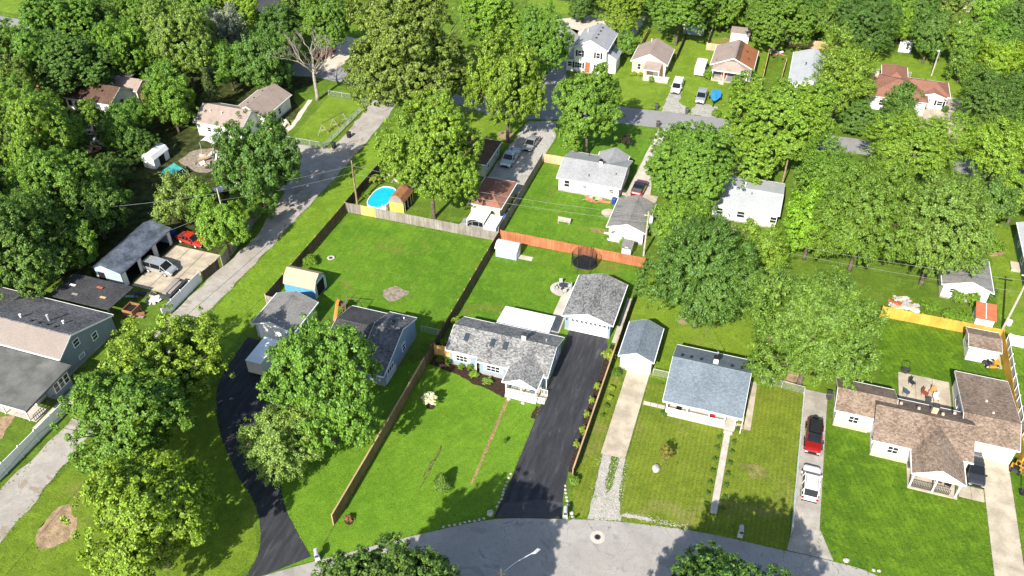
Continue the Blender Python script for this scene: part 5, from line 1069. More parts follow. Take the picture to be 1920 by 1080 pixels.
for x, y, r, h_, c, lb in ((-31.5, 70.3, .45, 1.15, G1, 'upright green shrub at the cedar gate end of the mulch bed'), (-29.9, 70.2, .5, .8, G1, 'round shrub below the left shuttered window'), (-28.75, 70.3, .42, 1.2, G1, 'upright shrub between the two shuttered windows'),
                           (-27.8, 69.5, .72, .9, G3, 'largest round shrub in the mulch bed'), (-26.0, 68.95, .72, .7, G3, 'low wide shrub nearest the porch'), (-32.9, 70.6, .5, .7, G2, 'dark plant in front of the cedar gate'), (-33.6, 73.6, .7, .9, G1, 'shrub in the gap beside the brown fence'),
                           (-33.4, 77.8, .8, 1.3, GY, 'yellowish bush against the brown fence behind the house'), (-58.1, 83.4, 1.2, 1.3, G1, 'leafy bush against the verge fence above the tan barn shed'), (-12.75, 77.6, .95, 1.5, GY, 'flowering pale bush at the top of the black driveway'), (-11.3, 75.2, .7, 1.1, G2, 'bush beside the single garage corner'),
                           (-11.3, 72.6, .5, .7, GY, 'upper pale yellow plant right of the driveway fence'), (-11.2, 71.0, .45, .6, GY, 'lower pale yellow plant right of the driveway fence'), (-11.2, 69.6, .4, .6, G2, 'dark plant right of the driveway fence'), (-11.3, 68.0, .28, .5, G2, 'smallest dark plant right of the driveway fence'),
                           (-4.6, 70.4, .5, .7, G2, 'spindly plant at the left end of the bungalow porch'), (4.0, 70.9, .4, .5, G2, 'small round shrub at the right end of the bungalow porch'), (-20.8, 60.6, .3, .9, G2, 'tiny cone shrub between worn path and driveway'), (-9, 146.5, 1.0, 1.4, G1, 'roadside bush below the grey-brown roofed house'),
                           (-22.9, 156.5, .6, 1.6, G1, 'upright bush in front of the tan house porch'), (-27, 158.9, .8, .7, GY, 'low yellow-green plants under the tan house window'), (-25.4, 158.9, .7, .7, GY, 'low plants beside the tan house porch'), (-6.5, 160.2, 1.3, 1.8, G2, 'bush hiding the right half of the grey porch'),
                           (-12.6, 161.5, 1.0, 2.2, G1, 'bush at the left corner of the grey porch'), (31.0, 161.2, .7, 1.6, G2, 'bush at the corner of the white front wing'), (29.3, 103.2, 1.0, 2.0, G1, 'big-leaved plant in front of the small white garage'), (31.2, 103.0, 1.0, 2.4, G1, 'tall weed beside the door of the small white garage'),
                           (28.3, 99.6, 1.3, 1.2, G1, 'weedy clump behind the yellow fence'), (30.0, 99.4, 1.2, 1.3, G1, 'weedy clump beside the rusty roofed shed'), (25.9, 100.5, 1.3, 1.0, G1, 'weedy clump beside the junk pile'), (-16.3, 101.9, .8, 1.2, G1, 'bush between the tiny shed and the white garage'), (-19.3, 102.3, .7, 1.4, G1, 'bush at the corner of the white garage'),
                           (35.2, 117.0, 1.5, 2.2, G1, 'bush beside the teal house'), (33.7, 105.5, 1.1, 2.0, G2, 'bush along the side of the small white garage'), (-102, 116.5, 2.2, 2.6, G1, 'wide bush below the red deck'), (-112.5, 110, 2.0, 2.2, G2, 'bush between rubble heap and deck'), (-58.0, 101.5, .8, 1.2, G1, 'bush between pole and pool'), (-58.2, 106, 1.1, 1.6, GY, 'pale weeds along the verge fence')):
    shrub(x, y, r, h_, c, lb)
for y in (72.0, 69.5, 67.2, 64.7, 62.4): shrub(-12.95, y, .46, 1.25, GY, 'golden upright shrub in the mulch strip along the black driveway', 'driveway edge shrubs')
for y in (59.2, 60.6, 62.2, 63.9, 65.6, 67.3, 68.9): shrub(2.05, y, .32, .5, G2, 'small shrub in the row left of the bungalow front walk', 'left walkway shrubs')
for y in (59.2, 60.7, 62.3, 63.9, 65.6, 67.2, 68.7): shrub(3.75, y, .32, .5, G2, 'small shrub in the row right of the bungalow front walk', 'right walkway shrubs')
shrub(-12.0, 57.6, 1.05, 1.3, (.13, .22, .03), 'arching ornamental grass clump at the lower end of the driveway fence', None, GRS, 'ornamental_grass')
r = thing('flowering_tree', 'small white-blossomed tree in a mulch ring on the front lawn', 'tree', (-31.0, 63.2, 0)); c = link('crown', BUSH[0], r, (0, 0, 1.5)); c.scale = (.85, .85, .75); c.color = (.62, .62, .46, 1); part('trunk', MB().tube([(0, 0, 0), (0, 0, 1.3)], [.07, .04], 7), 'bark', r, local=True); sheet('mulch_ring', blob(-31.0, 63.2, .5, .5, 4, 16, .04), Z2, 'mulch')
r = thing('flower_bush', 'pink-red flowering bush at the lower end of the lawn fence', 'shrub', (-32.9, 45.7, 0)); c = link('foliage', SHR[1], r, (0, 0, .4)); c.scale = (1, 1, .8); c.color = (.09, .13, .03, 1); c = link('blossom', SHR[0], r, (0, 0, .5)); c.scale = (.85, .85, .75); c.color = (.45, .10, .09, 1); sheet('mulch_ring', blob(-32.9, 45.6, .5, .45, 5, 16, .05), Z2, 'mulch')
r = thing('sapling', 'thin yellowish sapling behind the boulder on the bungalow lawn', 'tree', (-3.1, 63.6, 0)); c = link('crown', BUSH[1], r, (0, 0, 1.6)); c.scale = (.75, .75, .9); c.color = (.17, .17, .03, 1); part('trunk', MB().tube([(0, 0, 0), (.1, 0, 1.0), (0, .1, 2)], [.06, .05, .02], 6), 'bark', r, local=True)
r = thing('sapling', 'dark purple-leaved sapling on the lawn behind the grey-roofed house', 'tree', (-22.0, 129.5, 0)); c = link('crown', BUSH[0], r, (0, 0, 2.0)); c.scale = (.9, .9, 1.0); c.color = (.035, .028, .02, 1); part('trunk', MB().tube([(0, 0, 0), (0, 0, 1.6)], [.07, .04], 6), 'bark', r, local=True)

# ------------------------------------------------------------------ rocks
def rock_mesh(seed):
    rng = random.Random(seed); bm = bmesh.new(); bmesh.ops.create_icosphere(bm, subdivisions=2, radius=1)
    for v in bm.verts: v.co *= rng.uniform(.82, 1.1)
    for v in bm.verts: v.co.z *= .62
    me = bpy.data.meshes.new('rock'); bm.to_mesh(me); bm.free(); me.materials.append(M['stone']); return me
ROCKS = [rock_mesh(i) for i in range(4)]
def rock(x, y, s, label, group=None):
    o = link('rock', ROCKS[trng.randrange(4)]); o.location = (x, y, s*.3); o.scale = (s, s*trng.uniform(.7, 1), s*trng.uniform(.8, 1)); o.rotation_euler = (0, 0, trng.uniform(0, 6)); tag(o, label, 'rock', group)
for x, y in ((-23.3, 48.0), (-22.8, 48.35), (-22.3, 48.6), (-21.8, 48.9), (-21.4, 49.2), (-21.0, 49.5), (-20.5, 49.7), (-20.1, 50.0), (-19.7, 50.3), (-18.9, 52.1), (-18.85, 52.7), (-18.75, 53.2), (-18.8, 53.7), (-18.85, 54.1), (-18.9, 54.5), (-18.9, 55.0), (-18.9, 55.5), (-18.9, 56.1), (-18.85, 56.7)):
    rock(x, y, .17, 'pale edging stone along the lawn between street and black driveway', 'lawn edge stones')
for x, y in ((-12.75, 57.0), (-12.6, 56.5), (-12.45, 56.1), (-12.25, 55.6), (-12.05, 55.2), (-11.8, 54.7)): rock(x, y, .18, 'pale edging stone on the right side of the black driveway mouth', 'right driveway stones')
o = rock(-19.25, 51.1, .42, 'largest flat pale stone at the left corner of the driveway mouth'); rock(-11.2, 53.8, .25, 'upper of two stones beside the driveway mailbox'); rock(-10.9, 53.35, .25, 'lower of two stones beside the driveway mailbox')
rock(-3.9, 62.3, .6, 'pale boulder in front of the sapling on the bungalow lawn'); rock(16.3, 56.9, .32, 'pale block at the corner of the deep green lawn'); rock(18.9, 56.6, .22, 'left of two small stones by the street at right'); rock(19.4, 56.7, .22, 'right of two small stones by the street at right')
rock(-22.6, 67.2, .28, 'stone at the left foot of the porch'); rock(-20.8, 67.1, .28, 'stone at the middle foot of the porch')
def scatter(name, label, cat, pts_fn, n, smin, smax, mat, seed):
    rng = random.Random(seed); m = MB()
    for _ in range(n):
        x, y = pts_fn(rng); s = rng.uniform(smin, smax); a = rng.uniform(0, 6.28); z = Z3+.004
        P = [(x+s*math.cos(a+k*2.09)*rng.uniform(.7, 1.2), y+s*math.sin(a+k*2.09)*rng.uniform(.7, 1.2), z) for k in range(3)]; m.add(P+[(x, y, z+s*.7)], [(0, 1, 3), (1, 2, 3), (2, 0, 3)])
    o = solo(name, label, cat, m, mat); o['kind'] = 'stuff'
def tri_drive(rng):
    y = rng.uniform(53.8, 62.6); t = (62.6-y)/8.8; s = rng.choice((-1, 1)); return (-8.6+t*.9+s*rng.gauss(.75, .42), y)
scatter('loose_gravel', 'loose white gravel on the lower drive beside the bungalow lawn', 'gravel', tri_drive, 1500, .03, .085, 'stone', 1)
scatter('loose_gravel', 'loose white stones along the street edge of the bungalow lawn', 'gravel', lambda r: (lambda x: (x, 55.35+.1*x*.3+r.gauss(.35, .22)))(r.uniform(-6, 1.0)), 260, .03, .085, 'stone', 2)
scatter('loose_gravel', 'loose pale gravel over the parking drive by the pickup truck', 'gravel', lambda r: (r.uniform(-41.3, -35), r.uniform(111, 134)), 1600, .04, .10, 'stone', 3)

# ------------------------------------------------------------------ vehicles (local: +x forward)
def wheel_meshes(r=.34, w=.22):
    t = MB(); n = 16
    t.prism([(r*math.cos(2*PI*k/n), r*math.sin(2*PI*k/n)) for k in range(n)], -w/2, w/2, 'y'); d = MB()
    d.prism([(r*.62*math.cos(2*PI*k/n), r*.62*math.sin(2*PI*k/n)) for k in range(n)], -w/2-.006, w/2+.006, 'y')
    return mkmesh('wheel', t, 'rubber'), mkmesh('rim', d, 'chrome')
WT, WR = wheel_meshes()
def wheels(root, xs, hw, s=1.0):
    for x in xs:
        for sg in (-1, 1):
            wl_ = link('wheel', WT, root, (x, sg*(hw-.10), .34*s)); wl_.scale = (s, 1, s); link('rim', WR, wl_)
def vehicle(name, label, cat, x, y, rz, kind, col, roofcol=None, group=None):
    root = thing(name, label, cat, (x, y, .005 if y > 0 else 0), rz, group); P_ = CARP[col]; RP = CARP[roofcol] if roofcol else P_
    W = .92 if kind != 'pickup' else .97
    # stations: x, belt, top, top half width, width factor
    S = {'suv': [(2.38, .55, .62, .52, .66), (2.28, .72, .80, .68, .86), (2.0, .86, .92, .78, .97), (1.2, .96, 1.03, .82, 1), (.35, 1.02, 1.60, .75, 1), (-.7, 1.03, 1.68, .77, 1), (-1.75, 1.03, 1.62, .74, .98), (-2.2, .98, 1.05, .70, .93), (-2.32, .80, .88, .66, .84), (-2.38, .55, .60, .56, .7)],
         'sedan': [(2.40, .50, .56, .48, .64), (2.28, .62, .69, .66, .86), (2.0, .72, .80, .76, .97), (1.1, .86, .92, .80, 1), (.25, .92, 1.38, .67, 1), (-.35, .93, 1.43, .69, 1), (-1.1, .93, 1.36, .67, .99), (-1.75, .92, 1.00, .74, .97), (-2.25, .86, .92, .68, .90), (-2.4, .56, .62, .54, .7)],
         'van': [(2.50, .55, .62, .54, .68), (2.38, .74, .84, .70, .88), (2.1, .88, .98, .80, .98), (1.65, 1.0, 1.08, .80, 1), (.85, 1.08, 1.72, .77, 1), (-.8, 1.1, 1.80, .80, 1), (-2.2, 1.08, 1.75, .78, .98), (-2.45, 1.0, 1.1, .74, .94), (-2.55, .6, .66, .66, .82)],
         'pickup': [(2.75, .6, .68, .78, .9), (2.6, .92, .98, .86, .97), (1.55, 1.05, 1.12, .86, 1), (.85, 1.1, 1.70, .78, 1), (.1, 1.1, 1.75, .80, 1), (-.45, 1.1, 1.70, .79, 1), (-.62, 1.08, 1.1, .86, 1)]}[kind]
    body = MB(); ws = MB(); rw = MB(); sides = {2: MB(), 4: MB()}; roof = MB(); zb = .28
    def sec(s): x_, belt, top, wt, wf = s; a = W*wf; return [(x_, -a*.9, zb), (x_, -a, zb+.2), (x_, -a*.985, belt), (x_, -wt, top), (x_, wt, top), (x_, a*.985, belt), (x_, a, zb+.2), (x_, a*.9, zb)]
    n = len(S); cab = [s[2]-s[1] > .3 for s in S]
    for i in range(n-1):
        A, B = sec(S[i]), sec(S[i+1])
        for j in range(7):
            q = [A[j], A[j+1], B[j+1], B[j]]; tgt = body
            if j in (2, 4) and (cab[i] and cab[i+1]): tgt = sides[j]
            elif j in (2, 4) and (cab[i] or cab[i+1]): tgt = sides[j] if kind != 'pickup' or i < 3 else body
            elif j == 3:
                if cab[i+1] and not cab[i]: tgt = ws
                elif cab[i] and not cab[i+1]: tgt = rw
                elif cab[i] and cab[i+1]: tgt = roof
            tgt.add(q, [(0, 1, 2, 3)])
        body.add([A[7], A[0], B[0], B[7]], [(0, 1, 2, 3)])
    for s in (S[0], S[-1]): body.add(sec(s), [tuple(range(8))])
    pil = MB()
    for i in range(n):
        if cab[i] or (i+1 < n and cab[i+1]) or (i and cab[i-1]):
            A = sec(S[i])
            if cab[i]:
                for a_, b_ in ((2, 3), (5, 4)): pil.tube([A[a_], A[b_]], .045, 5)
            for j in (i-1, i+1):
                if 0 <= j < n and cab[i] != cab[j] and cab[i]:
                    B = sec(S[j])
                    for k_ in (3, 4): pil.tube([A[k_], B[k_]], .045, 5)
    body.add(pil.v, pil.f)
    L0, L1 = S[-1][0], S[0][0]
    if kind == 'pickup':
        for sg in (-1, 1): body.box(-2.75, -.63, sg*.86, sg*.965, .45, 1.1)
        body.box(-2.78, -2.68, -.86, .86, .45, 1.08); body.box(-2.7, -.63, -.86, .86, .45, .62); L0 = -2.78
    part('body', body, P_, root, local=True); part('windshield', ws, 'carglass', root, local=True); part('rear_window', rw, 'carglass', root, local=True); [part('side_window', sides[j], 'carglass', root, local=True) for j in (2, 4)]
    part('roof', roof, RP, root, local=True)
    zf = S[1][1]-.12
    for sg in (-1, 1):
        part('headlight', MB().box(L1-.12, L1-.005+.02, sg*.48, sg*.78, zf-.13, zf+.03), 'head_light', root, local=True)
        part('tail_light', MB().box(L0-.02, L0+.12, sg*.62, sg*.86, .72, .95), 'red_light', root, local=True)
        part('mirror', MB().box(.85, 1.02, sg*(W+.02), sg*(W+.18), S[2][1]+.02, S[2][1]+.16), 'black_plastic' if col != 'white' else P_, root, local=True)
    part('bumper', MB().box(L1-.1, L1+.05, -.78, .78, .32, .5), 'black_plastic', root, local=True); part('bumper', MB().box(L0-.05, L0+.1, -.78, .78, .36, .54), 'black_plastic', root, local=True)
    part('grille', MB().box(L1-.02, L1+.03, -.42, .42, .52, .66), 'black_plastic', root, local=True)
    wheels(root, (1.42, -1.42) if kind != 'pickup' else (1.75, -1.75), W, 1.0 if kind in ('sedan', 'van') else 1.08); return root
D = PI/2
v = vehicle('suv', 'white crossover parked on the concrete drive nearest the street', 'car', 12.3, 65.2, D, 'suv', 'white'); part('roof_rail', MB().box(-1.5, .2, .6, .65, 1.68, 1.74).box(-1.5, .2, -.65, -.6, 1.68, 1.74), 'black_plastic', v, local=True)
v = vehicle('off_roader', 'red off-roader with black roof rack behind the white crossover', 'car', 12.25, 72.0, -D, 'suv', 'red', 'black')
part('roof_rack', MB().box(-1.7, .3, -.6, .6, 1.74, 1.80).tube([(-1.9, -.66, 1.78), (.4, -.66, 1.78)], .03, 5).tube([(-1.9, .66, 1.78), (.4, .66, 1.78)], .03, 5), 'black_plastic', v, local=True); part('spare_wheel', MB().prism([(.36*math.cos(k*PI/8), .95+.36*math.sin(k*PI/8)) for k in range(16)], -2.58, -2.36, 'x'), 'rubber', v, local=True)
part('fender', MB().box(1.0, 1.85, .9, 1.03, .72, .8).box(1.0, 1.85, -1.03, -.9, .72, .8).box(-1.85, -1.0, .9, 1.03, .72, .8).box(-1.85, -1.0, -1.03, -.9, .72, .8), 'black_plastic', v, local=True)
v = vehicle('sedan', 'dark grey car with a cargo rack beside the porch of the brown-roofed house', 'car', 29.25, 72.9, -D, 'sedan', 'charcoal'); m = MB()
for i in range(5): m.tube([(-2.9+i*.22, -.6, .9), (-2.9+i*.22, .6, .9)], .02, 4)
for sg in (-.6, 0, .6): m.tube([(-2.95, sg, .9), (-2.0, sg, .9)], .02, 4)
part('cargo_rack', m, 'dkmetal', v, local=True)
vehicle('sedan', 'grey sedan on the gravel drive above the light blue pickup', 'car', -37.95, 125.5, -D-.07, 'sedan', 'greysilver')
vehicle('pickup', 'light blue pickup truck on the shaded gravel drive', 'car', -39.8, 119.7, -D-.04, 'pickup', 'skyblue')
vehicle('hatchback', 'red car with black roof on the drive beside the grey-roofed house', 'car', -17.15, 117.2, D-.06, 'suv', 'ruby', 'black')
v = vehicle('van', 'white van on the gravel drive beside the tan house', 'car', -17.6, 155.2, -D, 'van', 'white')
vehicle('wagon', 'silver wagon parked next to the blue covered boat', 'car', -12.5, 152.5, -D, 'suv', 'silver')
vehicle('minivan', 'silver minivan in front of the open garage bays', 'car', -77.4, 75.3, -.05, 'van', 'silver')
vehicle('sports_car', 'bright red car beside the end of the three-bay garage', 'car', -77.2, 82.6, -.15, 'sedan', 'brightred')
vehicle('station_wagon', 'silver wagon under the white canopy', 'car', -38.5, 99.4, PI, 'suv', 'silver')
vehicle('pickup', 'dark red pickup under the trees at the top', 'car', -89.8, 147.2, -D-.3, 'pickup', 'ruby')
def box_trailer(label, x0, x1, y0, y1, h_, mat='white', name='cargo_trailer'):
    cx, cy = (x0+x1)/2, (y0+y1)/2; t = thing(name, label, 'trailer', (cx, cy, 0)); fpart('body', MB().box(x0, x1, y0, y1, .45, h_), mat, t); fpart('roof', MB().box(x0-.03, x1+.03, y0-.03, y1+.03, h_+.002, h_+.05), 'white_roof', t)
    fpart('door', MB().box(x0+.12, x1-.12, y0-.03, y0-.003, .55, h_-.12), mat, t); fpart('hitch', MB().tube([(cx, y0+.2 if name == 'x' else y1, .45), (cx, y1+.9, .45)], .05, 6), 'dkmetal', t); fpart('lower_trim', MB().box(x0-.015, x1+.015, y0-.012, y1+.012, .40, .62), 'metal', t)
    for x in (x0+.02, x1-.02):
        wv = link('wheel', WT, t, (x-cx, 0, .34)); wv.rotation_euler = (0, 0, PI/2); link('rim', WR, wv)
    return t
box_trailer('white box trailer at the top of the curved black driveway', -54.4, -52.3, 61.2, 65.6, 2.35, 'grey_wall'); box_trailer('white box trailer behind the long grey fence beside the canopy', -36.55, -34.75, 97.5, 100.7, 2.0); box_trailer('white box trailer on the lawn left of the grey house', -15.4, -13.5, 162.0, 166.2, 2.1)
def boat(label, x, y, rz, cover, L=5.0, W=1.05):
    t = thing('boat', label, 'boat', (x, y, 0), rz); P_ = []; m = MB(); c = MB()
    st = [(L/2, .05, .95), (L*.3, W*.6, .95), (0, W, .92), (-L*.35, W, .9), (-L/2, W*.9, .9)]
    for i in range(4):
        (xa, wa, za), (xb, wb, zb_) = st[i], st[i+1]
        for sg in (-1, 1): m.add([(xa, sg*wa, za), (xb, sg*wb, zb_), (xb, sg*wb*.5, .4), (xa, sg*wa*.3, .45)], [(0, 1, 2, 3)]); c.add([(xa, sg*wa*1.02, za+.01), (xb, sg*wb*1.02, zb_+.01), (xb, 0, zb_+.42), (xa, 0, za+(.4 if i else .1))], [(0, 1, 2, 3)])
        m.add([(xa, -wa*.3, .45), (xa, wa*.3, .45), (xb, wb*.5, .4), (xb, -wb*.5, .4)], [(0, 1, 2, 3)])
    m.add([(-L/2, -W*.9, .9), (-L/2, W*.9, .9), (-L/2, W*.45, .4), (-L/2, -W*.45, .4)], [(0, 1, 2, 3)]); c.add([(-L/2, -W*.92, .91), (-L/2, W*.92, .91), (-L/2, 0, 1.32)], [(0, 1, 2)])
    part('hull', m, 'black_plastic', t, local=True); part('cover', c, cover, t, local=True); part('trailer_frame', MB().box(-L/2, L/2+.9, -.08, .08, .28, .36).box(-.6, -.4, -W-.1, W+.1, .28, .36), 'dkmetal', t, local=True)
    for sg in (-1, 1): w2 = link('wheel', WT, t, (-.5, sg*(W+.16), .3)); w2.scale = (.88, .9, .88); link('rim', WR, w2)
boat('boat under a bright blue cover on its trailer', -9.95, 152.9, -D, 'bluecover', 4.6, .95); boat('boat under a pale stained cover beside the left alley junk', -81.0, 94.2, D-.25, 'white_roof', 5.6, 1.1)

# ------------------------------------------------------------------ yard things
t = thing('swimming_pool', 'bright blue above-ground pool behind the grey fence', 'pool', (-54.9, 101.1, 0))
ov = lambda rx, ry, n=28: [(-54.95+rx*math.copysign(abs(math.cos(2*PI*k/n))**.75, math.cos(2*PI*k/n)), 101.1+ry*math.copysign(abs(math.sin(2*PI*k/n))**.75, math.sin(2*PI*k/n))) for k in range(n)]
m = MB(); A, B = ov(1.85, 3.1), ov(1.73, 2.98); n = 28
m.add([(*p, 0) for p in A]+[(*p, 1.2) for p in A]+[(*p, 1.2) for p in B]+[(*p, .9) for p in B], [(i, (i+1) % n, n+(i+1) % n, n+i) for i in range(n)]+[(n+i, n+(i+1) % n, 2*n+(i+1) % n, 2*n+i) for i in range(n)]+[(2*n+i, 2*n+(i+1) % n, 3*n+(i+1) % n, 3*n+i) for i in range(n)]); fpart('pool_wall', m, 'vinyl', t)
fpart('water', MB().add([(*p, 1.08) for p in B], [tuple(range(n))]), 'water', t); fpart('ladder', MB().tube([(-53.6, 98.4, 0), (-53.75, 98.75, 1.5)], .03, 5).tube([(-53.2, 98.6, 0), (-53.35, 98.95, 1.5)], .03, 5).box(-53.6, -53.2, 98.5, 98.65, .6, .64), 'vinyl', t)
t = thing('trampoline', 'black round trampoline with safety net in front of the red fence', 'trampoline', (-20.6, 95.1, 0)); R0 = 1.72
circ = lambda r_, z_, n=24: [(-20.6+r_*math.cos(2*PI*k/n), 95.1+r_*math.sin(2*PI*k/n), z_) for k in range(n+1)]
fpart('jump_mat', MB().disc((-20.6, 95.1), R0-.12, .84, .87, 24), 'black_plastic', t); fpart('frame_ring', MB().tube(circ(R0, .9), .05, 6), 'dkmetal', t); m = MB()
for k in range(64): a = 2*PI*k/64; m.tube([(-20.6+R0*math.cos(a), 95.1+R0*math.sin(a), .9), (-20.6+R0*math.cos(a), 95.1+R0*math.sin(a), 2.45)], .014, 3, cap=False)
for i in range(10): m.tube(circ(R0, .95+i*.165), .012, 3, cap=False)
fpart('safety_net', m, 'mesh_net', t)
for k in range(6): a = 2*PI*k/6+.2; fpart('net_pole', MB().tube([(-20.6+(R0+.06)*math.cos(a), 95.1+(R0+.06)*math.sin(a), 0), (-20.6+(R0+.06)*math.cos(a), 95.1+(R0+.06)*math.sin(a), 2.55)], .035, 6), 'dkmetal', t)
t = thing('patio_table', 'round dark patio table on the circular slab', 'table', (-22.1, 89.3, .07)); part('table_top', MB().disc((0, 0), .55, .70, .73, 18), 'dkmetal', t, local=True); part('table_leg', MB().tube([(0, 0, 0), (0, 0, .7)], .05, 6).disc((0, 0), .3, 0, .03, 12), 'dkmetal', t, local=True)
ch = None
for k, lb in enumerate(('patio chair on the right of the round table', 'patio chair behind the round table', 'patio chair on the left of the round table', 'patio chair in front of the round table')):
    a = k*PI/2+.5; p = (-22.1+.95*math.cos(a), 89.3+.95*math.sin(a), .07)
    if ch is None:
        ch = thing('patio_chair', lb, 'chair', p, a, 'chairs on the circular slab'); part('seat', MB().box(-.24, .24, -.24, .24, .40, .44), 'metal', ch, local=True); part('backrest', MB().box(.22, .26, -.24, .24, .45, .95), 'metal', ch, local=True)
        for sx in (-.21, .21):
            for sy in (-.21, .21): part('leg', MB().tube([(sx, sy, 0), (sx, sy, .4)], .02, 5), 'dkmetal', ch, local=True)
    else: copytree(ch, p, a, lb)
def aframe(root, x, y, h_, sp, mat): fpart('a_frame', MB().tube([(x-sp, y-.5, 0), (x, y, h_)], .045, 5).tube([(x+sp, y+.5, 0), (x, y, h_)], .045, 5).tube([(x-sp*.55, y-.27, h_*.45), (x+sp*.55, y+.27, h_*.45)], .04, 5), mat, root)
t = thing('swing_set', 'white A-frame swing set on the fenced lawn', 'swing set', (-73.3, 120.4, 0)); pts = [(-74.2, 117.8), (-73.3, 120.2), (-72.6, 122.6)]
for x, y in pts: aframe(t, x, y, 2.1, .8, 'pole_grey')
fpart('beam', MB().tube([(-74.25, 117.6, 2.3), (-72.55, 122.8, 2.3)], .06, 6), 'bark', t)
for f in (.2, .35, .65, .85):
    x, y = -74.2+1.6*f, 117.8+4.8*f; fpart('swing', MB().tube([(x, y-.2, 2.3), (x, y-.2, .55)], .012, 4).tube([(x, y+.2, 2.3), (x, y+.2, .55)], .012, 4).box(x-.12, x+.12, y-.24, y+.24, .5, .55), 'brown_roof', t)
t = thing('playset', 'wooden play tower with an orange slide behind the blue house', 'playset', (-48.6, 74.6, 0))
fpart('slide', MB().add([(-49.3, 74.9, 2.0), (-48.8, 74.7, 2.0), (-48.6, 73.2, .25), (-49.1, 73.2, .25), (-49.3, 75.2, 2.4), (-48.8, 75.0, 2.4)], [(0, 1, 2, 3), (0, 4, 5, 1)]), 'orange', t); fpart('climber', MB().tube([(-48.5, 74.9, 2.0), (-47.4, 73.2, 0)], .05, 5).tube([(-48.1, 75.1, 2.0), (-47.0, 73.4, 0)], .05, 5), 'wood_brown', t)
for i in range(6): f = i/6+.08; fpart('rung', MB().tube([(-48.5+1.1*f, 74.9-1.7*f, 2-2*f), (-48.1+1.1*f, 75.1-1.7*f, 2-2*f)], .035, 5), 'wood_brown', t)
posts(t, [(-49.3, 75.0), (-48.2, 75.0), (-49.3, 76.0), (-48.2, 76.0)], 0, 2.5, 'wood_brown', .09); fpart('platform', MB().box(-49.35, -48.15, 74.98, 76.05, 1.35, 1.42), 'wood_brown', t); fpart('swing_beam', MB().tube([(-48.2, 75.6, 2.4), (-46.4, 75.9, 2.4), (-46.1, 76.4, 0)], .06, 5), 'wood_brown', t)
t = thing('fire_pit', 'small stone fire pit ring on the big back lawn', 'fire pit', (-55.9, 85.6, 0))
for k in range(10): a = 2*PI*k/10; o = link('stone_block', ROCKS[k % 4], t, (.42*math.cos(a), .42*math.sin(a), .1)); o.scale = (.16, .14, .18)
part('ash_bed', MB().disc((0, 0), .3, .02, .05, 12), 'dkmetal', t, local=True)
t = thing('bench', 'grey bench standing on the lawn behind the red fence', 'bench', (-26.2, 104.7, 0))
part('seat', MB().box(-1.0, 1.0, -.25, .2, .42, .48), 'pole_grey', t, local=True); part('backrest', MB().box(-1.0, 1.0, .2, .26, .5, .95), 'pole_grey', t, local=True)
for x in (-.85, .85): part('leg', MB().box(x-.05, x+.05, -.22, .22, 0, .42), 'pole_grey', t, local=True)
def bin_(x, y, label, col, rz=0.):
    t = thing('wheelie_bin', label, 'trash can', (x, y, 0), rz); m = MB().add([(-.24, -.26, .06), (.24, -.26, .06), (.24, .26, .06), (-.24, .26, .06), (-.3, -.34, 1.0), (.3, -.34, 1.0), (.3, .34, 1.0), (-.3, .34, 1.0)], [(3, 2, 1, 0), (4, 5, 6, 7), (0, 1, 5, 4), (1, 2, 6, 5), (2, 3, 7, 6), (3, 0, 4, 7)])
    o = part('bin_body', m, 'paintcol', t, local=True); o.color = (*col, 1); o = part('lid', MB().prism([(-.38, 1.005), (.38, 1.005), (.36, 1.1), (-.3, 1.14)], -.33, .33, 'x'), 'paintcol', t, local=True); o.color = (*col, 1)
    for sx in (-.27, .27): part('wheel', MB().prism([(.28+.11*math.cos(k*PI/5), .11+.11*math.sin(k*PI/5)) for k in range(10)], sx-.03, sx+.03, 'x'), 'rubber', t, local=True)
for x, y, lb, c in ((-69.4, 118.3, 'black bin on the alley beside the chain-link corner', (.015, .016, .018)), (-70.2, 114.1, 'dark bin at the gravel mouth near the swing set lawn', (.02, .02, .025)), (-19.8, 145.9, 'grey bin at the road left of the van drive', (.06, .06, .06)), (-14.2, 146.0, 'grey bin between the two gravel drives', (.07, .07, .07)), (-18.3, 139.3, 'grey bin on the near side of the upper road', (.06, .055, .05)),
                    (13.7, 79.3, 'dark bin at the left corner of the brown-roofed house', (.05, .05, .055)), (-20.2, 112.3, 'left blue barrel at the corner of the grey-roofed house', (.02, .05, .22)), (-19.4, 112.6, 'right blue barrel at the corner of the grey-roofed house', (.03, .06, .2)), (-34.9, 102.5, 'blue bin beside the cream garage', (.03, .08, .3)), (-80.6, 82.9, 'blue bin in front of the red car', (.02, .05, .35))): bin_(x, y, lb, c)
def mailbox(x, y, rz, label):
    t = thing('mailbox', label, 'mailbox', (x, y, .01), rz); o = part('pedestal', MB().add([(-.28, -.24, 0), (.28, -.24, 0), (.28, .24, 0), (-.28, .24, 0), (-.2, -.17, .95), (.2, -.17, .95), (.2, .17, .95), (-.2, .17, .95)], [(0, 1, 5, 4), (1, 2, 6, 5), (2, 3, 7, 6), (3, 0, 4, 7), (4, 5, 6, 7)]), 'metal', t, local=True)
    part('box', MB().prism([(-.22, .96), (.22, .96), (.22, 1.2), (.15, 1.34), (0, 1.4), (-.15, 1.34), (-.22, 1.2)], -.42, .42, 'y'), 'metal', t, local=True); part('door', MB().prism([(-.19, .99), (.19, .99), (.19, 1.2), (.13, 1.31), (0, 1.36), (-.13, 1.31), (-.19, 1.2)], -.44, -.425, 'y'), 'dkmetal', t, local=True)
    part('flag', MB().box(.225, .24, -.1, .1, 1.15, 1.35), 'red_light', t, local=True)
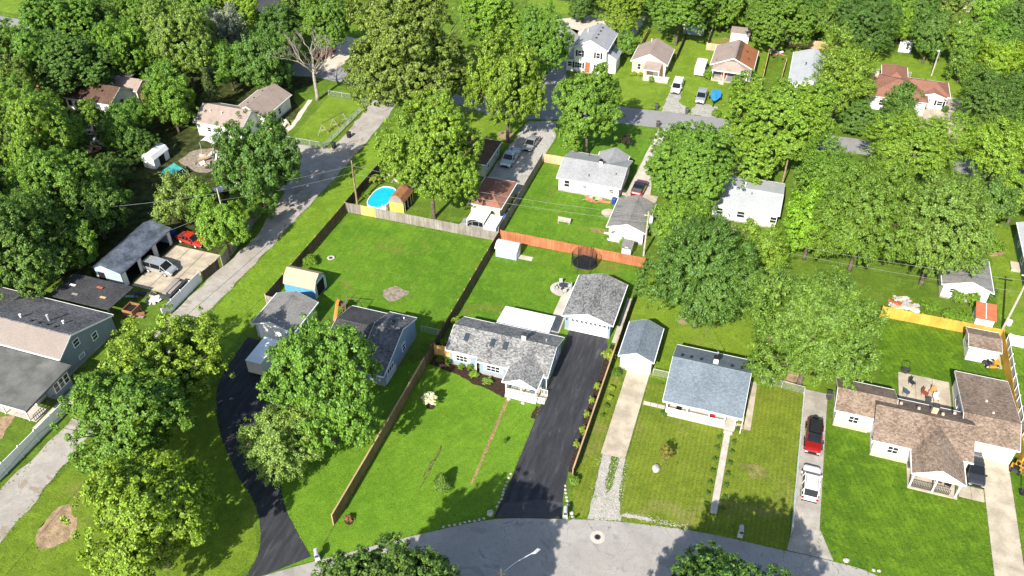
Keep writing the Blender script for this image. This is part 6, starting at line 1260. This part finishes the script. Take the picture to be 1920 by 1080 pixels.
mailbox(-33.8, 40.5, .6, 'grey mailbox at the mouth of the curved black driveway'); mailbox(-11.7, 53.1, .25, 'grey mailbox at the mouth of the straight black driveway'); mailbox(5.9, 56.5, .1, 'grey mailbox in the tree shadow by the bungalow lawn')
t = thing('manhole', 'round manhole cover set in a pale concrete collar', 'manhole', (-7.9, 51.8, 0)); fpart('collar', MB().disc((-7.9, 51.8), .78, .02, .048, 28), 'concrete_light', t); fpart('cover', MB().disc((-7.9, 51.8), .33, .049, .056, 20), 'dkmetal', t); fpart('cover_ring', MB().disc((-7.9, 51.8), .2, .057, .062, 18), 'black_plastic', t)
t = thing('basketball_hoop', 'portable basketball hoop beside the right driveway', 'basketball hoop', (33.9, 71.5, 0)); part('pole', MB().tube([(0, 0, 0), (0, 0, 2.8), (-.5, 0, 3.1)], .06, 6), 'dkmetal', t, local=True); part('backboard', MB().box(-.55, -.5, -.6, .6, 2.7, 3.5), 'blue_wall2', t, local=True); part('rim', MB().tube([(-.75+.23*math.cos(k*PI/6), .23*math.sin(k*PI/6), 2.9) for k in range(13)], .02, 4), 'orange', t, local=True); part('base', MB().box(-.2, .6, -.4, .4, 0, .2), 'black_plastic', t, local=True)
def mower(x, y, rz, label):
    t = thing('riding_mower', label, 'mower', (x, y, .06), rz); part('deck', MB().box(-.35, .55, -.6, .6, .15, .35), 'yellowpaint', t, local=True); part('hood', MB().prism([(.2, .3), (1.0, .3), (.95, .75), (.25, .85)], -.3, .3, 'y'), 'yellowpaint', t, local=True); part('seat', MB().box(-.45, 0, -.25, .25, .55, .65).box(-.5, -.42, -.25, .25, .6, 1.0), 'black_plastic', t, local=True); part('chassis', MB().box(-.7, .9, -.3, .3, .25, .5), 'dkmetal', t, local=True); part('steering_wheel', MB().tube([(.2, 0, .8), (.08, 0, 1.0)], .03, 5).disc((.05, 0), .2, 1.0, 1.03, 12), 'black_plastic', t, local=True)
    for xx, s in ((.75, .7), (-.55, 1.0)):
        for sy in (-.42, .42): w2 = link('wheel', WT, t, (xx, sy, .34*s*.8)); w2.scale = (s*.8, .9, s*.8); link('rim', WR, w2)
mower(32.6, 91.4, .3, 'yellow riding mower on the pad beside the brown-roofed shed'); mower(33.7, 74.6, 1.2, 'yellow mower at the right end of the garage front')
def stuff_pile(name, label, cat, x, y, rx, ry, n, mats, seed, hmax=.7):
    t = thing(name, label, cat, (x, y, 0)); rng = random.Random(seed)
    for i in range(n):
        a = rng.uniform(0, 6.28); q = rng.uniform(0, 1)**.5; px, py = rx*q*math.cos(a), ry*q*math.sin(a); L = rng.uniform(.4, 1.8); wdt = rng.uniform(.1, .7); z = rng.uniform(.05, hmax)*(1.1-q)
        o = part(rng.choice(('board', 'sheet', 'crate')), MB().box(-L/2, L/2, -wdt/2, wdt/2, -.04, rng.choice((.02, .03, .3))), rng.choice(mats), t, local=True); o.location = (px, py, z+.06); o.rotation_euler = (rng.uniform(-.25, .25), rng.uniform(-.25, .25), rng.uniform(0, 6.28))
stuff_pile('rubble_heap', 'heap of broken boards and rubble below the ruined white house', 'rubble', -115.5, 107.5, 3.2, 3.6, 60, ['redbrick', 'white_wall', 'wood_pine', 'stone', 'tan_wall', 'wood_grey'], 1, 1.2)
stuff_pile('rubble_heap', 'smaller scatter of rubble near the narrow dark tree', 'rubble', -110.0, 101.5, 1.8, 2.0, 22, ['redbrick', 'white_wall', 'stone', 'tan_wall'], 2, .6)
stuff_pile('junk_pile', 'pile of junk furniture behind the yellow fence', 'junk', 22.6, 100.6, 1.8, 1.3, 26, ['white_wall', 'wood_pine', 'tan_wall', 'rust_roof', 'concrete_light', 'metal'], 3, .8)
stuff_pile('junk_pile', 'junk and lumber beside the white taupe-roofed house', 'junk', -87.8, 104.0, 3.0, 2.4, 40, ['white_wall', 'wood_grey', 'dkmetal', 'wood_pine', 'stone', 'metal'], 4, .8)
stuff_pile('junk_pile', 'scrap around the pale covered boat', 'junk', -79.0, 98.2, 2.2, 2.0, 26, ['white_wall', 'red_light', 'dkmetal', 'wood_pine', 'metal'], 5, .8)
stuff_pile('junk_pile', 'clutter along the edge of the concrete apron', 'junk', -75.6, 69.6, 2.4, .8, 18, ['vinyl', 'blue_wall2', 'wood_pine', 'dkmetal', 'white_wall'], 6, .5)
stuff_pile('junk_pile', 'clutter on the shaded yard behind the grey-sided house', 'junk', -74.6, 66.2, 1.3, 1.3, 16, ['dkmetal', 'wood_grey', 'brown_roof', 'wood_dark', 'black_plastic'], 7, .6)
stuff_pile('porch_clutter', 'toys and pots along the wall of the grey-roofed house', 'junk', -23.2, 112.4, 1.9, .45, 14, ['redbrick', 'wood_pine', 'green_shed', 'concrete_light', 'black_plastic'], 8, .5)
stuff_pile('junk_pile', 'clutter beside the pale metal-roofed house', 'junk', 1.9, 162.8, .5, 2.2, 16, ['redbrick', 'tan_wall', 'dkmetal', 'white_wall'], 9, .6)
stuff_pile('junk_pile', 'cloth and toys beside the dark shed at the top', 'junk', -.3, 178.0, 1.2, 1.2, 12, ['white_wall', 'tealtarp', 'bluecover', 'redbrick'], 10, .8)
stuff_pile('junk_pile', 'clutter behind the pale-roofed white house', 'junk', -1.5, 110.5, 2.4, 1.2, 16, ['white_wall', 'concrete_light', 'dkmetal', 'tan_wall'], 11, .5)
stuff_pile('junk_pile', 'clutter at the end of the taupe-roofed house', 'junk', -82.5, 117.5, 1.0, 3.0, 24, ['tan_wall', 'dkmetal', 'wood_pine', 'white_wall'], 12, .7)
stuff_pile('stone_heap', 'loose rocks along the fence above the pool', 'rubble', -56.4, 108.3, 1.5, 1.0, 16, ['stone', 'dirt_grey'], 13, .4)
t = thing('dumpster', 'dark flatbed dump trailer inside the white vinyl fence', 'trailer', (-72.3, 71.6, 0)); fpart('bed', MB().box(-73.2, -71.6, 69.6, 73.4, .5, 1.2).box(-73.25, -71.55, 69.55, 73.45, 1.202, 1.26), 'dkmetal', t); fpart('load', MB().box(-73.0, -72.3, 69.9, 73.1, 1.262, 1.5).box(-72.25, -71.8, 70.2, 72.8, 1.262, 1.4), 'wood_grey', t)
for y in (71.0, 72.0): w2 = link('wheel', WT, t, (.8, y-71.6, .34)); w2.rotation_euler = (0, 0, PI/2); link('rim', WR, w2)
t = thing('carport', 'dark flat-roofed carport between the grey-sided house and the three-bay garage', 'carport', (-81, 66.2, 0)); flat('roof', t, [(-86, 63.7, 2.5), (-76.4, 63.7, 2.5), (-76.4, 68.9, 2.3), (-86, 68.9, 2.3)], .12, 'sh_blackx'); posts(t, [(-76.6, 64), (-76.6, 68.7), (-81, 68.7), (-85.8, 68.7)], 0, 2.2, 'wood_dark', .12)
for i, (x, y) in enumerate(((-84.2, 66.5), (-82.6, 65.0), (-80.4, 67.2), (-78.6, 65.6))): fpart('loose_sheet', MB().box(x-.5, x+.4, y-.2, y+.15, 2.52, 2.56), ('vinyl', 'wood_grey', 'rust_roof', 'wood_pine')[i], t)
t = thing('brown_crate', 'rust-brown wooden bin beside the dark carport', 'crate', (-75.3, 66.3, 0)); fpart('side_panel', MB().box(-76.1, -74.5, 65.4, 65.5, 0, 1.2).box(-76.1, -74.5, 67.1, 67.2, 0, 1.2).box(-76.1, -76.0, 65.51, 67.09, 0, 1.2).box(-74.6, -74.5, 65.51, 67.09, 0, 1.2), 'brown_roof', t); fpart('contents', MB().box(-75.9, -74.7, 65.6, 67.0, .05, .9), 'black_plastic', t)
t = thing('tarp_frame', 'teal tarp stretched over a metal frame in the left yard', 'tarp', (-90.6, 97, 0)); flat('tarp', t, [(-92.2, 96.2, 1.5), (-90.2, 95.3, 1.3), (-89.2, 98.0, 1.6), (-91.3, 98.7, 1.9)], .03, 'tealtarp'); posts(t, [(-92.1, 96.2), (-90.2, 95.4), (-89.3, 97.9), (-91.2, 98.6)], 0, 1.3, 'metal', .06)
fpart('frame', MB().tube([(-90.2, 95.3, 1.3), (-88.2, 94.4, 1.2), (-87.2, 97.0, 1.3), (-89.2, 98, 1.6)], .03, 5), 'metal', t)
t = thing('carport', 'white arched carport roof beside the taupe-roofed house', 'carport', (-89.5, 107.2, 0)); m = MB()
for i in range(6):
    a, b = PI*(.2+.6*i/6), PI*(.2+.6*(i+1)/6); m.add([(-90+1.7*math.cos(a), 105.8, 1.0+1.5*math.sin(a)), (-90+1.7*math.cos(b), 105.8, 1.0+1.5*math.sin(b)), (-90+1.7*math.cos(b), 109, 1.0+1.5*math.sin(b)), (-90+1.7*math.cos(a), 109, 1.0+1.5*math.sin(a))], [(0, 1, 2, 3)])
fpart('roof', m, 'white_roof', t); posts(t, [(-91.3, 105.9), (-88.7, 105.9), (-91.3, 108.9), (-88.7, 108.9)], 0, 1.85, 'metal', .06)
t = thing('shed', 'dark shed under the trees beside the cedar fence', 'shed', (1.5, 186.5, 0)); fpart('wall', MB().box(.2, 2.8, 184.9, 188.6, 0, 2.1), 'dkgrey_wall', t); flat('roof', t, [(0, 184.6, 2.15), (3.0, 184.6, 2.15), (3.0, 189, 2.6), (0, 189, 2.6)], .1, 'sh_darkx'); fpart('door', MB().box(.9, 1.9, 184.87, 184.897, .05, 1.9), 'grey_wall', t)
t = thing('metal_sheets', 'leaning white metal sheets at the edge of the upper right lawn', 'metal sheet', (24.8, 189, 0))
for i in range(3): fpart('sheet', MB().add([(23.4+i*.85, 187+i*.1, .1), (24.2+i*.85, 187+i*.1, .1), (24.6+i*.85, 190.5, 1.6), (23.8+i*.85, 190.5, 1.6)], [(0, 1, 2, 3)]), 'white_roof', t)
t = thing('patio_heater', 'round fire bowl with dark lid on the brown-roofed house patio', 'fire bowl', (22.5, 86.9, 0)); part('bowl', MB().tube([(0, 0, .1), (0, 0, .45)], [.35, .55], 14), 'dkmetal', t, local=True); part('ring', MB().tube([(.5*math.cos(k*PI/8), .5*math.sin(k*PI/8), .47+.5*math.sin(k*PI/8)+.5) for k in range(17)], .03, 5), 'black_plastic', t, local=True)
def umb(x, y, label, col, h_=2.1, r_=.5, rz=0):
    t = thing('patio_chair', label, 'chair', (x, y, .06), rz); o = part('seat', MB().box(-.3, .3, -.3, .3, .4, .48), 'paintcol', t, local=True); o.color = (*col, 1); o = part('backrest', MB().box(-.3, .3, .28, .36, .48, 1.05), 'paintcol', t, local=True); o.color = (*col, 1)
    for sx in (-.27, .27):
        for sy in (-.27, .27): part('leg', MB().tube([(sx, sy, 0), (sx, sy, .4)], .025, 5), 'dkmetal', t, local=True)
umb(22.5, 82.9, 'blue-grey chair on the patio against the brown-roofed house', (.05, .08, .13), rz=2.6); umb(24.6, 83.4, 'red-trimmed chair in the middle of the brown-roofed house patio', (.25, .05, .03), rz=1.0); umb(25.8, 83.0, 'white cushioned chair on the brown-roofed house patio', (.6, .6, .58), rz=.3); umb(25.4, 83.9, 'tan chair on the brown-roofed house patio', (.45, .24, .08), rz=-.5)
umb(23.2, 84.8, 'dark chair near the fire bowl', (.03, .03, .03), rz=.8); umb(23.0, 70.3, 'dark blue chair on the lower right porch', (.03, .04, .08), rz=0); umb(25.4, 70.0, 'black chair left of the right porch post', (.015, .015, .015), rz=.2); umb(26.4, 69.8, 'black chair at the right end of the porch', (.015, .015, .015), rz=-.3)
umb(-3.0, 71.6, 'black chair on the bungalow porch', (.015, .015, .015)); umb(.9, 71.6, 'red cushioned chair on the bungalow porch', (.45, .02, .03)); umb(-22.4, 69.2, 'grey chair at the left end of the white gabled porch', (.2, .25, .27)); umb(-20.2, 69.2, 'blue cushioned chair at the right end of the white gabled porch', (.05, .12, .2))
# ------------------------------------------------------------------ poles and wires
def pole(x, y, h_, label, mat, arm=None, lean=(0, 0), name='utility_pole'):
    t = thing(name, label, 'pole', (x, y, 0)); part('shaft', MB().tube([(0, 0, 0), (lean[0]*.5, lean[1]*.5, h_*.5), (lean[0], lean[1], h_)], [.16, .14, .10], 9), mat, t, local=True)
    if arm: part('crossarm', MB().box(lean[0]-arm, lean[0]+arm, lean[1]-.06, lean[1]+.06, h_-.7, h_-.55), mat, t, local=True)
    return t
p1 = pole(-58.6, 99.6, 7.9, 'brown wooden utility pole at the pool corner of the back yard', 'pole'); p2 = pole(-13.0, 100.4, 7.7, 'pale utility pole with a transformer behind the red fence', 'pole_grey', .6); part('transformer', MB().tube([(.45, 0, 6.0), (.45, 0, 6.8)], .26, 12), 'white', p2, local=True)
p3 = pole(34.8, 99.2, 9.5, 'pale utility pole behind the white vinyl fence at right', 'pole_grey', .9, (.2, .2)); part('transformer', MB().tube([(.35, -.2, 1.2), (.35, -.2, 1.9)], .3, 12), 'white', p3, local=True)
p5 = pole(-73.2, 86.0, 8.2, 'utility pole among the trees behind the concrete apron', 'pole_grey')
t = pole(-14.3, 40.2, 8.4, 'street lamp pole with long bracket arm at the bottom edge', 'pole_grey', .45, name='street_lamp'); part('bracket', MB().tube([(0, 0, 7.6), (1.0, 1.1, 8.25), (2.3, 2.6, 8.35)], .05, 6), 'metal', t, local=True); part('lamp_head', MB().add([(2.1, 2.3, 8.28), (2.45, 2.5, 8.28), (2.75, 3.05, 8.3), (2.45, 3.1, 8.3), (2.2, 2.45, 8.48), (2.4, 2.55, 8.48), (2.6, 2.95, 8.46), (2.45, 2.98, 8.46)], [(3, 2, 1, 0), (4, 5, 6, 7), (0, 1, 5, 4), (1, 2, 6, 5), (2, 3, 7, 6), (3, 0, 4, 7)]), 'metal', t, local=True)
t = pole(29.6, 177.3, 5.2, 'pale yard lamp pole on the lawn behind the brick-red roof', 'pole_grey', name='yard_lamp'); part('lamp_head', MB().box(-.5, .1, -.15, .15, 5.1, 5.3), 'metal', t, local=True)
t = pole(4.5, 124.5, 6.5, 'thin dark pole on the lawn behind the pale-roofed house', 'pole', name='utility_pole')
def wire(a, b, sag, label, r_=.022, mt='wire'):
    a, b = Vector(a), Vector(b); m = MB(); m.tube([tuple(a+(b-a)*i/16-Vector((0, 0, sag*4*(i/16)*(1-i/16)))) for i in range(17)], r_, 4)
    solo('overhead_wire', label, 'wire', m, mt)
wire((-58.6, 99.6, 7.0), (-13, 100.4, 7.2), .9, 'upper overhead wire from the pool corner pole to the transformer pole'); wire((-58.6, 99.6, 5.6), (-13, 100.4, 6.0), .8, 'lower overhead wire from the pool corner pole to the transformer pole'); wire((-13, 100.4, 7.2), (34.9, 99.3, 8.2), .9, 'upper overhead wire crossing above the right-hand trees'); wire((-13, 100.4, 6.0), (34.9, 99.3, 6.4), .8, 'lower overhead wire crossing above the yellow fence')
wire((34.9, 99.3, 8.2), (75, 100, 8), .6, 'overhead wire leaving the right edge'); wire((-58.6, 99.6, 7.0), (-73.2, 86, 7.6), .3, 'upper overhead wire over the alley'); wire((-58.6, 99.6, 5.8), (-73.2, 86, 6.2), .4, 'lower overhead wire over the alley'); wire((-73.2, 86, 7.4), (-98, 74, 6.5), .5, 'overhead wire into the left wood'); wire((-73.2, 86, 5.0), (-79.5, 80.5, 2.9), .2, 'service wire to the three-bay garage')
wire((-13, 100.4, 6.6), (0.1, 78.7, 4.2), .5, 'service wire running down to the bungalow chimney'); wire((-14.3, 40.2, 8.0), (-40, 24, 8.5), .5, 'overhead wire leaving the street lamp toward the lower left'); wire((-13, 100.4, 6.4), (-16.2, 110, 3.3), .2, 'service wire to the white garage'); wire((-58.6, 99.6, 7.2), (-64, 40, 8.5), 1.2, 'long overhead wire along the alley verge', .03, 'dkmetal'); wire((-64, 40, 8.5), (-63, 8, 8.5), .5, 'overhead wire over the dirt patch at lower left', .03, 'dkmetal')

# ------------------------------------------------------------------ rough grass along edges and weeds in the lawns
def tufts(name, label, pts, n_per, spread, size, hue, seed):
    rng = np.random.default_rng(seed); C = np.array([(x, y, .05) for x, y in pts]); O = np.tile(np.array([[0, 0, 1.]]), (len(C), 1)); O[:, :2] += rng.normal(0, .25, (len(C), 2)); O /= np.linalg.norm(O, axis=1)[:, None]
    me = leafcloud(name, C, O, n_per, spread, size, rng, 's', .5); o = link(name, me); o.color = (*hue, 1); o['kind'] = 'stuff'; tag(o, label, 'grass')
er = random.Random(8); EP = []
def along(pts, jit, step=.22):
    for a, b in zip(pts[:-1], pts[1:]):
        a, b = Vector(a[:2]), Vector(b[:2]); n = max(1, int((b-a).length/step))
        for i in range(n):
            if er.random() < .7: p = a+(b-a)*(i+er.random())/n; EP.append((p.x+er.gauss(0, jit), p.y+er.gauss(0, jit)))
along([(-34, 40.3), (-28.6, 44.2), (-24.7, 46.9), (-18.8, 50.7)], .07); along([(-18.7, 56.5), (-18.7, 67)], .05); along([(-11.8, 53), (-6.3, 54.4), (2, 55.8), (10.6, 56.2)], .09); along([(15, 56.5), (18.8, 56.3), (26, 54.2)], .08)
for x in (-10.25, -7.35, 10.9, 13.65, 30.05, 33.1, 2.5, 3.35): along([(x, 57.5 if x > 0 else 62.6), (x, 75)], .05)
along(drl, .07); along([(-34.6, 40.6), (-37.7, 43), (-41, 46.1), (-46, 53.5), (-50, 60)], .07); along([(-65.5, 32), (-66.3, 44.6), (-66, 69), (-65.5, 81), (-65.4, 102), (-65.7, 119)], .22); along([(-70.2, 37), (-70, 47), (-70.2, 66)], .18)
for a, b in (((-34.05, 44.7), (-34.05, 97)), ((-34.3, 44.7), (-34.3, 97)), ((-59.1, 74), (-59.1, 97)), ((-59.3, 74), (-59.3, 110)), ((-59, 96.9), (-34.4, 96.9)), ((-34, 97.45), (-12.4, 97.45)), ((-12.1, 58), (-12.1, 97)), ((19.6, 96.85), (34, 96.85)), ((34.05, 76), (34.05, 96)), ((-34.35, 99), (-34.35, 120))): along([a, b], .06, .3)
for a, b in (((-41.2, 121), (-41, 134)), ((-34.7, 111), (-34.7, 131)), ((-26, 144.9), (-10, 146.1)), ((-26, 138.4), (-13, 139.3)), ((12, 146), (32, 145))): along([a, b], .25)
tufts('grass_edges', 'rough unmown grass along fences, drives and street edges', EP, 5, .09, .075, (.105, .205, .014), 1)
W_ = []
for x0, x1, y0, y1, n in ((-33.5, -19.5, 48, 66.5, 700), (-58, -35, 75, 96, 1500), (-33, -21.5, 81.5, 96.5, 600), (-6.5, 10, 57, 69, 700), (14.5, 29.5, 58, 67.5, 700), (-64.5, -60, 56, 110, 900), (-63, -44, 30, 44, 500), (-11, 18, 83, 96, 700), (20, 33, 87.5, 96, 350), (-33, -21, 99, 112, 500), (-30, -5, 147, 160, 500)):
    for _ in range(n): W_.append((er.uniform(x0, x1), er.uniform(y0, y1)))
tufts('lawn_weeds', 'scattered clover and longer tufts in the lawns', W_, 6, .13, .045, (.125, .225, .016), 2)
# individual labels for the woodland trees: size, tint and the nearest landmark
MARK = [('the three-bay garage', -82, 76), ('the grey-sided house', -82, 60), ('the small white barn shed', -96, 100), ('the ruined white house', -118, 115), ('the pale yellow house', -134, 117), ('the taupe-roofed white house', -90, 117), ('the far left road', -160, 141), ('the dark asphalt lot', -112, 172),
        ('the dark red pickup', -90, 147), ('the two-storey house', -35.5, 161), ('the tan house', -24, 163), ('the greenish shed', -19, 184), ('the half-brown roof', -8, 167), ('the flat-roofed white shed', -9, 182), ('the dark shed', 1.5, 186), ('the cedar fence', 8, 183), ('the brick-red roof', 24, 165), ('the white metal sheets', 25, 189),
        ('the far grey-roofed house', 36.5, 212), ('the teal house', 43, 114), ('the small white garage at right', 30, 107), ('the sandy lot', -41, 180), ('the red deck', -111.5, 121), ('the pale covered boat', -81, 94), ('the yard lamp', 29.6, 177), ('the rubble heap', -115.5, 107.5)]
seen = {}
TINT = {}
for o in [o for o in SC.objects if o.get('group') in ('trees of the left wood', 'trees of the far wood', 'trees of the right thicket')]:
    x, y = o.location.x, o.location.y; cr = [c for c in o.children if c.name.startswith('crown')][0]; r_ = cr.dimensions.x/2 if cr.dimensions.x else 5
    nm, mx_, my_ = min(MARK, key=lambda q: (q[1]-x)**2+(q[2]-y)**2); dx, dy = x-mx_, y-my_
    side = ('right of' if dx > 0 else 'left of') if abs(dx) > abs(dy) else ('beyond' if dy > 0 else 'in front of')
    size = 'big' if r_ > 5.9 else ('mid-sized' if r_ > 4.4 else 'smaller'); g_ = cr.color[1]; tint = 'bright' if g_ > .24 else ('green' if g_ > .19 else 'dark')
    lb = '%s %s tree of the wood %s %s' % (size, tint, side, nm); seen.setdefault(lb, []).append(((dx*dx+dy*dy)**.5, o))
ORD = ['nearest', 'second', 'third', 'fourth', 'fifth', 'sixth', 'seventh', 'eighth']
for lb, lst in seen.items():
    lst.sort(key=lambda q: q[0])
    for i, (d_, o) in enumerate(lst): o['label'] = lb if len(lst) == 1 else lb+', '+ORD[i]+(' to it' if i == 0 else ' nearest to it')

ORD2 = ['first', 'second', 'third', 'fourth', 'fifth', 'sixth', 'seventh', 'eighth', 'ninth', 'tenth', 'eleventh', 'twelfth', 'thirteenth', 'fourteenth', 'fifteenth', 'sixteenth', 'seventeenth', 'eighteenth', 'nineteenth']
for gname, base, key in (('right walkway shrubs', '%s shrub from the street in the row right of the bungalow front walk', 1), ('left walkway shrubs', '%s shrub from the street in the row left of the bungalow front walk', 1), ('driveway edge shrubs', '%s golden shrub from the street along the black driveway fence', 1),
                         ('lawn edge stones', '%s pale edging stone from the left around the lawn corner at the driveway mouth', None), ('right driveway stones', '%s pale edging stone from the street on the right driveway edge', 1)):
    lst = [o for o in SC.objects if o.get('group') == gname]
    if key is not None: lst.sort(key=lambda o: o.location[key])
    for i, o in enumerate(lst): o['label'] = base % ORD2[i]
